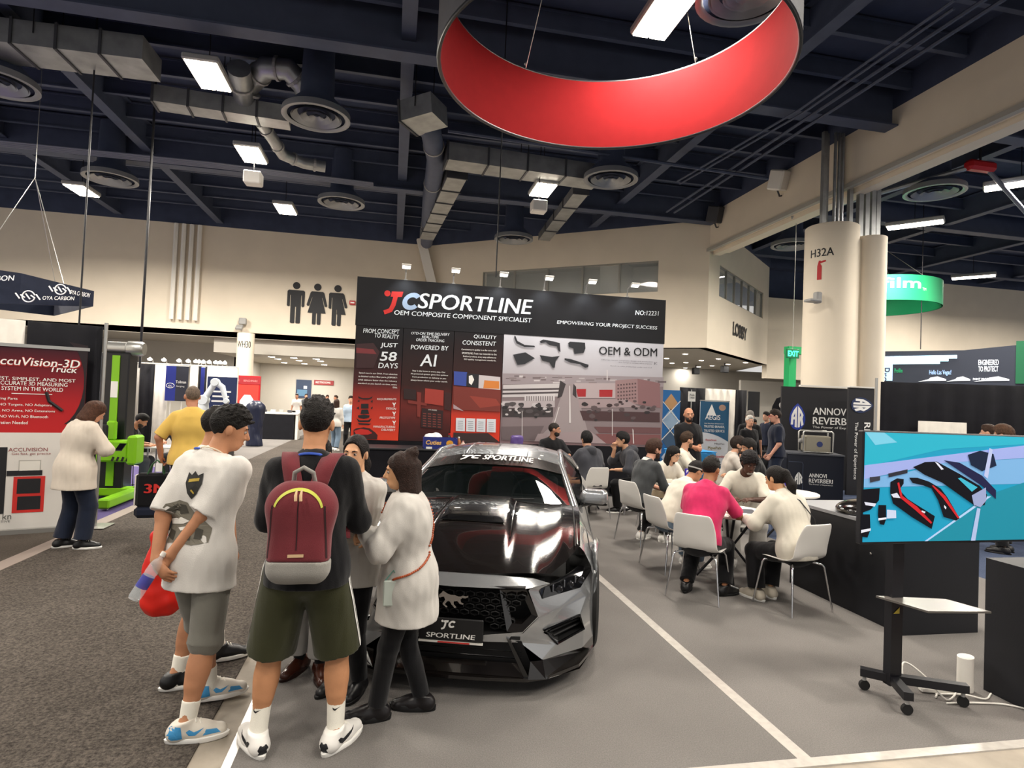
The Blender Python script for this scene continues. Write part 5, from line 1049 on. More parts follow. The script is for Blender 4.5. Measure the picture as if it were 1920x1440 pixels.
def bottle(name, label, x, y, h, r, m, capm, z=CZ):
    t = thing(name, label, 'bottle', (x, y, z)); b = MB(); b.lathe([(r*.9, 0), (r, .01), (r, h*.62), (r*.45, h*.82), (r*.4, h*.9)], (0, 0, 0), 14); b.build('bottle_body', m, t, 50); b = MB(); b.lathe([(r*.48, h*.88), (r*.48, h)], (0, 0, 0), 12); b.build('cap', capm, t, 50)
bottle('sauce_bottle', 'small amber bottle with white cap beside the fruit box', onct(860), 10.5, .2, .035, mat('amber', 'b36a3c', .3), M_WHITE); bottle('sauce_bottle', 'small pale bottle with pink cap on the black counter', onct(868), 10.5, .13, .04, mat('pale', 'e3c9b8', .4), mat('pinkcap', 'd89a98', .4)); bottle('sauce_bottle', 'dark cola bottle behind the fruit box', onct(845), 10.8, .24, .04, mat('cola', '1a0f0d', .2), M_RED)
S = SDF((-.25, -.15, -.02), (.25, .15, .2), .012); S.ell((0, 0, .05), (.2, .1, .05)); S.folds(.006, 26, 6, (1, 1, 1)); S.keep((0, 0, 0), (0, 0, -1)); o = S.build('paper_bag', mat('tan_bag', 'b98c70', .7)); o.location = (onct(928), 10.4, CZ); tag(o, 'flat tan paper snack bag lying on the counter', 'bag')
S = SDF((-.2, -.15, -.02), (.2, .15, .4), .012); S.box((0, 0, .13), (.11, .06, .13), None, .04); S.folds(.006, 30, 8, (1, 1, 1)); S.keep((0, 0, 0), (0, 0, -1)); o = S.build('snack_bag', mat('purple_bag', '5f4a8a', .35)); o.location = (onct(967), 10.4, CZ); tag(o, 'upright purple snack bag on the black counter', 'bag')
for k_, (x, c_) in enumerate(((946, 'd9d4d0'), (952, '6a4c78'), (957, 'e6e2dd'))):
    b = MB(); b.bevbox((0, 0, .04), (.09, .07, .08), .01); o = b.build('snack_carton', mat('snack_'+c_, c_, .5)); o.location = (onct(x), 10.4+.09*k_, CZ); tag(o, ['pale small snack carton next to the tan bag', 'mauve small snack carton between pale cartons', 'cream small snack carton next to the purple bag'][k_], 'carton')
# ================================================================ red ring sign
rg = thing('hanging_ring_sign', 'large hanging ring sign, red fabric inside and charcoal outside', 'sign', (2.87, 8.11, 6.55)); RR, RH = 2.434, 1.23
def band(R, z0, z1, name, m, flip=0, n=96):
    b = MB(); b.lathe([(R, z0), (R, z1)], (0, 0, 0), n, cap=False); o = b.build(name, m, rg, 60)
    if flip: o.data.flip_normals()
band(RR, 0, RH, 'inner_fabric', mat('ring_red', '6e1719', .9, 0, .1, 300, .04, 6, spec=.05), 1); band(RR+.05, 0, RH, 'outer_fabric', cloth('ring_charcoal', '48484d', .08))
for z in (0, RH): b = MB(); b.tube([((RR+.025)*math.cos(a), (RR+.025)*math.sin(a), z) for a in np.linspace(0, 2*math.pi, 97)[:-1]], .03, 6, closed=True); b.build('hoop', M_BLACK, rg, 60)
for a in (.6, 1.9, 3.3, 4.6, 5.6):
    p = V3((RR+.02)*math.cos(a), (RR+.02)*math.sin(a), RH); b = MB(); b.tube([p, p*V3(.55, .55, 1)+V3(0, 0, 2.4)], .008, 5); b.build('suspension_wire', M_STEEL, rg); b = MB(); b.lathe([(.001, -.04), (.03, 0), (.001, .04)], p+V3(0, 0, .1), 8); b.build('shackle', M_STEEL, rg)
# ================================================================ left of the aisle
def drape(name, label, cat, a, b_, z0, z1, m, folds=1.0, parent=None, group=None, amp=.025):
    """hanging cloth in soft pleats from plan point a to b_"""
    a = V3(*a); b_ = V3(*b_); L_ = np.linalg.norm(b_-a); d = (b_-a)/L_; n = V3(-d[1], d[0]); k = max(8, int(L_*28*folds)); P = []
    for i in range(k+1):
        t = i/k; w = amp*math.sin(t*L_*2*math.pi/(.16/folds))+.008*math.sin(t*37); p = a+d*L_*t
        P.append([(*(p+n*(w*.35)-a), 0), (*(p+n*w*.9-a), -(z1-z0)*.5), (*(p+n*w-a), z0-z1)])
    B = MB(); B.grid(np.array(P)); o = B.build(name, m, parent, 70); o.location = (a[0], a[1], z1); md = o.modifiers.new('cloth', 'SOLIDIFY'); md.thickness = .008
    if parent is None: tag(o, label, cat, group)
    return o
# scanner poster booth
ap0 = V3(-3.70, 8.57, 0); au = unit(V3(.936, .351, 0)); apl = (ap0, (-.351, .936, 0)); an_ = V3(.351, -.936, 0)
def asp(x, y): p = onp(x, y, apl); return float((p-ap0)@au), p[2]
pst = thing('banner_stand', 'tall printed banner stand for a truck measuring scanner, red above white', 'banner', ap0, math.atan2(au[1], au[0]))
def abox(x0, x1, z0, z1, d0, d1, nm, m): b = MB(); b.box(((x0+x1)/2, -(d0+d1)/2, (z0+z1)/2), (x1-x0, d1-d0, z1-z0)); return b.build(nm, m, pst)
sR = asp(163, 700)[0]; zt, zr, zb_ = asp(100, 655)[1], asp(100, 811)[1], asp(100, 988)[1]
abox(-3.2, sR, zr, zt, .03, .045, 'red_print', gradmat('scanner_red', [(0, 'b82326'), (.35, 'a81f24'), (.62, '7a1a24'), (1, '3a1520')], zr, zt)); abox(-3.2, sR, .02, zr, .03, .045, 'white_print', mat('banner_white', 'd6d2cc', .6)); abox(-3.2, sR+.02, zt, zt+.04, .02, .055, 'top_rail', M_STEEL); abox(-3.2, sR+.02, 0, .06, -.05, .12, 'base', M_STEEL)
b = MB(); b.prism([(sR-.30+.28*math.cos(a), zr+.62+.55*math.sin(a)) for a in np.linspace(-1.2, 1.2, 12)]+[(sR-.001, zr+1.1), (sR-.001, zr+.12)], (0, -.046, 0), (1, 0, 0), (0, 0, 1), .002); b.build('dark_swirl', mat('swirl', '1d1016', .5), pst)
b = MB(); b.tube([(asp(88, 735)[0], -.05, asp(88, 735)[1]), (asp(93, 752)[0], -.05, asp(93, 752)[1]), (asp(118, 770)[0], -.05, asp(118, 770)[1])], .02, 6); b.build('printed_cable', M_KTXT, pst)
def atext(s, x0, x1, y, cap, m, **k_):
    s0, z_ = asp(x0, y); s1, _ = asp(x1, y); h_ = asp(x0, y-cap)[1]-z_; return text(s, (s0, -.047, z_), (1, 0, 0), (0, 0, 1), s1-s0, h_, m, pst, lift=.003, **k_)
atext('AccuVision-3D', -22, 153, 684, 19, mat('outline_red', 'b0201f', .5), bold=.05, shear=.15); _t = atext('AccuVision-3D', -20, 151, 682, 15.5, M_WTXT, bold=.015, shear=.15); _t.location.y = -.004
atext('Truck', 94, 145, 697.5, 11.5, M_WTXT, bold=.015, shear=.15)
for s_, x0, x1, y in (('QUICKEST, SIMPLEST, AND MOST', -44, 142.5, 711), ('ACCURATE 3D MEASURING', -6, 127.5, 720.5), ('SYSTEM IN THE WORLD', 4, 119, 731)): atext(s_, x0, x1, y, 7.5, M_WTXT, bold=.008)
for s_, x0, x1, y in (('NO Moving Parts', -32, 34, 749), ('NO Lasers, NO Targets, NO Adaptors', -48, 98, 760), ('NO Magnets, NO Arms, NO Extensions', -50, 104, 771.5), ('NO Cables, NO Wi-Fi, NO Bluetooth', -46, 91, 782.5), ('NO Calibration Needed', -38, 53, 794)): atext(s_, x0, x1, y, 6, M_WTXT)
s0, z_ = asp(23, 738); s1, _ = asp(99, 738); abox(s0, s1, z_, z_+.008, .045, .05, 'rule', M_WTXT)
M_MAR = mat('maroon_print', '8a3a3c', .6); atext('ACCUVISION', 17, 90, 846, 7, M_MAR); atext('Get fast, get precise', 23, 96, 853.5, 5.5, M_MAR)
def arect(x0, y0, x1, y1, nm, m, d=.049): a = asp(x0, y0); c = asp(x1, y1); abox(a[0], c[0], c[1], a[1], .044, d, nm, m)
arect(27, 893, 82, 958, 'printed_cart', M_RTXT); arect(34, 897, 76, 923, 'printed_drawer', M_KTXT, .051); arect(34, 930, 76, 953, 'printed_drawer', M_KTXT, .051); arect(14, 882, 80, 890, 'printed_tray', M_KTXT, .051); arect(37, 862, 77, 882, 'printed_laptop', mat('print_lap', 'a9a69f', .6)); arect(38.5, 864, 75.5, 881, 'printed_screen', mat('print_pale', 'd8d5cd', .6), .051); arect(-10, 838, 8, 962, 'printed_cart', M_KTXT)
atext('TEXA kn', -50, 22, 976, 12, mat('logo_grey', '5b5a58', .6)); atext('AUTOMOTIVE', -40, 20, 981, 4, mat('logo_grey', '5b5a58', .6))
b = MB(); b.tube([(0, 0, 0), (0, 0, 2.62)], .022, 10); o = b.build('upright', M_STEEL); o.location = (-3.66, 8.62, .007); tag(o, 'steel drape upright at the end of the scanner booth', 'pole'); 
b = MB(); b.bevbox((0, 0, .012), (.34, .34, .012), .004); b.build('foot_plate', M_STEEL, o)
pb = ap0+au*-.75-an_*.10; pe = ap0+au*.02-an_*.06; drape('black_drape', 'black cloth drape behind the scanner banner', 'drape', pb[:2], pe[:2], .02, 2.58, M_BLK, .5); pw = ap0+au*-3.2-an_*.10; drape('white_drape', 'white pleated drape beside the black drape of the scanner booth', 'drape', pw[:2], pb[:2]-au[:2]*.02, .02, 2.58, M_WDR)
# black winged hanging sign
sg = thing('hanging_sign', 'black tapered hanging sign with white wave logo lettering', 'sign', (-8.6, 16, 3.6)); A3 = V3(-2.6, -.5, 0); C3 = V3(1.5, 0, 0); B3 = V3(-.4, 2.2, 0); vs = []
for p, z0, z1 in ((A3, -.04, .84), (V3(-1.0, -.02, 0), .0, .82), (V3(-.1, .1, 0), .03, .76), (V3(.8, .08, 0), .05, .58), (C3, .07, .44), (B3, .0, .8)): vs += [p+V3(0, 0, z0), p+V3(0, 0, z1)]
b = MB(); n = 6; b.add(vs, [(2*i, 2*((i+1) % n), 2*((i+1) % n)+1, 2*i+1) for i in range(n)]); o = b.build('fabric_band', cloth('sign_black', '1a2030', .1), sg); md = o.modifiers.new('t', 'SOLIDIFY'); md.thickness = .03
spl = yplane(15.9)
for s_, x0, y0, x1, y1, c_ in (('OYA CARBON', -78, 528, 28, 526, 10), ('OYA CARBON', 80, 562, 140, 563, 7), ('OYA CARBON', 130, 551, 168, 558, 8)): textpx(s_, x0, y0, x1, y1, c_, spl, M_WTXT, sg, org=(-8.6, 16, 3.6), bold=.01, shear=.2)
for x0, y0, k_ in ((54, 556, 1), (114, 543, .9)):
    b = MB(); c_ = onp(x0, y0, spl)-V3(-8.6, 16, 3.6); b.tube([c_+V3(.13*k_*math.cos(a), -.01, .13*k_*math.sin(a)) for a in np.linspace(.3, 6.0, 20)], .014, 5); b.build('logo_ring', M_WTXT, sg)
    for i in range(5): b = MB(); b.tube([c_+V3((-.27+.105*i)*k_, -.012, .06-.03*(i % 2)), c_+V3((-.18+.105*i)*k_, -.012, -.06+.03*(i % 2))], .016, 5); b.build('logo_wave', M_WTXT, sg)
for p in ((-1.0, 0, .82), (.8, .1, .58), (-.4, 2.2, .8)): b = MB(); b.tube([p, (-.2, .6, 3.2), (-.2, .6, 6.4)], .008, 5); b.build('suspension_wire', M_STEEL, sg)
# green lift
M_LIME = mat('lime_paint', '7fbf12', .4); M_HAZ = mat('hazard_black', '191919', .5)
lf = thing('vehicle_lift', 'lime green and black mobile column lift on the purple carpet', 'lift', (-4.42, 10.75, .007)); 
b = MB(); b.bevbox((0, .2, 1.2), (.42, .34, 2.3), .02); b.build('column', M_BLACK, lf); b = MB(); b.box((.02, .02, 1.25), (.11, .02, 2.1)); b.build('green_strip', M_LIME, lf); b = MB(); b.box((.02, .005, 1.75), (.10, .012, .26)); b.build('data_label', M_WTXT, lf)
b = MB(); b.bevbox((.06, -.12, .78), (.62, .26, .34), .03); b.build('carriage', M_LIME, lf); b = MB(); b.bevbox((.42, -.1, .80), (.14, .34, .46), .03); b.build('carriage_plate', M_LIME, lf)
for i in range(4): b = MB(); b.box((.16+.07*i, -.255, .66), (.03, .006, .07), R=rot('Y', 20)); b.build('hazard_stripe', M_HAZ, lf)
b = MB(); b.bevbox((-.12, -.10, 1.06), (.34, .22, .26), .02); b.build('control_box', M_BLACK, lf); b = MB(); b.box((-.1, -.215, 1.12), (.13, .006, .05)); b.build('control_label', M_WTXT, lf); b = MB(); b.bevbox((.08, -.14, 1.10), (.13, .1, .30), .02); b.build('green_pod', M_LIME, lf)
for q in (-.28, .40): b = MB(); b.bevbox((q, -.45, .10), (.16, 1.25, .14), .02, rz=.0); b.build('base_leg', M_LIME, lf)
b = MB(); b.bevbox((.06, .12, .10), (.66, .2, .14), .02); b.build('base_bar', M_LIME, lf); b = MB(); b.lathe([(.06, -.04), (.06, .04)], (.40, -1.0, .067), 14, (1, 0, 0)); b.build('wheel', M_WHITE, lf)
b = MB(); b.lathe([(.001, -.3), (.10, -.3), (.10, .0), (.12, .02), (.12, .22), (.10, .26), (.001, .26)], (.12, .15, 2.43), 20, (1, 0, 0)); b.build('motor', M_STEEL, lf, 40)
# drape line at 18 m with banners and clip lights
def dx(x, y=700, Y=18): return Py(x, y, Y)[0]
for i, (x0, x1, m, lb_) in enumerate(((245, 262, mat('grey_panel', '9b9893', .7), 'grey cloth panel beside the yellow banner'), (262, 290, M_BLK, 'black drape between the grey panel and white drapes'), (290, 316, M_WDR, 'white drape next to the blue banner'), (356, 372, M_WDR, 'white drape right after the dark banner'), (372, 388, M_BLK, 'narrow black drape behind the robot arm'), (388, 445, M_WDR, 'wide white drape behind the robot arm'))):
    drape('back_drape', lb_, 'drape', (dx(x0)+.006, 18.0), (dx(x1)-.006, 18.0), .02, 2.42, m, .7)
b = MB(); b.tube([(0, 0, 0), (dx(445)-dx(230), 0, 0)], .02, 8); o = b.build('drape_rail', M_WHITE); o.location = (dx(230), 18.03, 2.44); tag(o, 'white rail carrying the back drapes and clip lights', 'rail')
for x in (232, 290, 372, 445): b = MB(); b.tube([(0, 0, 0), (0, 0, 2.43)], .02, 8); b.build('upright', M_WHITE, o).location = (dx(x)-dx(230), .05, -2.43)
b = MB(); b.box((0, 0, 1.5), (dx(245)-dx(231), .03, 1.9)); o = b.build('yellow_banner', mat('yellow_print', 'd9ac10', .5)); o.location = (dx(238), 17.5, 0); tag(o, 'plain yellow hanging banner by the green lift', 'banner'); b = MB(); b.tube([(-.11, .02, 0), (-.11, .02, 2.45)], .012, 6); b.build('stand', M_STEEL, o)
for x0, x1, c_, lb_, tx in ((315, 334, '232f86', 'bright blue hanging banner with white oval logo', 'oval'), (334, 357, '2b2d38', 'charcoal hanging banner with small white title', 'title'), (380, 387, '232f86', 'narrow blue banner edge behind the robot arm', '')):
    t = thing('hanging_banner', lb_, 'banner', ((dx(x0)+dx(x1))/2, 17.85, 0)); w = dx(x1)-dx(x0); b = MB(); b.box((0, 0, 1.92), (w, .012, .95)); b.build('print', mat('banner_'+c_, c_, .5), t); b = MB(); b.tube([(-w/2, .03, 2.40), (w/2, .03, 2.40)], .012, 6); b.tube([(0, .05, 0), (0, .05, 2.4)], .012, 6); b.build('hanger', M_WHITE, t)
    if tx == 'title': text('Tollman', (-.15, -.008, 1.93), (1, 0, 0), (0, 0, 1), .26, .075, M_WTXT, t, bold=.01); text('forging', (-.13, -.008, 1.82), (1, 0, 0), (0, 0, 1), .2, .05, M_WTXT, t)
    if tx == 'oval': b = MB(); b.tube([(.10*math.cos(a), -.012, 1.86+.065*math.sin(a)) for a in np.linspace(0, 6.28, 20)[:-1]], .007, 5, closed=True); b.build('logo_ring', M_WTXT, t); text('ec', (-.05, -.01, 1.83), (1, 0, 0), (0, 0, 1), .1, .05, M_WTXT, t)
for i, x in enumerate((255, 286, 312, 340, 357, 371, 377, 385, 396, 408, 416, 425)):
    t = thing('clip_light', 'small bright clip light on the white drape rail', 'light', (dx(x), 17.95, 2.46), 0, 'clip lights on the drape rail'); b = MB(); b.tube([(0, .05, 0), (0, 0, .1), (0, -.16, .12)], .008, 6); b.build('arm', M_WHITE, t); b = MB(); b.lathe([(.02, .03), (.05, -.02), (.048, -.026), (.001, -.026)], (0, -.18, .11), 12, (0, -.5, .8)); b.build('lamp_head', M_WHITE, t); b = MB(); b.lathe([(.055, .0), (.05, -.02), (.001, -.03)], (0, -.2, .085), 12, (0, .5, 1)); b.build('bulb', mat('bulb_glow', 'fffaf0', .5, emit=14), t)
# robot arm on a cart
rb = thing('robot_arm', 'white jointed robot arm on a black cart', 'robot', (-4.5, 16.2, 0)); M_RW = mat('robot_white', 'dfe6e8', .35)
b = MB(); b.bevbox((.1, .1, .52), (.95, .6, 1.0), .02); b.build('cart', M_BLACK, rb)
r0 = [Py(x, y, 16.2)-V3(-4.5, 16.2, 0) for x, y in ((381, 764), (382, 750), (404, 717), (417, 726), (424, 752), (426, 760))]
b = MB(); b.tube([r0[0]+V3(0, 0, -.1), r0[0], r0[1]], [.13, .13, .11], 14); b.build('base_joint', M_RW, rb, 50); b = MB(); b.tube([r0[1], r0[2]], [.085, .07], 12); b.build('upper_link', M_RW, rb, 50); b = MB(); b.tube([r0[2], r0[3], r0[4]], [.08, .075, .05], 12); b.build('fore_link', M_RW, rb, 50); b = MB(); b.tube([r0[4], r0[5]], [.05, .035], 10); b.build('gripper', M_GREY, rb, 50)
for p, r_ in ((r0[1], .125), (r0[2], .10), (r0[4], .065)): b = MB(); b.lathe([(.001, -r_), (r_*.9, -r_), (r_, -r_*.8), (r_, r_*.8), (r_*.9, r_), (.001, r_)], p, 16, (0, 1, 0)); b.build('joint_cap', M_RW, rb, 50)
t = thing('banner_stand', 'dark blue banner stand with white lines behind the robot arm', 'banner', (dx(418, 700, 17.5), 17.5, 0)); b = MB(); b.box((0, 0, 1.15), (.75, .02, 2.0)); b.build('print', mat('navy_print', '1f2c55', .5), t); b = MB(); b.bevbox((0, 0, .04), (.8, .2, .07), .01); b.build('base', M_STEEL, t)
for i, w in enumerate((.5, .42, .46, .36, .44)): b = MB(); b.box((-.02, -.013, 1.75-.13*i), (w, .004, .045)); b.build('printed_line', M_WTXT, t)
# white counter with black front, lit red display, far wall signs
wc = thing('display_counter', 'white display counter with black front at the end of the aisle', 'counter', (-5.9, 24.2, 0)); b = MB(); b.bevbox((1.2, 0, .98), (2.5, .7, .06), .01); b.build('top', M_WHITE, wc); b = MB(); b.box((1.2, -.1, .48), (2.2, .5, .94)); b.build('front', M_BLK, wc)
for q in (0, 2.4): b = MB(); b.box((q, 0, .48), (.09, .62, .95)); b.build('leg', M_WHITE, wc)
for i in range(7): b = MB(); b.bevbox((0, 0, .05), (.16, .1, .1), .01); o = b.build('display_item', [M_WHITE, M_GREY, M_DGREY][i % 3]); o.location = (-5.3+.3*i, 24.1, 1.01); tag(o, ['white', 'pale grey', 'dark grey', 'white', 'pale grey', 'dark grey', 'white'][i]+' small part displayed on the white counter', 'part', 'parts on the white counter')
ld = thing('lit_display', 'tall lit display wall, white and red with dark red header', 'display', (-6.5, 26.6, 0)); b = MB(); b.bevbox((.35, 0, 1.2), (1.5, .12, 2.4), .01); b.build('frame', M_RED, ld); b = MB(); b.box((-.08, -.07, 1.45), (.52, .02, 1.15)); b.build('white_screen', mat('screen_white', 'e8f2fa', .5, emit=1.2), ld); b = MB(); b.box((.62, -.07, 1.45), (.86, .02, 1.15)); b.build('red_screen', mat('screen_red', 'd8281e', .5, emit=.8), ld)
b = MB(); b.prism([(-.3, -.55), (.3, -.55), (.28, -.1), (.12, .15), (-.12, .15), (-.28, -.1)], (.62, -.085, 1.45), (1, 0, 0), (0, 0, 1), .01); b.build('pale_shape', mat('screen_pale', 'e6ecf0', .5, emit=.6), ld); b = MB(); b.box((.35, -.075, 2.2), (1.5, .02, .3)); b.build('header', mat('header_red', '8e1d24', .5), ld); text('BENCHMARK', (-.25, -.09, 2.15), (1, 0, 0), (0, 0, 1), .55, .08, mat('pinkish', 'd08a8a', .5), ld); text('BENCHMARK', (.45, -.09, 2.15), (1, 0, 0), (0, 0, 1), .55, .08, mat('pinkish', 'd08a8a', .5), ld)
t = thing('wall_poster', 'dark blue poster on the far grey wall', 'poster', (*Py(569, 736, 39.95)[:2], 0)); b = MB(); b.box((0, 0, 2.0), (.92, .03, 1.15)); b.build('print', mat('poster_blue', '24344f', .5), t); b = MB(); b.box((-.08, -.02, 1.75), (.6, .01, .4)); b.build('picture', mat('poster_pic', '4e7390', .5), t); b = MB(); b.box((.1, -.02, 2.1), (.2, .01, .18)); b.build('white_mark', M_WTXT, t)
t = thing('wall_sign', 'small dark red sign on the far grey wall', 'sign', (*Py(607, 724, 39.95)[:2], 2.4)); b = MB(); b.box((0, 0, .05), (1.2, .03, .3)); b.build('board', mat('sign_red', '8c2326', .5), t); text('RESTROOMS', (-.5, -.02, .0), (1, 0, 0), (0, 0, 1), .9, .12, M_WTXT, t)
# navy covered stand in the aisle edge
S = SDF((-.45, -.45, -.02), (.45, .45, 1.6), .025); S.cap((0, 0, .05), (0, 0, .5), .26, .2, k=.05); S.cap((0, 0, .5), (0, 0, 1.2), .2, .28, k=.05); S.ell((-.03, 0, 1.2), (.3, .2, .22), k=.08); S.cap((-.2, 0, 1.3), (.2, 0, 1.3), .05, k=.03); S.folds(.02, 16, 8, (1, 1, .5)); S.keep((0, 0, 0), (0, 0, -1)); o = S.build('covered_stand', mat('navy_cover', '1b2036', .35)); o.location = (-4.35, 20.9, .007); tag(o, 'stand wrapped in a shiny navy plastic cover at the aisle edge', 'stand')
# low white table for the seated visitors and glowing floor lamp box
t = thing('folding_table', 'low white table in front of the seated men', 'table', (-3.98, 12.0, .007)); b = MB(); b.bevbox((0, 0, .73), (.6, .5, .03), .008); b.build('top', M_WHITE, t)
for x, y in ((-.25, -.2), (.25, -.2), (-.25, .2), (.25, .2)): b = MB(); b.tube([(x, y, 0), (x, y, .73)], .014, 6); b.build('leg', M_GREY, t)
b = MB(); b.bevbox((0, 0, .045), (.42, .24, .09), .02); o = b.build('light_box', mat('blue_glow', 'c4e8ff', .4, emit=2.5)); o.location = (-3.95, 11.25, .007); tag(o, 'glowing pale blue light box lying on the purple carpet', 'light')
# ================================================================ chairs and tables
M_SHELL = mat('chair_white', 'e2dfda', .35, coat=.2)
def make_chair(loc, face, label, group):
    t = thing('shell_chair', label, 'chair', (*loc, .007), math.radians(face), group)
    secs = []   # (y, z, halfwidth, dish)
    for y, z, w, ds in ((.235, .425, .17, 0), (.22, .452, .205, .0), (.12, .455, .225, .012), (-.02, .445, .23, .02), (-.13, .45, .225, .022), (-.195, .49, .215, .02), (-.225, .56, .212, .03), (-.25, .66, .208, .03), (-.275, .75, .195, .024), (-.29, .815, .175, .018), (-.292, .83, .15, .012)):
        r_ = []
        for u in np.linspace(-1, 1, 9):
            back = min(1, max(0, (z-.47)/.1)); r_.append((u*w, y+ds*u*u*back*1.2, z+ds*u*u*(1-back)))
        secs.append(r_)
    b = MB(); b.grid(np.array(secs)); o = b.build('shell', M_SHELL, t, 70); md = o.modifiers.new('t', 'SOLIDIFY'); md.thickness = .012; md2 = o.modifiers.new('s', 'SUBSURF'); md2.levels = md2.render_levels = 1
    for x in (-1, 1):
        for y in (1, -1):
            b = MB(); b.tube([(x*.12, y*.10, .44), (x*.19, y*.16, .425), (x*.205, y*.175, .40), (x*.255, y*.23, 0)], [.011, .011, .011, .008], 8); b.build('leg', M_CHROME, t, 60)
    return t
GC = 'white shell chairs round the meeting tables'
CH = {}
for k_, x, y, f, lb_ in (('pink', 3.03, 5.46, -45, 'white shell chair under the person in the pink shirt'), ('wsw', 3.78, 5.08, 12, 'white shell chair under the person in the long white sweatshirt beside the black counter'), ('grey', 3.36, 7.66, -70, 'white shell chair under the person in the dark grey sweater'), ('hood1', 3.22, 9.35, 10, 'white shell chair under the hooded person facing the backdrop'), ('hood2', 4.15, 9.75, 82, 'white shell chair under the hooded person resting chin on hand'), ('lany', 4.30, 6.72, 150, 'white shell chair under the person wearing the dark lanyard'), ('head', 3.18, 6.42, -80, 'white shell chair under the person with the headband'), ('asian', 4.02, 8.48, 195, 'white shell chair under the person with long black hair and glasses'), ('wt', 4.75, 9.2, 235, 'white shell chair under the person in the cream shirt with chest print'), ('strip', 5.50, 9.10, -110, 'white shell chair under the person in the pale striped shirt'), ('blk', 5.52, 8.22, 65, 'white shell chair under the person in the black shirt with dark hair'), ('spare', 4.60, 10.15, 60, 'empty white shell chair against the black skirt of the backdrop')):
    CH[k_] = (x, y, f); make_chair((x, y), f, lb_, GC)
def make_table(loc, label, R=.40):
    t = thing('round_table', label, 'table', (*loc, .007), .4, 'round white meeting tables'); b = MB(); b.lathe([(R-.02, .70), (R, .712), (R, .732), (R-.012, .74), (.001, .74)], (0, 0, 0), 40); b.build('top', M_WHITE, t, 50)
    for i in range(4): a = math.pi/2*i+.78; b = MB(); b.tube([(.28*math.cos(a), .28*math.sin(a), .70), (-.03*math.cos(a), -.03*math.sin(a), .34), (.33*math.cos(a+.0), .33*math.sin(a), .01)] if 0 else [(.27*math.cos(a), .27*math.sin(a), .70), (.04*math.cos(a), .04*math.sin(a), .36), (.33*math.cos(a), .33*math.sin(a), .01)], .016, 8); b.build('leg', M_BLACK, t, 60)
    b = MB(); b.lathe([(.05, .33), (.05, .39)], (0, 0, 0), 14); b.build('hub', M_BLACK, t, 50); return t
make_table((3.66, 5.98), 'round white table with papers between the pink shirt and lanyard sitters'); make_table((4.25, 7.95), 'round white table with brochures by the dark grey sweater'); make_table((5.35, 7.35), 'round white table behind the dark lanyard sitter'); make_table((3.3, 10.1), 'round white table shared by the two hooded people')
def paper(loc, rz, w, h, m, label, name='paper_sheet', z=.748, t_=.003):
    b = MB(); b.box((0, 0, t_/2), (w, h, t_)); o = b.build(name, m); o.location = (*loc, z); o.rotation_euler = (0, 0, rz); tag(o, label, 'paper')
paper((3.55, 5.78), .5, .30, .21, M_WTXT, 'white sheet at the edge of the table by the pink shirt'); paper((3.80, 5.90), -.3, .21, .28, mat('paper_dark', '4a4c55', .4), 'dark printed brochure on the table by the lanyard sitter', 'brochure'); paper((3.70, 6.15), .2, .20, .28, M_WTXT, 'white sheet in the middle of the papers table'); paper((4.10, 7.80), .3, .21, .28, mat('paper_grey', '85868a', .4), 'grey brochure on the table by the dark grey sweater', 'brochure'); paper((4.40, 7.85), -.2, .21, .28, mat('paper_grey', '85868a', .4), 'grey brochure beside the upright purple card', 'brochure')
for (x, y, rz, lb_) in ((4.22, 7.98, .25, 'upright purple and white card on the brochures table'), (5.28, 7.3, -.1, 'upright purple and white card on the table behind the lanyard sitter')):
    t = thing('table_card', lb_, 'card', (x, y, .748), rz); b = MB(); b.box((0, 0, .11), (.15, .02, .22)); b.build('card', mat('card_purple', '3d2f9a', .4), t); b = MB(); b.prism([(.045*math.cos(a)+.03, .045*math.sin(a)+.05) for a in np.linspace(0, 6.28, 14)[:-1]], (0, -.011, 0), (1, 0, 0), (0, 0, 1), .002); b.prism([(-.06, .16), (-.02, .2), (-.06, .2)], (0, -.011, 0), (1, 0, 0), (0, 0, 1), .002); b.build('white_mark', M_WTXT, t)
# ================================================================ black counters, screen on a trolley
M_KCL = mat('counter_black', '15161c', .55, 0, .05, 60, .1, 4)
kc = thing('black_counter', 'long black counter with grey top behind the white sweatshirt', 'counter', (4.28, 4.34, .0)); b = MB(); b.box((.38, .73, .43), (.76, 1.46, .86)); b.build('skirt', M_KCL, kc); b = MB(); b.box((.38, .73, .875), (.8, 1.5, .03)); b.build('top', mat('counter_grey', '8d8e92', .45), kc); b = MB(); b.lathe([(.014, 0), (.014, .012), (.001, .014)], (0, .35, .60), 12, (-1, 0, 0)); b.build('lock', M_CHROME, kc)
kb = thing('black_counter', 'black counter end with a red panel next to the white cylinder', 'counter', (4.04, 2.95, 0)); b = MB(); b.box((.5, .24, .45), (1.0, .48, .9)); b.build('skirt', M_KCL, kb); b = MB(); b.box((-.008, .10, .45), (.012, .16, .7)); b.build('red_panel', mat('panel_crimson', 'a5142a', .45), kb)
for lc, lb_, c_, sz in (((4.55, 5.05, .89), 'glossy black carbon car part lying on the counter', M_CARB, (.3, .24, .11)), ((4.62, 4.62, .89), 'curved pale carbon car part on the counter edge', mat('pale_carbon', '8c8980', .2, .3, coat=1), (.28, .16, .08))):
    S = SDF((-.5, -.4, -.02), (.5, .4, .4), .014); S.ell((0, 0, .03), sz); S.ell((.1, .02, .10), (sz[0]*.9, sz[1]*.7, .05), rot('Y', -15), k=.03); S.ell((-.02, -.12, -.02), (.16, .1, .09), k=.03, op='s'); S.keep((0, 0, 0), (0, 0, -1)); o = S.build('carbon_part', c_); o.location = lc; tag(o, lb_, 'car part')
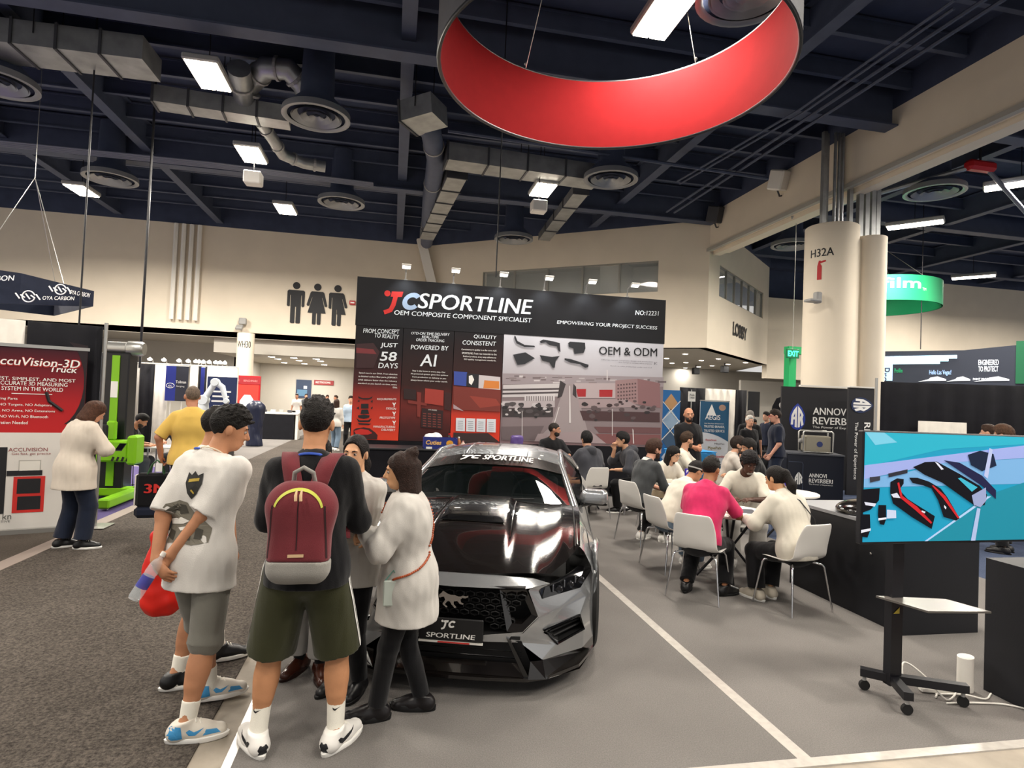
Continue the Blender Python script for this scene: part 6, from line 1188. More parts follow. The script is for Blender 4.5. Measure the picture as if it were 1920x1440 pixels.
tv = thing('screen_trolley', 'black rolling screen trolley showing carbon parts on blue', 'screen', (3.30, 3.30, .007))
TR = math.radians(2); tl_ = V3(-.36, 0, 1.03); W_, H_ = 1.33, .70; ru = V3(math.cos(TR), math.sin(TR), 0)
def tvp(u, v, d=0): return tl_+ru*(u*W_)+V3(0, 0, v*H_)+V3(math.sin(TR), -math.cos(TR), 0)*d
Rt = np.stack([ru, V3(-math.sin(TR), math.cos(TR), 0), V3(0, 0, 1)], 1)
b = MB(); b.bevbox(tvp(.5, .5, -.025), (W_+.02, .05, H_+.02), .008, Rt); b.build('screen_case', M_BLACK, tv)
scr = bpy.data.objects.new('screen_picture', None); link(scr, tv)
def tq(pts_, nm, c_, d, e=.75): b_ = MB(); b_.add([tvp((x-1617)/(1617+395-1617), 1-(min(y, 1013)-815)/200., d) for x, y in pts_], [tuple(range(len(pts_)))]); o_ = b_.build(nm, mat('scr_'+c_, c_, .3, emit=e*.55, spec=.2), scr); (o_.data.flip_normals() if o_.data.polygons[0].normal[1] > 0 else None)
def tz(pts_): return [(1560+x/3.6, 660+y/3.6) for x, y in pts_]
R0, R1 = 1612+8, 2012
tq([(1617, 815), (2012, 815), (2012, 1015), (1617, 1015)], 'blue_table', '1f8db0', .002)
tq([(1617, 815), (2012, 815), (2012, 828), (1800, 842), (1617, 878)], 'blue_far_table', '2aa0b8', .003); tq([(1617, 875), (1920, 840), (2012, 830), (2012, 855), (1800, 868), (1617, 900)], 'lilac_band', '8f9cd2', .004); tq([(1617, 900), (1720, 885), (1800, 868), (2012, 856), (2012, 905), (1617, 915)], 'pale_band', '6fa0cc', .0035)
tq([(1760, 1015), (1900, 930), (2012, 900), (2012, 1015)], 'lower_table', '1f7f95', .005); tq([(1758, 1018), (1765, 1018), (1918, 930), (1908, 930)], 'table_edge', '9fbde0', .006); tq([(1617, 815), (1660, 815), (1690, 832), (1640, 838)], 'light_patch', '6fb8d0', .004)
M_S = 'scr'
for pts_, c_ in ((tz([(415, 880), (470, 855), (525, 860), (525, 890), (490, 930), (560, 990), (795, 1105), (770, 1190), (600, 1110), (440, 1020), (415, 950)]), '15151d'), (tz([(570, 850), (640, 850), (740, 875), (840, 920), (900, 980), (1010, 1120), (980, 1135), (870, 1110), (820, 1000), (760, 920), (690, 900), (600, 885)]), '17171f'), (tz([(600, 780), (700, 745), (800, 740), (1000, 820), (1180, 900), (1250, 960), (1230, 1030), (1150, 1040), (1000, 960), (850, 880), (700, 830)]), '12121a'), (tz([(860, 730), (1000, 745), (1200, 830), (1330, 930), (1330, 990), (1200, 900), (1000, 800)]), '23244a'), (tz([(190, 930), (330, 920), (325, 1000), (260, 1060), (190, 1080)]), '14141c'), (tz([(1070, 690), (1180, 660), (1300, 680), (1330, 760), (1200, 800), (1100, 760)]), '1a2640'), (tz([(182, 1090), (255, 1090), (262, 1190), (240, 1240), (200, 1235), (180, 1180)]), '14151d'), (tz([(322, 1030), (385, 1030), (388, 1120), (372, 1160), (338, 1155), (320, 1100)]), '14151d'), (tz([(245, 850), (330, 842), (330, 870), (250, 885)]), '3d3c48'), (tz([(395, 825), (555, 795), (555, 820), (400, 850)]), '33343f')): tq(pts_, 'pictured_carbon_part', c_, .008, .25)
for pts_, c_ in ((tz([(470, 885), (485, 880), (515, 970), (640, 1040), (770, 1145), (760, 1155), (620, 1060), (500, 985)]), 'b8242a'), (tz([(760, 900), (775, 900), (880, 970), (1005, 1115), (990, 1120), (860, 985)]), 'b8242a'), (tz([(420, 960), (470, 950), (500, 985), (440, 980)]), 'c8ccdc'), (tz([(205, 1010), (300, 1020), (290, 1040), (215, 1030)]), 'c8ccdc'), (tz([(390, 1060), (465, 1065), (468, 1115), (390, 1118)]), 'b8c4dc'), (tz([(985, 850), (1010, 845), (1160, 910), (1110, 940)]), '3aa6c0'), (tz([(1110, 965), (1235, 910), (1240, 1000), (1190, 1045), (1130, 1030)]), '8d97bd'), (tz([(185, 1190), (262, 1180), (262, 1195), (186, 1210)]), 'd0d4e0'), (tz([(322, 1115), (388, 1110), (388, 1122), (322, 1130)]), 'd0d4e0'), (tz([(680, 1065), (712, 1075), (705, 1085), (678, 1075)]), 'd0d4e0'), (tz([(870, 1030), (890, 1045), (885, 1060), (870, 1045)]), 'd0d4e0'), (tz([(780, 740), (810, 750), (860, 790), (840, 795)]), 'c8ccdc'), (tz([(1215, 830), (1260, 640), (1290, 650), (1250, 850)]), 'aab4d8'), (tz([(1110, 1300), (1160, 1050), (1190, 1055), (1150, 1300)]), '9fb0d4')): tq(pts_, 'pictured_highlight', c_, .010, .7)
pc = V3(0, .12, 0)
b = MB(); b.box(pc+V3(0, 0, .66), (.085, .06, 1.16)); b.build('post', M_BLACK, tv); b = MB(); b.box(pc+V3(.15, -.045, 1.35), (.5, .04, .4)); b.build('mount_plate', M_BLACK, tv)
b = MB(); b.prism([(0, 0), (.44, -.10), (.52, -.34), (.10, -.30)], pc+V3(-.12, .02, .64), (1, 0, 0), (0, 1, 0), .012); b.build('shelf', mat('shelf_glass', '5f5b57', .25), tv); b = MB(); b.prism([(-.022, 0), (.022, 0), (.022, .04)], pc+V3(-.01, -.033, .55), (1, 0, 0), (0, 0, 1), .002); b.build('warning_label', mat('label_yellow', 'b5a23c', .5), tv)
for q, nm in (((-.12, .10), 0), ((.36, -.18), 1), ((-.10, -.22), 2)): b = MB(); p = pc+V3(0, 0, .12); b.box(p+V3(q[0]/2, q[1]/2, 0), (math.hypot(*q)+.05, .055, .05), rz=math.atan2(q[1], q[0])); b.build('base_leg', M_BLACK, tv); c_ = bpy.data.objects.new('caster', None); link(c_, tv); b = MB(); b.lathe([(.001, -.012), (.032, -.012), (.034, 0), (.032, .012), (.001, .012)], pc+V3(*q, .034), 18, (.3, 1, 0)); b.build('caster_wheel', M_TYRE, c_, 50); b = MB(); b.tube([pc+V3(*q, .04), pc+V3(*q, .10)], .012, 8); b.build('caster_stem', M_GREY, c_)
cy = thing('white_cylinder', 'white slant-topped cylinder speaker on the carpet', 'speaker', (3.90, 3.44, .007)); b = MB(); N = 28; vs = [(.048*math.cos(a), .048*math.sin(a), 0) for a in np.linspace(0, 2*math.pi, N+1)[:-1]]; vs += [(x, y, .225+.12*x) for x, y, _ in vs]; b.add(vs, [(i, (i+1) % N, N+(i+1) % N, N+i) for i in range(N)]+[tuple(range(N))[::-1], tuple(range(N, 2*N))]); b.build('cylinder_body', M_WHITE, cy, 50); b = MB(); b.bevbox((-.03, -.05, .035), (.03, .02, .03), .006); b.build('plug', M_WHITE, cy); b = MB(); b.add([(.04*math.cos(a), .04*math.sin(a), .2265+.12*.04*math.cos(a)) for a in np.linspace(0, 2*math.pi, N+1)[:-1]], [tuple(range(N))]); b.build('top_disc', mat('disc_grey', 'cfccc6', .5), cy)
def cord(pts_, label, r=.006, m=M_WHITE):
    P = crv([V3(*p) for p in pts_], 6); b_ = MB(); b_.tube([p-P[0] for p in P], r, 6); o_ = b_.build('extension_lead', m, None, 70); o_.location = P[0]; tag(o_, label, 'cord')
cord([(3.38, 3.42, .10), (3.44, 3.47, .20), (3.56, 3.42, .12), (3.62, 3.32, .015), (3.74, 3.36, .05), (3.70, 3.44, .015), (3.58, 3.36, .014)], 'looped white power cord rising beside the trolley post'); cord([(3.58, 3.28, .016), (3.8, 3.26, .014), (4.0, 3.2, .014), (4.2, 2.98, .014), (4.5, 2.82, .014)], 'white power cord running along the floor past the counter end'); cord([(3.62, 3.40, .014), (3.78, 3.34, .03), (3.9, 3.30, .014), (4.02, 3.36, .014)], 'short white cord between the power strip and the cylinder')
t = thing('power_strip', 'white power strip with black adapter on the carpet', 'power strip', (3.68, 3.42, .007), -.3); b = MB(); b.bevbox((0, 0, .02), (.26, .05, .035), .008); b.build('strip', M_WHITE, t); b = MB(); b.bevbox((.09, 0, .052), (.07, .05, .035), .008); b.build('adapter', M_BLACK, t)
# ================================================================ pump maker's stand
ARo = V3(8.25, 11.35, .006); ang = math.radians(-24)
ac = thing('branded_counter', 'black display counter with white emblem and lettering under the metal machine', 'counter', ARo, ang)
AW = 1.08; b = MB(); b.box((AW/2, .38, .47), (AW, .76, .94)); b.build('cabinet', mat('ar_navy', '171b28', .5), ac); b = MB(); b.box((AW/2, .38, .955), (AW+.03, .8, .03)); b.build('top', mat('ar_top', '56585e', .5), ac); b = MB(); b.tube([(.02, -.003, .78), (.28, -.003, .78), (.30, -.003, .74), (.30, -.003, .06)], .006, 5); b.build('door_line', mat('door_line', '4a5266', .5), ac)
def emblem(parent, o, r, u, s_, rim=None, lift=.004):
    """leaf emblem with A and R halves, s_ = height"""
    o, r, u = (np.array(q, float) for q in (o, r, u)); nn = unit(np.cross(r, u)); leaf = lambda k_: [(x*k_, y*k_) for x, y in ((0, .52), (.16, .36), (.28, .12), (.31, -.1), (.27, -.3), (.16, -.45), (0, -.5), (-.16, -.45), (-.27, -.3), (-.31, -.1), (-.28, .12), (-.16, .36))]
    def pg(poly, nm, m_, l_): b_ = MB(); b_.add([o+nn*l_+r*(x*s_)+u*(y*s_) for x, y in poly], [tuple(range(len(poly)))]); o_ = b_.build(nm, m_, parent); (o_.data.flip_normals() if Vector(nn).dot(o_.data.polygons[0].normal) < 0 else None)
    if rim: pg(leaf(1.12), 'emblem_rim', rim, lift)
    pg([(-.02, .47), (-.16, .28), (-.26, .05), (-.28, -.34), (-.18, -.34), (-.17, -.12), (-.11, -.12), (-.11, -.44), (-.02, -.46)], 'emblem_half', M_WTXT, lift+.003); pg([(.02, .47), (.16, .28), (.26, .08), (.22, -.08), (.27, -.32), (.18, -.40), (.12, -.14), (.11, -.44), (.02, -.46)], 'emblem_half', M_WTXT, lift+.003)
    pg([(-.11, .16), (-.17, .0), (-.11, .0)], 'emblem_gap', rim or mat('ar_navy', '171b28', .5), lift+.006); pg([(.10, .18), (.15, .08), (.10, -.02)], 'emblem_gap', rim or mat('ar_navy', '171b28', .5), lift+.006)
emblem(ac, (.22, 0, .44), (1, 0, 0), (0, 0, 1), .28); text('ANNOVI', (.42, 0, .475), (1, 0, 0), (0, 0, 1), .34, .085, M_WTXT, ac, bold=.02); text('REVERBERI', (.42, 0, .365), (1, 0, 0), (0, 0, 1), .46, .085, M_WTXT, ac, bold=.02); text('The Power of Experience', (.42, 0, .31), (1, 0, 0), (0, 0, 1), .46, .035, M_WTXT, ac)
emblem(ac, (AW, .38, .36), (0, 1, 0), (0, 0, 1), .34)
c_, s_ = math.cos(ang), math.sin(ang); gp = ARo+V3(c_*.62-s_*.36, s_*.62+c_*.36, .965)
ge = thing('pressure_machine', 'metal pump machine in a tubular frame on the branded counter', 'machine', gp, ang); b = MB(); b.bevbox((0, 0, .2), (.5, .42, .34), .02); b.build('casing', mat('machine_steel', '9c9686', .4, .5), ge); b = MB(); b.box((.255, 0, .2), (.006, .36, .28)); b.build('side_grille', M_DGREY, ge)
for y in (-.2, .2): b = MB(); b.tube([(-.29, y, .03), (-.29, y, .44), (-.26, y, .47), (.26, y, .47), (.29, y, .44), (.29, y, .03)], .018, 8, closed=True); b.build('frame_hoop', M_STEEL, ge, 60)
b = MB(); b.prism([(.06*math.cos(a), .06*math.sin(a)) for a in np.linspace(0, 6.28, 14)[:-1]], (.03, -.211, .2), (1, 0, 0), (0, 0, 1), .004); b.build('round_mark', mat('mark_blue', '2a3566', .5), ge); b = MB(); b.lathe([(.05, 0), (.06, .04), (.04, .08)], (-.25, 0, .25), 14, (-1, 0, 0)); b.build('inlet', M_GREY, ge, 50)
for x, y in ((-.2, -.15), (.2, -.15), (-.2, .15), (.2, .15)): b = MB(); b.box((x, y, .018), (.06, .05, .036)); b.build('rubber_foot', M_BLACK, ge)
ab0 = Py(1497, 735, 12.3); ab1 = Py(1592, 733, 11.9)
aL, aR = V3(ab0[0], 12.9, 0), V3(Py(1592, 735, 12.6)[0], 12.6, 0); av = unit(aR-aL); aw = np.linalg.norm(aR-aL); aang = math.atan2(av[1], av[0])
bk = thing('branded_backdrop', 'black stand backdrop with white lettering and blue rimmed emblem', 'backdrop', aL, aang); b = MB(); b.box((aw/2, .03, 1.22), (aw, .06, 2.44)); b.build('panel', mat('ar_charcoal', '1c1b1f', .6), bk); b = MB(); b.box((aw*.62, .02, 2.47), (aw*.7, .1, .04)); b.build('light_bar', M_WHITE, bk)
RB = mat('rim_blue', '2b3f9c', .5); emblem(bk, (aw*.24, 0, 1.72), (1, 0, 0), (0, 0, 1), .56, RB); text('ANNOVI', (aw*.47, 0, 1.79), (1, 0, 0), (0, 0, 1), aw*.52, .17, M_WTXT, bk, bold=.02); text('REVERBERI', (aw*.47, 0, 1.56), (1, 0, 0), (0, 0, 1), aw*.70, .17, M_WTXT, bk, bold=.02); text('The Power of Experience', (aw*.47, 0, 1.45), (1, 0, 0), (0, 0, 1), aw*.70, .07, M_WTXT, bk)
sL, sR_ = V3(Py(1592, 735, 11.9)[0], 11.9, 0), V3(Py(1640, 730, 11.9)[0], 11.9, 0); sw_w = np.linalg.norm(sR_-sL)
sk_ = thing('branded_banner', 'tall black banner with sideways emblem and vertical lettering', 'banner', sL); b = MB(); b.box((sw_w/2, .03, 1.22), (sw_w, .05, 2.44)); b.build('panel', mat('ar_charcoal', '1c1b1f', .6), sk_); b = MB(); b.box((sw_w/2, .02, 2.46), (sw_w, .08, .03)); b.build('top_bar', M_WHITE, sk_)
emblem(sk_, (sw_w*.52, 0, 2.05), (0, 0, -1), (1, 0, 0), .52, mat('rim_navy', '223055', .5)); text('REVERBERI', (sw_w*.62, 0, 1.66), (0, 0, -1), (1, 0, 0), 1.2, .16, M_WTXT, sk_, bold=.02); text('The Power of Experience', (sw_w*.22, 0, 1.66), (0, 0, -1), (1, 0, 0), 1.3, .11, M_WTXT, sk_)
# black drapes behind the trolley screen
drape('black_drape', 'long black drape behind the trolley screen', 'drape', (8.55, 9.25), (11.6, 7.95), .02, 2.44, M_BLK, .45, amp=.02); b = MB(); b.tube([(0, 0, 0), (0, 0, 2.5)], .022, 8); o = b.build('drape_upright', M_STEEL); o.location = (8.5, 9.3, .006); tag(o, 'steel upright next to the vertical lettered banner', 'pole'); b = MB(); b.box((0, 0, .008), (.3, .3, .012)); b.build('foot_plate', M_STEEL, o)
wa, wb = onp(1722, 800, ((8.5, 9.1, 0), (.392, .92, 0))), onp(1812, 800, ((8.5, 9.1, 0), (.392, .92, 0))); drape('white_drape', 'small white pleated cloth hung on the black drape', 'drape', wa[:2], wb[:2], .9, float(onp(1722, 789, ((8.5, 9.1, 0), (.392, .92, 0)))[2]), M_WDR, 1)
t = thing('rounded_frame', 'black panel with rounded steel frame in front of the black drape', 'panel', (9.55, 7.5, .006), -.4); b = MB(); b.tube([(0, 0, 0), (0, 0, 1.9), (.03, 0, 1.98), (.1, 0, 2.02), (1.2, 0, 2.02)], .018, 8); b.build('tube_frame', M_STEEL, t, 60); b = MB(); b.box((.62, .02, 1.0), (1.2, .02, 1.98)); b.build('panel_cloth', M_BLK, t)
# far lit stand: light lines, dark wall, letters
FL = V3(Py(1642, 670, 18.6)[0], 18.6, 0); FR = V3(Py(1925, 640, 15.2)[0], 15.2, 0); fu = unit(FR-FL); fw_ = np.linalg.norm(FR-FL); fs = thing('lit_stand_wall', 'dark stand wall with pale blue light lines and white lettering beyond the black drape', 'stand', FL, math.atan2(fu[1], fu[0])); fpl = (FL, (-fu[1], fu[0], 0)); fn = V3(fu[1], -fu[0], 0)
def fsx(x, y): p = onp(x, y, fpl); return float((p-FL)@fu), p[2]
def fbox(x0, y0, x1, y1, nm, m, d=.02, th=.02):
    a = fsx(x0, y0); c = fsx(x1, y1); b_ = MB(); b_.box(((a[0]+c[0])/2, -d, (a[1]+c[1])/2), (abs(c[0]-a[0]), th, abs(a[1]-c[1]))); return b_.build(nm, m, fs)
zT = fsx(1700, 658)[1]; b = MB(); b.prism([(0, 0), (fw_+1, 0), (fw_+1, fsx(1925, 640)[1]), (fsx(1808, 657)[0], fsx(1808, 657)[1]), (0, zT)], (0, 0, 0), (1, 0, 0), (0, 0, 1), .06); b.build('wall_panel', mat('stand_dark', '2a2f3c', .5), fs)
for i, y in enumerate((669, 674, 679)): fbox(1642, y, 1795-16*i, y+3.4, 'light_line', mat('line_glow', 'bfeaff', .4, emit=1.6), .07)
fbox(1648, 683, 1674, 714, 'blue_screen', mat('screen_pale_blue', 'a6c8f0', .4, emit=.7), .07); a_ = fsx(1659, 690); text('Pro', (a_[0]-.12, -.085, a_[1]), (0, 0, -1), (1, 0, 0), .5, .3, M_DGREY, fs)
GT = mat('green_text', '1f9a63', .4, emit=.5); WTE = mat('white_lit', 'e6ecf4', .4, emit=.7)
for s_t, x0, x1, y, cp, m_ in (('Profilm', 1678, 1693, 699, 8, GT), ('Hello Las Vegas!', 1743, 1784, 705, 11, mat('blue_text', '9dbdf0', .4, emit=.8)), ('ENGINEERED', 1835, 1873, 685, 10, WTE), ('TO PROTECT', 1835, 1872, 697, 10, WTE), ('PAINT PROTECTION FILM', 1825, 1884, 713, 4, WTE)):
    a0 = fsx(x0, y); a1 = fsx(x1, y); text(s_t, (a0[0], -.07, a0[1]), (1, 0, 0), (0, 0, 1), a1[0]-a0[0], fsx(x0, y-cp)[1]-a0[1], m_, fs, bold=.01)
for x0, x1 in ((1722, 1775), (1775, 1820), (1826, 1893)):
    a0 = fsx(x0, 716); a1 = fsx(x1, 706); b = MB(); w_ = a1[0]-a0[0]; h_ = max(.12, a1[1]-a0[1]); b.prism([(0, 0), (w_*.3, .02), (w_*.45, h_*.8), (w_*.7, h_), (w_, h_*.5), (w_, .04), (w_*.55, .05), (w_*.3, .07)], (a0[0], -.075, a0[1]), (1, 0, 0), (0, 0, 1), .01); b.build('car_picture', mat('car_pic', 'cfd4da', .4, emit=.3), fs)
fbox(1906, 640, 1960, 720, 'green_panel', mat('panel_green', '14583a', .5), .09)
gr_c = V3(19.25, 21.2, 6.65); gr = thing('green_ring_sign', 'hanging green ring sign with white letters beyond the thick column', 'sign', gr_c); gR, gH = 2.25, .95
MG = mat('sign_green', '1b9a63', .6)
for R_, nm in ((gR, 'outer_fabric'), (gR-.05, 'inner_fabric')): b = MB(); b.lathe([(R_, -gH/2), (R_, gH/2)], (0, 0, 0), 64, cap=False); b.build(nm, MG, gr, 60)
va_ = math.atan2(-gr_c[0], gr_c[1]); 
def gwarp(R_, sgn):
    def f(p): a = va_*-1+math.pi if 0 else p[0]/R_; th_ = a+_g0; return V3(R_*math.sin(th_), -R_*math.cos(th_)*1, p[2])
    return f
_g0 = -math.atan2(gr_c[0], gr_c[1]); text('profilm', (-1.2, 0, -.16), (1, 0, 0), (0, 0, 1), 2.75, .52, M_WTXT, gr, bold=.02, warp=gwarp(gR+.012, 1)); text('TM', (1.62, 0, -.10), (1, 0, 0), (0, 0, 1), .16, .1, M_WTXT, gr, warp=gwarp(gR+.012, 1))
for a in (0.5, 2.6, 4.7): b = MB(); b.tube([(gR*math.cos(a), gR*math.sin(a), gH/2), (0, 0, 2.2), (0, 0, 4.0)], .012, 5); b.build('suspension_wire', M_STEEL, gr)
cable('long cable hanging below the green ring sign', 1730, 440, 1727, 655, 19.0, .016)
# green gantry with exit sign
gx = Py(1481, 700, 17.5)[0]; t = thing('green_gantry', 'tall green gantry post beside the thick column', 'gantry', (gx, 17.5, .006)); zg = float(Py(1481, 664, 17.5)[2]); b = MB(); b.box((0, 0, zg/2), (.26, .26, zg)); b.build('post', mat('gantry_green', '16a05c', .5), t); b = MB(); b.box((1.5, 0, zg+.12), (3.3, .26, .24)); b.build('crossbar', mat('gantry_green', '16a05c', .5), t); b = MB(); b.box((3.0, 0, zg/2), (.26, .26, zg)); b.build('post', mat('gantry_green', '16a05c', .5), t)
p = Py(1486, 663, 17.2); t = thing('exit_sign', 'glowing green EXIT sign over the gantry', 'sign', p); b = MB(); b.bevbox((0, 0, 0), (.46, .06, .30), .01); b.build('case', mat('exit_case', '0f5f3a', .4, emit=.3), t); text('EXIT', (-.19, -.032, -.09), (1, 0, 0), (0, 0, 1), .38, .18, mat('exit_glow', '2bffa0', .4, emit=5), t, bold=.03); b = MB(); b.tube([(0, 0, .15), (0, 0, 10.26-p[2])], .01, 5); b.build('hanger', M_STEEL, t)
# roll-up banner with triangle, diamond poster, white/black drapes, flag, sign pole
def dY(x, Y, y=760): return Py(x, y, Y)[0]
AY = 16.05; ax0, ax1 = dY(1313, AY), dY(1367, AY); aw2 = ax1-ax0; ag = thing('rollup_banner', 'roll-up banner with blue top, white triangle logo and brand names', 'banner', ((ax0+ax1)/2, AY, .006)); b = MB(); b.box((0, 0, 1.03), (aw2, .012, 2.0)); b.build('print', mat('rollup_white', 'd4d6da', .55), ag); b = MB(); b.bevbox((0, 0, .04), (aw2+.06, .2, .08), .01); b.build('base', M_STEEL, ag); b = MB(); b.box((0, 0, 2.05), (aw2+.02, .03, .03)); b.build('top_rail', M_STEEL, ag)
MBL = mat('aegis_blue', '1f5578', .55); h2 = aw2/2
b = MB(); b.prism([(-h2, 2.03), (-h2, 1.13)]+[(-h2+aw2*t_, 1.13+.02*t_-.28*t_**2) for t_ in np.linspace(.1, 1, 8)]+[(h2, 2.03)], (0, -.007, 0), (1, 0, 0), (0, 0, 1), .003); b.build('blue_area', MBL, ag); b = MB(); b.prism([(-h2, .04), (h2, .04), (h2, .10), (-h2, .32)], (0, -.007, 0), (1, 0, 0), (0, 0, 1), .003); b.build('blue_area', MBL, ag)
b = MB(); b.prism([(-.26, 1.62), (.05, 1.62), (-.10, 1.95)], (0, -.011, 0), (1, 0, 0), (0, 0, 1), .002); b.build('triangle_logo', M_WTXT, ag)
for s_t, x, z, w, h, m_ in (('AEGIS', -.30, 1.50, .48, .14, M_WTXT), ('Auto Shop Repair & Replacement', -.32, 1.37, .62, .035, M_WTXT), ('TRUSTED BRANDS,', -.33, 1.26, .66, .075, M_WTXT), ('TRUSTED SERVICE', -.33, 1.14, .66, .075, M_WTXT), ('EquaScan', -.26, .87, .34, .07, M_RTXT), ('MityVac', .02, .77, .32, .06, M_KTXT), ('PipeFab', -.18, .62, .42, .10, mat('olive_txt', '7a6a1e', .5)), ('BRC', -.26, .46, .26, .10, M_KTXT), ('Klauwder', .02, .40, .34, .08, M_RTXT), ('AegisTools.com', -.34, .20, .42, .06, M_KTXT)): text(s_t, (x, -.012, z), (1, 0, 0), (0, 0, 1), w, h, m_, ag, bold=.01)
b = MB(); b.prism([(.11*math.cos(a)+.24, .09*math.sin(a)+1.86) for a in np.linspace(0, 6.28, 18)[:-1]], (0, -.011, 0), (1, 0, 0), (0, 0, 1), .002); b.build('round_seal', mat('seal', 'b08f7c', .5), ag)
DY = 15.8; d0, d1 = dY(1240, DY), dY(1275, DY); dm = thing('diamond_poster', 'blue poster banner with diamond framed pictures', 'banner', ((d0+d1)/2, DY, .006)); dw = d1-d0; b = MB(); b.box((0, 0, 1.2), (dw, .02, 2.2)); b.build('print', mat('diamond_blue', '2a6fae', .5), dm); b = MB(); b.bevbox((0, 0, .05), (dw+.04, .2, .1), .01); b.build('base', M_STEEL, dm)
for cz_, cc_, k_ in ((1.95, 'c99a6a', .2), (1.45, '9fb6cc', .26), (.9, '47627e', .26), (.4, 'd8dce2', .24)): b = MB(); b.prism([(0, k_*1.25), (k_, 0), (0, -k_*1.25), (-k_, 0)], (0, -.012, cz_), (1, 0, 0), (0, 0, 1), .004); b.build('picture_diamond', mat('dia_'+cc_, cc_, .5), dm)
for q in (-1, 1):
    for z0_ in (1.7, 1.15): b = MB(); b.tube([(-q*dw*.5, -.02, z0_-.3), (q*dw*.5, -.02, z0_+.3)], .012, 5); b.build('white_line', M_WTXT, dm)
drape('black_drape', 'black drape between the diamond poster and roll-up banner', 'drape', (dY(1274, 16.4), 16.4), (dY(1322, 16.4), 16.4), .02, 2.42, M_BLK, .6); drape('white_drape', 'white drape behind the roll-up banner', 'drape', (dY(1322, 16.4), 16.4), (dY(1379, 16.4), 16.4), .02, 2.42, M_WDR, .7); drape('black_drape', 'black drape next to the hanging monitor', 'drape', (dY(1379, 16.4), 16.4), (dY(1400, 16.4), 16.4), .02, 2.42, M_BLK, .6)
t = thing('sign_pole', 'thin pole with small white aisle sign', 'sign', (dY(1296, 14.5), 14.5, .006)); b = MB(); b.tube([(0, 0, 0), (0, 0, 2.3)], .012, 8); b.build('pole', M_STEEL, t); b = MB(); b.lathe([(.18, 0), (.18, .02), (.02, .03)], (0, 0, 0), 20); b.build('base', M_STEEL, t); b = MB(); b.box((0, -.02, 2.12), (.2, .012, .26)); b.build('card', M_WHITE, t); text('Aisle\n1400', (-.07, -.027, 2.06), (1, 0, 0), (0, 0, 1), .14, .13, M_KTXT, t, align='CENTER')
t = thing('monitor_stand', 'dark flat monitor on a pole stand', 'monitor', (dY(1413, 15.5), 15.5, .006)); b = MB(); b.bevbox((0, 0, 2.0), (.36, .06, .72), .01); b.build('monitor', mat('monitor_dark', '1e1f22', .3), t); b = MB(); b.tube([(0, .04, 0), (0, .04, 1.9)], .02, 8); b.build('pole', M_BLACK, t); b = MB(); b.lathe([(.25, 0), (.25, .02), (.03, .04)], (0, .04, 0), 20); b.build('base', M_BLACK, t)
fp = V3(dY(1466, 13.6), 13.6, .006); t = thing('feather_flag', 'black feather flag with white number 630', 'flag', fp); b = MB(); b.prism([(-.25, 0), (-.30, .9), (-.32, 1.5), (-.27, 1.8), (-.16, 2.0), (.0, 2.06), (.16, 1.98), (.27, 1.75), (.30, 1.3), (.28, .6), (.24, 0)], (0, 0, .15), (1, 0, 0), (0, 0, 1), .01); b.build('flag_cloth', M_BLK, t); text('630', (-.12, -.012, 2.02), unit((.45, 0, -.9)), unit((.9, 0, .45)), .55, .2, M_WTXT, t, bold=.02); b = MB(); b.tube([(.26, .02, 0), (.30, .02, 1.3), (.25, .02, 1.9)], .012, 6); b.build('pole', M_STEEL, t); b = MB(); b.box((0, .02, .02), (.6, .3, .03)); b.build('base', M_BLACK, t)
t = thing('covered_table', 'table under a bright blue cloth near the diamond poster', 'table', (7.3, 13.8, .006)); b = MB(); S = SDF((-.6, -.5, -.02), (.6, .5, .9), .03); S.box((0, 0, .38), (.5, .38, .38), None, .03); S.folds(.02, 14, 3, (1, 1, .2)); S.keep((0, 0, 0), (0, 0, -1)); S.build('cloth', mat('cloth_blue', '2d8fd0', .6), t); b = MB(); b.bevbox((0, 0, .765), (1.02, .78, .02), .005); b.build('top', mat('cloth_blue', '2d8fd0', .6), t)
t = thing('dark_table', 'dark table with tools between the standing people', 'table', (8.55, 12.75, .006)); b = MB(); b.bevbox((0, 0, .86), (1.2, .5, .05), .01); b.build('top', M_BLACK, t); b = MB(); b.box((0, 0, .42), (1.1, .5, .84)); b.build('skirt', M_KCL, t)
t = thing('blue_bin', 'grey waste bin with pale blue lid beside the branded counter', 'bin', (dY(1472, 12.4), 12.4, .006)); b = MB(); b.lathe([(.16, 0), (.18, .7)], (0, 0, 0), 20); b.build('bin_body', M_GREY, t, 50); b = MB(); b.lathe([(.19, .7), (.19, .78), (.12, .84)], (0, 0, 0), 20); b.build('lid', mat('lid_blue', '6f9cc8', .5), t, 50)
p = Px(1838, 312, 15.5); t = thing('pipe_bracket', 'red pipe bracket with two slanted pipes under the far ceiling', 'pipes', p); b = MB(); b.bevbox((0, 0, 0), (.9, .3, .28), .08); b.build('bracket', M_RED, t); b = MB(); b.tube([(-.3, 0, -.05), (-2.6, 2.6, -.6), (-3.3, 3.4, -.75)], .07, 8); b.build('pipe', M_GALV, t); b = MB(); b.tube([(.3, 0, -.1), (1.2, -.4, -1.4)], .06, 8); b.build('pipe', dmat, t); b = MB(); b.tube([(0, 0, .1), (0, 0, 2.2)], .03, 6); b.build('hanger', M_BLACK, t)
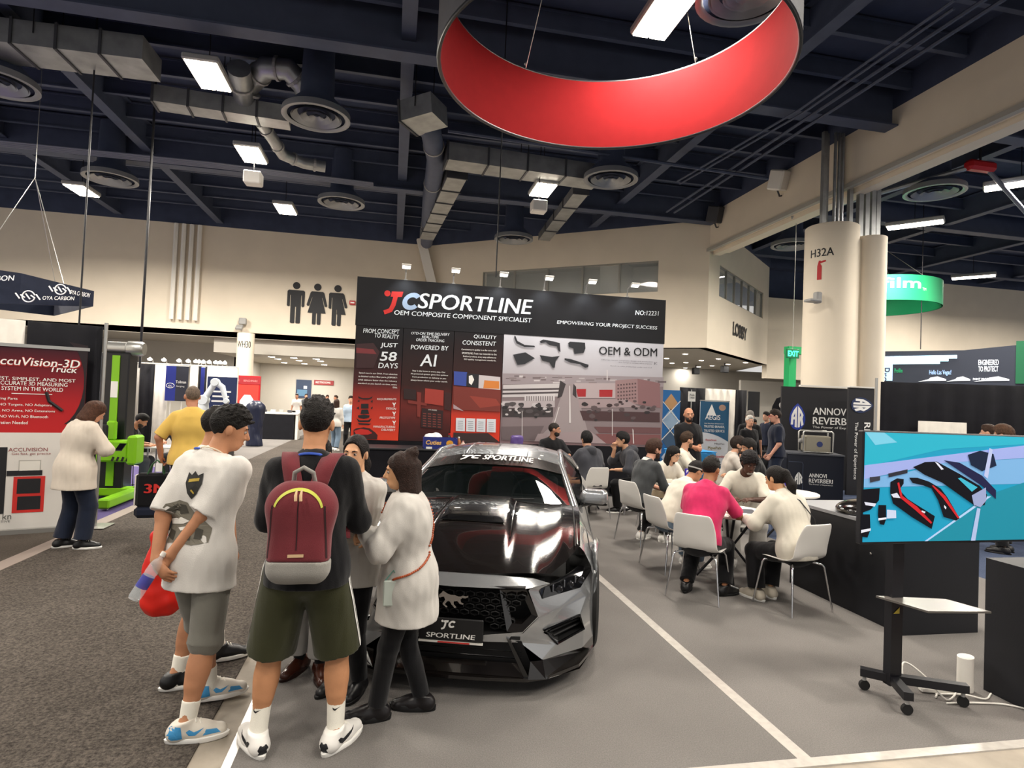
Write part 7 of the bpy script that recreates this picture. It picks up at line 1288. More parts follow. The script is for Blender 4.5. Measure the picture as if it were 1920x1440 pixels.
# ================================================================ people
def decal(root, target, polys, m, origin, r, u, d, name, lift=.003):
    """print polygons given in a frame (origin, r, u), thrown along d onto the target's surface"""
    bvh = BVHTree.FromPolygons([v.co for v in target.data.vertices], [tuple(p.vertices) for p in target.data.polygons]); o, r, u, d = (np.array(q, float) for q in (origin, r, u, d)); d = unit(d); B = MB()
    for poly in polys:
        B = MB(); c = np.mean(poly, 0); pts_ = []
        for i in range(len(poly)):
            a = np.array(poly[i], float); e = np.array(poly[(i+1) % len(poly)], float); n_ = max(1, int(np.linalg.norm(e-a)/.02))
            for k in range(n_): pts_.append(a+(e-a)*k/n_)
        rings = [[c+(p-c)*f for p in pts_] for f in (1, .66, .33)]+[[c]]; vs = []; ok = True; last = None
        for rg_ in rings:
            for p in rg_:
                for f_ in (1, .93, .86, .78, .7, .55, .4):
                    pp = c+(p-c)*f_; q = o+r*pp[0]+u*pp[1]-d*.6; h = bvh.ray_cast(Vector(q), Vector(d), 1.3)
                    if h[0] is not None: break
                if h[0] is None: ok = False; break
                vs.append(np.array(h[0])-d*lift)
            if not ok: break
        if not ok: continue
        n_ = len(pts_); fs = [(k*n_+i, k*n_+(i+1) % n_, (k+1)*n_+(i+1) % n_, (k+1)*n_+i) for k in range(2) for i in range(n_)]+[(2*n_+i, 2*n_+(i+1) % n_, 3*n_) for i in range(n_)]
        B.add(vs, fs); B.build(name, m, root)
def w2l(loc, face, H, p):
    a = math.radians(face); c, s = math.cos(a), math.sin(a); dx_, dy_ = p[0]-loc[0], p[1]-loc[1]; k = 1.75/H; return ((c*dx_+s*dy_)*k, (-s*dx_+c*dy_)*k)
C_W = cloth('tee_white', 'd2cec8', .03); C_CREAM = cloth('cream_cloth', 'c8c2b5', .04); C_BLK = cloth('black_cloth', '101013', .2); C_GREY = cloth('grey_short', '75736b', .08); C_OLV = cloth('olive_short', '34351f', .12); C_SW = cloth('sweat_white', 'c0bcb6', .05); C_CHAR = cloth('charcoal_hood', '3a3b41', .12); C_DGR = cloth('dark_grey_knit', '3d3f41', .15)
C_JEAN = cloth('dark_jean', '1b2233', .15); C_YEL = cloth('yellow_shirt', 'd9b45c', .06); C_PINK = cloth('pink_linen', 'c22c5c', .22); C_BEI = cloth('beige_cardigan', 'cfc4b6', .05); C_KHA = cloth('khaki', '8d7d66', .1); C_STR = cloth('striped_shirt', 'b5aea6', .2); C_LJ = cloth('light_jean', '66788a', .15); C_LBL = cloth('light_blue', '9fb0c2', .08); C_SIL = cloth('silver_pant', 'a5a19b', .15); C_NAVY = cloth('navy_polo', '1b2030', .12); C_GP = cloth('grey_trouser', '8f8d8a', .08)
W_SHOE = dict(m=mat('shoe_white', 'e6e3de', .5), sole=mat('sole_white', 'f0eee9', .5), laces=mat('lace', 'e9e5da', .7)); K_SHOE = dict(m=mat('shoe_black', '141416', .4), sole=mat('sole_black', '0e0e10', .6)); KW_SHOE = dict(m=mat('shoe_black', '141416', .4), sole=mat('sole_white', 'f0eee9', .5), laces=mat('lace', 'e9e5da', .7)); SOCK = dict(m=cloth('sock_white', 'e8e4d8', .04), h=.12)
def swoosh(root, J, sd, m, side, k=1.):
    at, o = J['shoe'+sd]; ct_ = at(side*.0, .03, .05); dirv = unit(at(-side*1., .03, .05)-at(side*1., .03, .05))
    bs = at(0, .04, .045); fx = unit(at(0, 1, 0)-at(0, 0, 0)); up_ = unit(at(0, 0, 1)-at(0, 0, 0))
    decal(o, o, [[(-.085, .03), (-.075, .012), (-.05, -.004), (-.02, .0), (.06, .036), (-.015, .012), (-.045, .012), (-.062, .022), (-.068, .034)]], m, bs, fx, up_, dirv, 'side_mark', .002)
# 1 -- white T-shirt, hands behind the back
lo1, f1, H1 = (-1.0, 3.62), -24, 1.735
aR = w2l(lo1, f1, H1, (-.98, 3.44)); aL = w2l(lo1, f1, H1, (-.97, 3.86))
r1, J1, b1, s1 = person('person in a white printed T-shirt and grey shorts, hands clasped behind the back', lo1, f1, H1, .0055,
    dict(ar=(*aR, .088), al=(*aL, .088), fr=-56, fl=-44, wl=(-.13, -.18, .93), wr=(-.12, -.225, .83), el=(-1, -.6, -.2), er=(1, -.5, -.4), hdl=(.75, -.1, -.65), hdr=(-.62, -.1, -.78), hnl=(0, 1, .2), hnr=(0, 1, 0), hcl=28, hcr=42, hflipr=0, head=(-50, 14, 0), lean=3, hunch=6),
    dict(skin='b5805f', hair=('fade', '14110f'), girth=.98, arm=1.15, top=dict(m=C_W, fit=.034, hem=-.17, sleeve=.97, seed=3, fold=.007), bottom=dict(kind='shorts', m=C_GREY, fit=.028, t=1.03, flare=.8), socks=SOCK, shoes=dict(m=mat('shoe_cream', 'd9d2c6', .5), sole=mat('sole_white', 'f0eee9', .5), laces=mat('lace', 'e9e5da', .7), size=1.04)))
sh_o = J1['waist']; T2 = J1['T2']; rX, uZ, dY_ = T2@V3(1, 0, 0), T2@V3(0, 0, 1), T2@V3(0, 1, 0)
M_PR = mat('print_grey', '6d685c', .7); M_PR2 = mat('print_dark', '3a372f', .7); M_PR3 = mat('print_pale', 'a59f90', .7)
decal(r1, s1, [[(-.045, .29), (-.02, .275), (0, .298), (.02, .275), (.045, .29), (.05, .23), (.03, .175), (0, .145), (-.03, .175), (-.05, .23)]], mat('print_shield', '23221f', .6), sh_o, rX, uZ, dY_, 'shield_print', .0035)
decal(r1, s1, [[(-.032, .235), (.032, .245), (.032, .262), (-.032, .252)], [(-.01, .19), (.012, .172), (.016, .18), (-.004, .198)]], mat('print_gold', 'b59a3c', .6), sh_o, rX, uZ, dY_, 'gold_print', .006)
decal(r1, s1, [[(-.145, .07), (-.135, .11), (-.08, .135), (-.02, .125), (.03, .075), (.08, .045), (.125, .0), (.125, -.075), (.05, -.095), (-.02, -.085), (-.12, -.095), (-.135, -.03)]], M_PR, sh_o, rX, uZ, dY_, 'car_print', .0035)
decal(r1, s1, [[(-.13, .075), (-.09, .115), (-.03, .112), (-.005, .07), (-.06, .06)], [(-.135, -.06), (-.12, -.02), (-.075, -.03), (-.07, -.08)], [(-.03, -.03), (.03, -.01), (.035, -.07), (-.02, -.07)], [(.05, .0), (.09, -.01), (.09, -.06), (.055, -.06)]], M_PR2, sh_o, rX, uZ, dY_, 'car_print_dark', .0055)
decal(r1, s1, [[(-.14, .03), (-.05, .045), (.01, .03), (-.03, .012), (-.12, .005)], [(-.06, -.01), (.02, .005), (.04, -.005), (-.04, -.025)]], M_PR3, sh_o, rX, uZ, dY_, 'car_print_pale', .0055)
ne = MB(); ne.tube([J1['nb']+T2@V3(.066*math.cos(a), .066*math.sin(a)-.005, .03-.03*math.sin(a)) for a in np.linspace(0, 6.28, 20)[:-1]], .004, 6, closed=True); ne.build('neck_cord', mat('cord_cream', 'd8c8b0', .6), r1, 60)
BLUE = mat('shoe_blue', '3f8fc4', .5)
for sd in 'lr':
    at, so_ = J1['shoe'+sd]; fx = unit(at(0, 1, 0)-at(0, 0, 0)); up_ = unit(at(0, 0, 1)-at(0, 0, 0))
    for sx in (-1, 1):
        dv = unit(at(-sx, .03, .05)-at(sx, .03, .05))
        decal(so_, so_, [[(-.125, -.012), (-.125, .055), (-.06, .05), (-.05, -.012)], [(.045, -.008), (.06, .02), (.11, .012), (.13, -.008)], [(-.035, .02), (-.02, .0), (.01, .0), (.05, .03), (.005, .016), (-.02, .03)]], BLUE, at(0, .04, .045), fx, up_, dv, 'blue_overlay', .002)
# 2 -- companion half hidden behind
lo2, f2 = (-1.17, 4.22), -35; H2 = 1.70
aR = w2l(lo2, f2, H2, (-1.22, 4.03)); aL = w2l(lo2, f2, H2, (-1.06, 4.40))
r2, J2, _, s2_ = person('person in a white T-shirt and blue lanyard half hidden behind the printed T-shirt', lo2, f2, H2, .009, dict(ar=(*aR, .088), al=(*aL, .088), fr=-30, fl=-30, wl=(-.24, .02, .88), head=(-20, 8, 0), hunch=4), dict(skin='b5805f', hair=('short', '1a1512'), top=dict(m=C_W, fit=.03, hem=-.08, sleeve=.85, seed=6), bottom=dict(kind='shorts', m=C_GREY, fit=.028, t=.95, flare=.8), socks=SOCK, shoes=dict(KW_SHOE)))
def lanyard(root, J, m, front=1, drop=.30, badge=None):
    T = J['T2']; b = MB(); b.tube([J['nb']+T@V3(.068*math.cos(a), .070*math.sin(a)-.01, .012-.02*math.sin(a)) for a in np.linspace(0, 6.28, 20)[:-1]], .007, 6, closed=True)
    if front:
        for q in (-1, 1): b.tube([J['nb']+T@V3(q*.062, .05, -.005), J['nb']+T@V3(q*.05, .105, -.10), J['nb']+T@V3(q*.012, .135, -drop)], .007, 6)
    o = b.build('lanyard', m, root, 60)
    if badge: b = MB(); b.box(J['nb']+T@V3(0, .14, -drop-.06), (.085, .006, .12)); b.build('badge', badge, o)
M_LB = mat('lanyard_blue', '2a4fb0', .6); lanyard(r2, J2, M_LB, 0)
S = SDF((-.2, -.12, -.02), (.2, .12, .6), .011); S.cap((0, 0, .08), (0, 0, .28), .11, .1, k=.05, sq=(V3(0, 1, 0), 1.8)); S.cap((0, 0, .28), (-.03, 0, .46), .09, .05, k=.05, sq=(V3(0, 1, 0), 1.6)); S.folds(.012, 34, 5, (1, 1, .7)); o = S.build('shopping_bag', mat('red_bag', 'd8261c', .35)); bgp = Py(302, 1150, 3.95); o.location = (bgp[0], 3.95, float(bgp[2])); tag(o, 'bright red plastic shopping bag hanging at a bare leg', 'bag'); b = MB(); b.tube([(-.05, 0, .45), (-.01, .02, .60), (.04, .06, .66)], .01, 6); b.build('handle', mat('red_bag', 'd8261c', .35), o)
# 3 -- backpack
lo3, f3, H3 = (-.39, 3.25), -3, 1.79
aL = w2l(lo3, f3, H3, (-.60, 3.29)); aR = w2l(lo3, f3, H3, (-.21, 3.27))
r3, J3, b3, s3 = person('person seen from behind in a black sweater with a maroon backpack and olive shorts', lo3, f3, H3, .0055, dict(al=(*aL, .088), ar=(*aR, .088), fl=34, fr=-30, kl=(-.35, 1, 0), kr=(.35, 1, 0), wl=(-.12, .32, 1.10), wr=(.16, .32, 1.08), el=(-.55, -.35, -1), er=(.55, -.35, -1), hcl=40, hcr=40, hnl=(1, 0, -.3), hnr=(-1, 0, -.3), head=(0, 6, 0), sw=1.04, hunch=4),
    dict(skin='b9845f', hair=('fade', '14100e'), girth=1.04, arm=1.05, leg=1.05, top=dict(m=C_BLK, fit=.028, hem=-.075, sleeve=1.75, seed=4, fold=.006), bottom=dict(kind='shorts', m=C_OLV, fit=.032, t=1.0, flare=.9, fold=.005), socks=dict(SOCK, h=.17), shoes=dict(W_SHOE, size=1.07)))
lanyard(r3, J3, M_LB, 0)
for sd, q in (('l', -1), ('r', 1)):
    swoosh(r3, J3, sd, M_KTXT, q); swoosh(r3, J3, sd, M_KTXT, -q)
    at, so_ = J3['shoe'+sd]; decal(so_, so_, [[(-.022, .03), (.022, .03), (.026, .058), (.016, .075), (-.016, .075), (-.026, .058)]], M_KTXT, at(0, -.04, .0), unit(at(1, 0, 0)-at(0, 0, 0)), unit(at(0, 0, 1)-at(0, 0, 0)), unit(at(0, 1, 0)-at(0, 0, 0)), 'heel_tab', .002)
short = [c for c in r3.children if c.name.startswith('shorts')][0]
for sd, q in (('l', -1), ('r', 1)):
    h_, n_ = J3['hp'+sd], J3['kn'+sd]; dd_ = unit(n_-h_); decal(short, short, [[(-.012, .13), (.0, .13), (.0, -.40), (-.012, -.40)]], M_WTXT, h_+V3(0, -.02, 0), (0, 1, 0), -dd_, (-q, 0, 0), 'white_stripe', .004); decal(short, short, [[(.008, .13), (.016, .13), (.016, -.40), (.008, -.40)]], M_WTXT, h_+V3(0, -.02, 0), (0, 1, 0), -dd_, (-q, 0, 0), 'white_stripe', .004)
sk_ = [c for c in r3.children if c.name.startswith('sock')]
for so_, sd in zip(sk_, 'lr'): a_ = J3['an'+sd]; decal(so_, so_, [[(-.02, .012), (-.015, .0), (-.005, -.004), (.022, .014), (-.004, .004), (-.012, .006)]], M_KTXT, a_+V3(0, 0, .125), (1, 0, 0), (0, 0, 1), (0, 1, 0), 'ankle_mark', .002)
# the backpack itself (placed in the wearer's frame)
k3 = H3/1.75; bpk = thing('backpack', 'maroon backpack with grey base and lime zip worn over the black sweater', 'backpack', (lo3[0], lo3[1], 0), math.radians(f3)); bpk.scale = (k3,)*3; T = J3['T2']; bc = J3['waist']+T@V3(0, -.255, .075)
def bb_(x, y, z): return bc+T@V3(x, y, z)
M_MAR2 = cloth('pack_maroon', '6c2c32', .12); M_PG = cloth('pack_grey', '8d8a84', .06); M_LIME2 = mat('zip_lime', 'bfc24a', .5); M_TAN = mat('tan_pull', 'c8a982', .6)
def packsdf(g): S = SDF(bc-.36, bc+.36, .008); S.cap(bb_(-.045, .03, .10), bb_(.045, .03, .10), .105+g, k=.03, sq=(T@V3(0, 1, 0), 1.35)); S.box(bb_(0, .03, -.06), (.142+g, .082+g, .20+g), T, .07, k=.09); return S
S = packsdf(0); S.folds(.003, 18, 5); S.keep(bb_(0, 0, -.155), T@V3(0, 0, -1)); S.build('main_pouch', M_MAR2, bpk)
S = packsdf(.003); S.folds(.002, 18, 6); S.keep(bb_(0, 0, -.155), T@V3(0, 0, 1)); S.build('base_pouch', M_PG, bpk); pk = [c for c in bpk.children if c.name.startswith('main_pouch')][0]
arc = [(.112*math.cos(a), .075+.105*math.sin(a)) for a in np.linspace(math.radians(12), math.radians(168), 22)]; arc2 = [(.103*math.cos(a), .072+.094*math.sin(a)) for a in np.linspace(math.radians(168), math.radians(12), 22)]
for i in range(21): decal(pk, pk, [[arc[i], arc[i+1], arc2[20-i], arc2[21-i]]], M_LIME2, bc, T@V3(1, 0, 0), T@V3(0, 0, 1), T@V3(0, 1, 0), 'zip_tape', .004) if i % 1 == 0 else None
decal(pk, pk, [[(-.0025, .15), (.0025, .15), (.0025, -.10), (-.0025, -.10)]], mat('seam_dark', '2e0f13', .7), bc, T@V3(1, 0, 0), T@V3(0, 0, 1), T@V3(0, 1, 0), 'centre_seam', .002)
for q in (-1, 1): decal(pk, pk, [[(q*.112, .10), (q*.120, .10), (q*.135, -.14), (q*.128, -.14)]], mat('seam_dark', '2e0f13', .7), bc, T@V3(1, 0, 0), T@V3(0, 0, 1), T@V3(0, 1, 0), 'side_seam', .002)
decal(pk, pk, [[(-.035, -.118), (.035, -.116), (.035, -.130), (-.035, -.132)]], M_TAN, bc, T@V3(1, 0, 0), T@V3(0, 0, 1), T@V3(0, 1, 0), 'brand_label', .004)
for q in (-.008, .014): b = MB(); b.tube([bb_(q, -.075, .172), bb_(q, -.095, .15), bb_(q+.002, -.098, .125)], [.004, .007, .007], 8); b.build('zip_pull', M_TAN, bpk, 60)
b = MB(); b.tube([bb_(-.05, .06, .19), bb_(-.042, .03, .245), bb_(0, .015, .27), bb_(.042, .03, .245), bb_(.05, .06, .19)], .011, 8); b.build('grab_handle', M_PG, bpk, 60)
for q in (-1, 1):
    P_ = crv([J3['waist']+T@V3(q*.055, -.155, .25), J3['waist']+T@V3(q*.085, -.12, .355), J3['waist']+T@V3(q*.105, -.03, .405), J3['waist']+T@V3(q*.115, .07, .375), J3['waist']+T@V3(q*.12, .13, .28), J3['waist']+T@V3(q*.135, .13, .12), J3['waist']+T@V3(q*.16, .02, -.02)], 4); b = MB(); Q = []
    for p in P_: Q.append([p+T@V3(-.042, 0, 0), p+T@V3(.042, 0, 0)])
    b.grid(np.array(Q)); o = b.build('shoulder_strap', M_MAR2, bpk, 70); md = o.modifiers.new('t', 'SOLIDIFY'); md.thickness = .012; md.offset = 0
tb = thing('tablet', 'dark tablet held by the person in the black sweater', 'tablet', (0, 0, 0)); ph = Matrix.LocRotScale((lo3[0], lo3[1], 0), Matrix.Rotation(math.radians(f3), 3, 'Z'), (k3,)*3) @ Vector(J3['wrr']+V3(-.04, .10, .0)); tb.location = ph; b = MB(); b.bevbox((0, 0, 0), (.30, .2, .012), .004, R=rot('X', 15)); b.build('slab', M_BLACK, tb); b = MB(); b.box((0, 0, .008), (.27, .17, .003), R=rot('X', 15)); b.build('screen', mat('tablet_pink', 'c9a9ad', .3), tb)
# 4 -- bob hair, long sweatshirt
lo4, f4, H4 = (.14, 3.56), 84, 1.50
r4, J4, _, s4 = person('person with a short dark bob and bun in a long pale sweatshirt facing the group', lo4, f4, H4, .006, dict(al=(-.06, .17, .088), ar=(.07, -.12, .088), fl=8, fr=-6, kl=(-.1, 1, 0), wl=(-.06, .31, 1.25), wr=(.10, .30, 1.17), el=(-.7, .3, -1), er=(.6, .2, -1), hcl=60, hcr=50, hdl=(.35, .5, .8), hnl=(.6, 0, -.4), head=(8, 4, 0), hunch=6), dict(skin='c6966f', hair=('bob', '2a1a14'), bun=1, fem=1, girth=1.1, top=dict(m=C_SW, fit=.062, hem=-.26, sleeve=1.85, seed=7, fold=.010, ff=15, name='sweatshirt'), bottom=dict(m=C_BLK, fit=.012, t=1.95), shoes=dict(m=mat('loafer_black', '171416', .35), sole=mat('sole_black', '0e0e10', .6), sole_h=.045, size=1.08)))
b = MB(); T = J4['T2']; st = crv([J4['waist']+T@V3(-.02, .13, .28), J4['waist']+T@V3(.09, .02, .40), J4['waist']+T@V3(.12, -.08, .33), J4['waist']+T@V3(.0, -.215, .15), J4['waist']+T@V3(-.15, -.20, .02), J4['waist']+T@V3(-.245, -.05, -.06), J4['waist']+T@V3(-.235, .10, -.10)], 6)
bv = BVHTree.FromPolygons([v.co for v in s4.data.vertices], [tuple(p.vertices) for p in s4.data.polygons])
st = [st[0]+(st[-1]-st[0])*0+q_ for q_ in [(st[i]+(st[min(i+1, len(st)-1)]-st[i])*f_)-st[0] for i in range(len(st)) for f_ in (0, .5)]]
for i, p in enumerate(st):
    hit = bv.find_nearest(Vector(p)); p = np.array(hit[0])+np.array(hit[1])*.006
    b.lathe([(.001, -.008), (.008, -.004), (.008, .004), (.001, .008)], p, 6)
b.build('bead_strap', mat('beads', 'a8502c', .4), r4); sb = thing('shoulder_bag', 'small pale card pouch hanging at the long sweatshirt', 'bag', (0, 0, 0)); p = Matrix.LocRotScale((lo4[0], lo4[1], 0), Matrix.Rotation(math.radians(f4), 3, 'Z'), (H4/1.75,)*3) @ Vector(J4['waist']+T@V3(-.215, .10, -.19)); sb.location = p; b = MB(); b.bevbox((0, 0, 0), (.10, .02, .14), .006); b.build('pouch', mat('pouch_pale', 'b5bdb4', .4), sb); b = MB(); b.tube([(-.04, 0, .07), (0, .01, .12), (.04, 0, .07)], .004, 6); b.build('loop', mat('pouch_green', '4f7f72', .5), sb)
# 5 -- ponytail
lo5, f5, H5 = (-.20, 3.88), 150, 1.565
r5, J5, _, _ = person('person with a dark ponytail in a pale sweatshirt talking beside the car', lo5, f5, H5, .006, dict(wl=(.02, .26, 1.10), wr=(.22, .20, 1.02), al=(-.09, -.02, .088), ar=(.09, -.02, .088), head=(10, 0, 0), hcl=50), dict(skin='d3a27e', hair=('pony', '171110'), fem=1, lips='a8584e', top=dict(m=C_SW, fit=.045, hem=-.16, sleeve=1.85, seed=9, fold=.008, name='sweatshirt'), bottom=dict(m=C_BLK, fit=.012, t=1.95), shoes=K_SHOE))
# 6 -- hidden person with brown loafers
person('person in grey trousers and brown loafers hidden behind the backpack', (-.45, 4.19), 170, 1.52, .010, dict(al=(-.10, .1, .088), ar=(.08, .0, .088), fl=25, fr=-20), dict(skin='c6966f', hair=('short', '171210'), top=dict(m=C_BLK, fit=.02, hem=.0, sleeve=1.8), bottom=dict(m=C_GP, fit=.03, t=1.78, flare=.8), socks=dict(m=C_BLK, h=.1), shoes=dict(m=mat('loafer_brown', '3a1c12', .25), sole=mat('sole_brown', '26120c', .5), size=1.1)))
# water bottle in the clasped hand
wb = thing('water_bottle', 'clear plastic water bottle with white cap and blue label', 'bottle', (0, 0, 0)); hp_ = Matrix.LocRotScale((lo1[0], lo1[1], 0), Matrix.Rotation(math.radians(f1), 3, 'Z'), (H1/1.75,)*3) @ Vector(J1['wrr']+V3(-.055, -.055, -.07)); wb.location = hp_; wb.rotation_euler = (math.radians(10), math.radians(-152), 0)
M_PET = mat('pet_clear', 'e6eef2', .05, alpha=.28, spec=.6); b = MB(); b.lathe([(.001, -.075), (.011, -.075), (.012, -.06), (.024, -.045), (.031, -.02), (.031, .02), (.029, .03), (.031, .04), (.031, .15), (.026, .165), (.001, .16)], (0, 0, 0), 20, cap=False); b.build('bottle_body', M_PET, wb, 50); b = MB(); b.lathe([(.001, -.098), (.0145, -.098), (.0145, -.076), (.001, -.076)], (0, 0, 0), 16, cap=False); b.build('cap', M_WHITE, wb, 50); b = MB(); b.lathe([(.0315, .035), (.0315, .10)], (0, 0, 0), 20, cap=False); b.build('label', mat('label_blue', '3b3f9c', .4, alpha=.85), wb, 60)
# 7 -- cardigan
r7, J7, _, _ = person('person with shoulder length brown hair in a beige cardigan looking at a phone', (-3.42, 7.52), -35, 1.66, .009, dict(wl=(-.06, .34, 1.12), wr=(.10, .34, 1.14), el=(-1, -.2, -.8), er=(1, -.2, -.8), head=(-5, 30, 0), hunch=12, fl=-25, fr=-45, al=(-.13, -.03, .088), ar=(.12, .05, .088)), dict(skin='c48f73', hair=('bob', '4a2f22'), fem=1, girth=1.22, arm=1.15, top=dict(m=C_BEI, fit=.045, hem=-.22, sleeve=1.9, seed=3, fold=.007, name='cardigan'), bottom=dict(m=C_JEAN, fit=.035, t=1.93, flare=.5), shoes=KW_SHOE))
t = thing('phone', 'small dark phone held by the person in the beige cardigan', 'phone', Matrix.LocRotScale((-3.42, 7.52, 0), Matrix.Rotation(math.radians(-35), 3, 'Z'), (1.66/1.75,)*3) @ Vector((.12, .44, 1.17))); b = MB(); b.bevbox((0, 0, 0), (.075, .15, .01), .004, R=rot('X', 30)); b.build('case', M_BLACK, t); b = MB(); b.box((0, 0, .006), (.065, .13, .002), R=rot('X', 30)); b.build('screen', M_GBLK, t)
# 8 -- yellow shirt with tote
r8, J8, _, _ = person('person with grey hair in a yellow shirt carrying a black tote', (-2.38, 7.95), 12, 1.84, .009, dict(wl=(-.30, .06, .94), el=(-1, -.6, 0), wr=(.26, .02, .84), head=(18, 4, 0), hnl=(1, 0, 0), hcl=70), dict(skin='bd8468', hair=('buzz', '6b5c50'), girth=1.12, top=dict(m=C_YEL, fit=.035, hem=-.06, sleeve=.95, seed=5, collar=C_YEL), bottom=dict(m=C_BLK, fit=.022), shoes=K_SHOE))
hw = Matrix.LocRotScale((-2.38, 7.95, 0), Matrix.Rotation(math.radians(12), 3, 'Z'), (1.84/1.75,)*3) @ Vector(J8['wrl']); tt = thing('tote_bag', 'black tote bag with red 3M letters and white side', 'bag', (hw[0]-.03, hw[1]-.02, .40), math.radians(8)); b = MB(); b.bevbox((0, 0, .20), (.40, .13, .40), .03); b.build('bag_body', C_BLK, tt); b = MB(); b.box((-.205, 0, .2), (.012, .12, .36)); b.build('side_gusset', M_WDR, tt); text('3M', (-.11, -.068, .17), (1, 0, 0), (0, 0, 1), .24, .11, M_RTXT, tt, bold=.04); b = MB(); b.bevbox((0, .02, -.06), (.42, .18, .14), .04); b.build('navy_base', C_NAVY, tt)
for y in (-.04, .04): b = MB(); b.tube([(-.09, y, .38), (-.05, y*.5, .50), (.0, 0, .555), (.05, y*.5, .50), (.09, y, .38)], .009, 6); b.build('handle', mat('strap_green', '2f5a34', .6), tt, 60)
b = MB(); b.box((.03, -.045, .47), (.07, .004, .1)); b.build('hang_tag', M_WTXT, tt)
# seated people
def seated(label, x, y, face, H, L_, res=.012, hip=(0, -.045, .575), **k_):
    s = H/1.75; z = (.45+.007)/s+.105; p = dict(hip=(hip[0], hip[1], z), al=(-.12, .33, .088), ar=(.12, .33, .088), lean=8, hunch=14, wl=(-.16, .42, .80), wr=(.16, .42, .80), el=(-.8, -.3, -.7), er=(.8, -.3, -.7), hcl=25, hcr=25, hnl=(.3, 0, -1), hnr=(-.3, 0, -1)); p.update(k_)
    return person(label, (x, y), face, H, res, p, L_)
def sled(x, y, face, label):
    t = thing('sled_chair', label, 'chair', (x, y, .007), math.radians(face), 'black sled chairs at the low table'); b = MB(); b.bevbox((0, 0, .44), (.44, .44, .04), .015); b.build('seat', M_BLACK, t); b = MB(); b.bevbox((0, -.22, .68), (.42, .03, .36), .012); b.build('backrest', M_BLACK, t)
    for q in (-.2, .2): b = MB(); b.tube([(q, -.2, .62), (q, -.2, .40), (q, .2, .42), (q, .21, .03), (q, -.22, .012)], .012, 8); b.build('runner', M_BLACK, t, 60)
sled(-4.62, 11.85, -85, 'black sled chair under the person in the black shirt by the lift'); sled(-4.0, 12.85, 185, 'black sled chair under the grey haired person at the low table')
seated('person in a black shirt sitting by the green lift looking down', -4.62, 11.85, -85, 1.74, dict(skin='b5805f', hair=('short', '15110f'), beard='2a2019', top=dict(m=C_BLK, fit=.02, hem=-.02, sleeve=.9), bottom=dict(m=C_DGR, fit=.02), shoes=K_SHOE), .013, head=(0, 28, 0), wl=(-.12, .38, .78), wr=(.12, .38, .78)); r_, J_, _, _ = seated('person with grey hair in a dark shirt sitting at the low table', -4.0, 12.85, 175, 1.74, dict(skin='c08a70', hair=('short', '9c948a'), girth=1.15, top=dict(m=C_CHAR, fit=.025, hem=-.02, sleeve=.9), bottom=dict(m=C_DGR, fit=.02), shoes=K_SHOE), .013, head=(-20, 30, 0)); lanyard(r_, J_, mat('lan_lime', '7fb03a', .6))
# meeting tables
def at_chair(k_, label, H, L_, res=.011, **kw_): x, y, f = CH[k_]; return seated(label, x, y, f, H, L_, res, **kw_)
at_chair('pink', 'person in a bright pink short sleeved shirt leaning on the table', 1.76, dict(skin='9c6a4a', hair=('short', '17120f'), girth=1.1, top=dict(m=C_PINK, fit=.03, hem=-.03, sleeve=.95, seed=2, collar=C_PINK), bottom=dict(m=C_BLK, fit=.02), shoes=K_SHOE), .0085, lean=14, hunch=14, wl=(-.10, .52, .80), wr=(.16, .50, .80), al=(-.14, .05, .088), ar=(.20, .18, .088), fr=-30, head=(-10, 8, 0))
r_, J_, _, _ = at_chair('wsw', 'person with a dark ponytail in a long white sweatshirt sitting beside the black counter', 1.66, dict(skin='c6966f', hair=('pony', '15110f'), fem=1, girth=1.1, top=dict(m=C_CREAM, fit=.05, hem=-.10, sleeve=1.9, seed=8, fold=.008, name='sweatshirt'), bottom=dict(m=C_BLK, fit=.03, t=1.9), shoes=dict(W_SHOE, m=mat('shoe_sand', 'c9bfae', .6), size=1.1)), .0085, lean=10, hunch=16, wl=(-.2, .42, .80), wr=(.05, .45, .80), head=(12, 12, 0), al=(-.18, .28, .088), ar=(.02, .30, .088))
b = MB(); T = J_['T2']; b.tube([J_['waist']+T@V3(-.06, -.06, .40), J_['waist']+T@V3(.03, -.16, .28), J_['waist']+T@V3(.13, -.17, .08), J_['waist']+T@V3(.19, -.10, -.05)], .006, 6); b.build('bag_strap', M_BLACK, r_, 60)
at_chair('grey', 'bearded person in a dark grey sweater sitting with hands together', 1.78, dict(skin='c4917a', hair=('thick', '3a241a'), beard='3a241a', top=dict(m=C_DGR, fit=.025, hem=-.02, sleeve=1.5, seed=2, collar=C_W), bottom=dict(m=C_BLK, fit=.025), socks=SOCK, shoes=dict(W_SHOE)), .0095, wl=(-.05, .40, .68), wr=(.05, .40, .68), head=(-12, 8, 0), al=(-.1, .12, .088), ar=(.14, .3, .088))
r_, J_, _, _ = at_chair('asian', 'person with long black hair and round glasses reading at the brochures table', 1.62, dict(skin='d8aa8a', hair=('long', '14100f'), fem=1, top=dict(m=C_CREAM, fit=.035, hem=-.03, sleeve=1.9), bottom=dict(m=C_KHA, fit=.03), shoes=W_SHOE), .011, lean=16, wl=(-.10, .46, .82), wr=(.12, .46, .82), head=(10, 14, 0))
def glasses(root, J, m):
    b = MB(); hx = lambda *v: J['hc']+J['H']@V3(*v)
    for q in (-1, 1): b.tube([hx(q*.033+.022*math.cos(a), .102, .003+.019*math.sin(a)) for a in np.linspace(0, 6.28, 15)[:-1]], .0022, 5, closed=True); b.tube([hx(q*.055, .1, .006), hx(q*.078, .04, .008), hx(q*.08, -.01, .006)], .002, 5)
    b.tube([hx(-.011, .104, .006), hx(.011, .104, .006)], .002, 5); b.build('glasses', m, root)
glasses(r_, J_, mat('glass_frame', '4a3a34', .4))
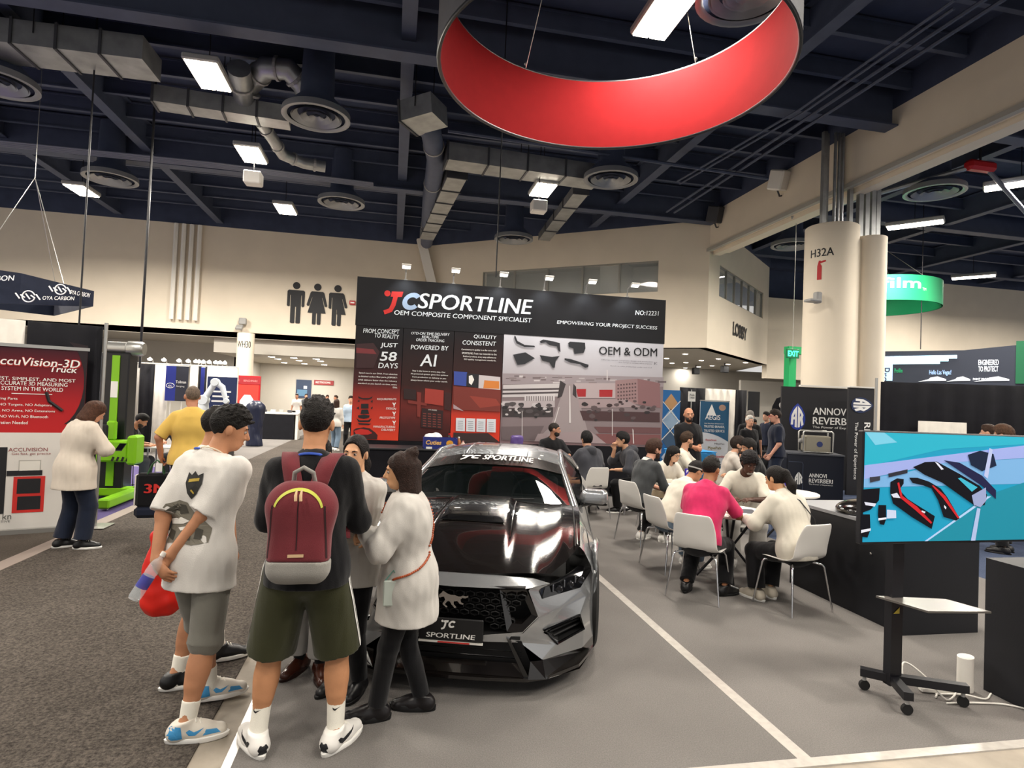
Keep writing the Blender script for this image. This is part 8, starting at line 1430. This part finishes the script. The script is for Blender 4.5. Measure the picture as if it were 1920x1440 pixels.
at_chair('wt', 'bearded person in a cream shirt with a chest print at the brochures table', 1.80, dict(skin='c9977a', hair=('short', '3a2a1e'), beard='5a4636', top=dict(m=C_CREAM, fit=.03, hem=-.02, sleeve=.95), bottom=dict(m=C_KHA, fit=.025), shoes=W_SHOE), .011, head=(40, 0, 0), hunch=6, lean=2)
at_chair('strip', 'person with dark hair in a pale striped shirt turned to a companion', 1.76, dict(skin='c99a80', hair=('thick', '241a15'), beard='6a5244', top=dict(m=C_STR, fit=.03, hem=-.02, sleeve=1.9, collar=C_STR), bottom=dict(m=C_DGR, fit=.025), shoes=K_SHOE), .011, head=(-10, 4, 0), hunch=10)
at_chair('blk', 'person with swept dark hair in a black shirt facing away from the aisle', 1.80, dict(skin='bb8a6c', hair=('thick', '15110f'), beard='2a1d16', top=dict(m=C_BLK, fit=.025, hem=-.02, sleeve=1.8), bottom=dict(m=C_DGR, fit=.025), shoes=K_SHOE), .011, head=(25, 6, 0))
r_, J_, _, _ = at_chair('lany', 'person in a white shirt with a dark lanyard writing at the papers table', 1.78, dict(skin='4a2f24', hair=('curly', '141012'), lips='5a352c', top=dict(m=C_CREAM, fit=.03, hem=-.02, sleeve=.95), bottom=dict(m=C_SIL, fit=.035), shoes=dict(W_SHOE)), .0095, lean=12, hunch=14, head=(20, 24, 0), wl=(-.06, .48, .80), wr=(.16, .46, .80)); lanyard(r_, J_, mat('lan_dark', '45423a', .6), 1, .34, mat('badge_yellow', 'b5b04a', .5))
b = SDF(J_['hc']-.15, J_['hc']+.15, .009); b.cap(J_['hc']+J_['H']@V3(-.015, .072, -.10), J_['hc']+J_['H']@V3(.015, .072, -.10), .02); b.build('goatee', mat('goatee_grey', '8d857c', .8), r_)
r_, J_, _, _ = at_chair('head', 'person with dark hair and a grey headband leaning low over the papers table', 1.62, dict(skin='a8785a', hair=('short', '141010'), top=dict(m=C_CREAM, fit=.03, hem=-.02, sleeve=1.5), bottom=dict(m=C_LJ, fit=.025), shoes=W_SHOE), .011, lean=18, hunch=20, head=(0, 22, 0), wl=(-.10, .50, .80), wr=(.12, .50, .80))
b = MB(); b.tube([J_['hc']+J_['H']@V3(.086*math.cos(a), -.012+.105*math.sin(a), .035+.02*math.sin(a)) for a in np.linspace(0, 6.28, 24)[:-1]], .010, 6, closed=True); b.build('headband', M_GREY, r_, 60)
at_chair('hood1', 'person in a charcoal hooded sweatshirt sitting with the back to the aisle', 1.76, dict(skin='c4957a', hair=('thick', '121011'), girth=1.12, top=dict(m=C_CHAR, fit=.04, hem=-.06, sleeve=1.9, hood=1), bottom=dict(m=C_BLK, fit=.025), shoes=K_SHOE), .011, head=(0, 10, 0))
at_chair('hood2', 'person in a charcoal hooded sweatshirt resting chin on one hand', 1.78, dict(skin='c99a7c', hair=('thick', '121011'), girth=1.1, top=dict(m=C_CHAR, fit=.035, hem=-.06, sleeve=1.35, hood=1), bottom=dict(m=C_BLK, fit=.025), shoes=dict(KW_SHOE)), .011, lean=14, hunch=14, wr=(.03, .36, 1.06), er=(.4, .3, -1), hcr=70, hdr=(-.2, .1, 1), wl=(-.1, .36, .72), head=(0, 2, 0), ar=(.12, -.02, .12), al=(-.10, .30, .088), fpr=25)
hb = thing('stool', 'plain black stool under the bearded person behind the car', 'stool', (2.98, 11.0, .007)); b = MB(); b.lathe([(.17, .42), (.18, .44), (.17, .46)], (0, 0, 0), 24); b.build('seat', M_BLACK, hb); b = MB(); b.lathe([(.2, 0), (.2, .02), (.03, .04), (.03, .42)], (0, 0, 0), 20); b.build('pedestal', M_BLACK, hb)
r_, J_, _, _ = seated('bearded person in a black shirt and white lanyard sitting against the backdrop', 2.98, 11.0, 180, 1.84, dict(skin='b07e64', hair=('buzz', '2a2420'), beard='2a2420', girth=1.15, top=dict(m=C_BLK, fit=.03, hem=-.02, sleeve=.95), bottom=dict(m=C_BLK, fit=.025), shoes=K_SHOE), .012, hip=(0, 0, .58), lean=2, hunch=4, head=(65, 0, 0)); lanyard(r_, J_, M_WTXT)
# standing on the far side
r_, J_, _, _ = person('bald bearded person in a black T-shirt holding a purple phone', (5.15, 9.84), 175, 1.82, .011, dict(wr=(.02, .30, 1.12), wl=(-.10, .30, 1.10), hcr=60, head=(-8, 2, 0)), dict(skin='b98468', hair=('bald', '2a2420'), beard='2a1f1a', girth=1.25, arm=1.25, top=dict(m=C_BLK, fit=.03, hem=-.08, sleeve=.9), bottom=dict(m=C_BLK, fit=.03), shoes=K_SHOE)); lanyard(r_, J_, mat('lan_grey', '5d5d66', .6), 1, .3, mat('badge_white', 'd8d8dc', .5))
person('person with grey hair in a black polo shirt seen from behind', (7.75, 12.0), -25, 1.80, .013, dict(wr=(.26, .05, .84), head=(-15, 5, 0)), dict(skin='b98a72', hair=('short', '7d7872'), girth=1.1, top=dict(m=C_BLK, fit=.03, hem=-.02, sleeve=.9, collar=C_W), bottom=dict(m=C_NAVY, fit=.025), shoes=K_SHOE))
r_, J_, _, _ = person('person in a navy polo and dark jeans with red rimmed glasses, hand in pocket', (7.62, 10.85), 62, 1.84, .012, dict(wl=(-.22, .12, .92), wr=(.22, .12, .92), head=(10, 4, 0)), dict(skin='c4907a', hair=('short', '2a211c'), girth=1.12, top=dict(m=C_NAVY, fit=.03, hem=-.05, sleeve=.9, collar=C_NAVY), bottom=dict(m=C_JEAN, fit=.03), shoes=K_SHOE)); glasses(r_, J_, M_RED)
r_, J_, _, _ = person('person with a white cap and white lanyard listening to the navy polo', (7.42, 11.5), 190, 1.70, .013, dict(head=(-20, 0, 0)), dict(skin='c9977c', hair=('short', 'c9c4bc'), top=dict(m=C_BLK, fit=.03, hem=-.05, sleeve=1.8), bottom=dict(m=C_BLK, fit=.025), shoes=K_SHOE)); lanyard(r_, J_, M_WTXT, 1, .35, mat('badge_white', 'd8d8dc', .5))
person('person in a dark jacket standing behind the feather flag', (9.95, 14.6), 100, 1.78, .016, {}, dict(skin='c9977c', hair=('short', '1a1512'), top=dict(m=C_NAVY, fit=.03, hem=-.05, sleeve=1.9), bottom=dict(m=C_BLK, fit=.025), shoes=K_SHOE)); person('person in a pale shirt working at the table by the monitor', (8.55, 13.35), 190, 1.64, .016, dict(hunch=25, wl=(-.1, .4, .95), wr=(.1, .4, .95)), dict(skin='8a5c42', hair=('short', '1a1512'), top=dict(m=C_CREAM, fit=.03, hem=-.02, sleeve=.9), bottom=dict(m=C_DGR, fit=.025), shoes=K_SHOE))
for x, y, d_, hc_, cl_, lb_ in ((1885, 960, 8.4, '4a3325', C_W, 'person with curly brown hair in a white shirt behind the trolley screen'), (1858, 960, 9.2, '3a281e', C_DGR, 'person with dark brown hair in a grey shirt behind the trolley screen')):
    v = ray(x, 790)*d_; person(lb_, (v[0], v[1]), 30, 1.74, .014, {}, dict(skin='c9977c', hair=('curly' if hc_[0] == '4' else 'short', hc_), top=dict(m=cl_, fit=.03, hem=-.05, sleeve=.9), bottom=dict(m=C_BLK, fit=.025), shoes=K_SHOE))
# far down the aisle
person('person with long brown hair in a white jacket and jeans walking up the aisle', (-1.73, 19.9), -20, 1.62, .018, dict(al=(-.1, .12, .088), ar=(.1, -.1, .088)), dict(skin='c9977c', hair=('long', '2e1d14'), fem=1, top=dict(m=C_SW, fit=.045, hem=-.1, sleeve=1.95), bottom=dict(m=C_LJ, fit=.03), shoes=W_SHOE))
person('person in a pale blue shirt facing up the aisle toward the car', (-1.36, 20.8), 185, 1.74, .018, {}, dict(skin='c9977c', hair=('short', '1a1512'), top=dict(m=C_LBL, fit=.03, hem=-.04, sleeve=1.9), bottom=dict(m=C_BLK, fit=.025), shoes=K_SHOE))
for x, d_, f, cl_, hc_, lb_ in ((556, 30, 180, C_W, '1a1512', 'far person in a white shirt beside the dark blue poster'), (573, 32, 200, C_DGR, '1a1512', 'far person in dark clothes under the dark blue poster'), (599, 31, 170, C_BLK, '1a1512', 'far person in a black top under the dark red sign'), (613, 28, 190, C_W, '2e1d14', 'far person in white leaning by the end of the aisle'), (630, 29, 100, C_CHAR, '3a281e', 'far person in a charcoal top past the white jacket')):
    v = ray(x, 760)*d_; person(lb_, (v[0], v[1]), f, 1.7, .024, {}, dict(skin='b98468', hair=('short', hc_), hands=0, top=dict(m=cl_, fit=.03, hem=-.05, sleeve=.9), bottom=dict(m=C_BLK, fit=.025), shoes=K_SHOE))
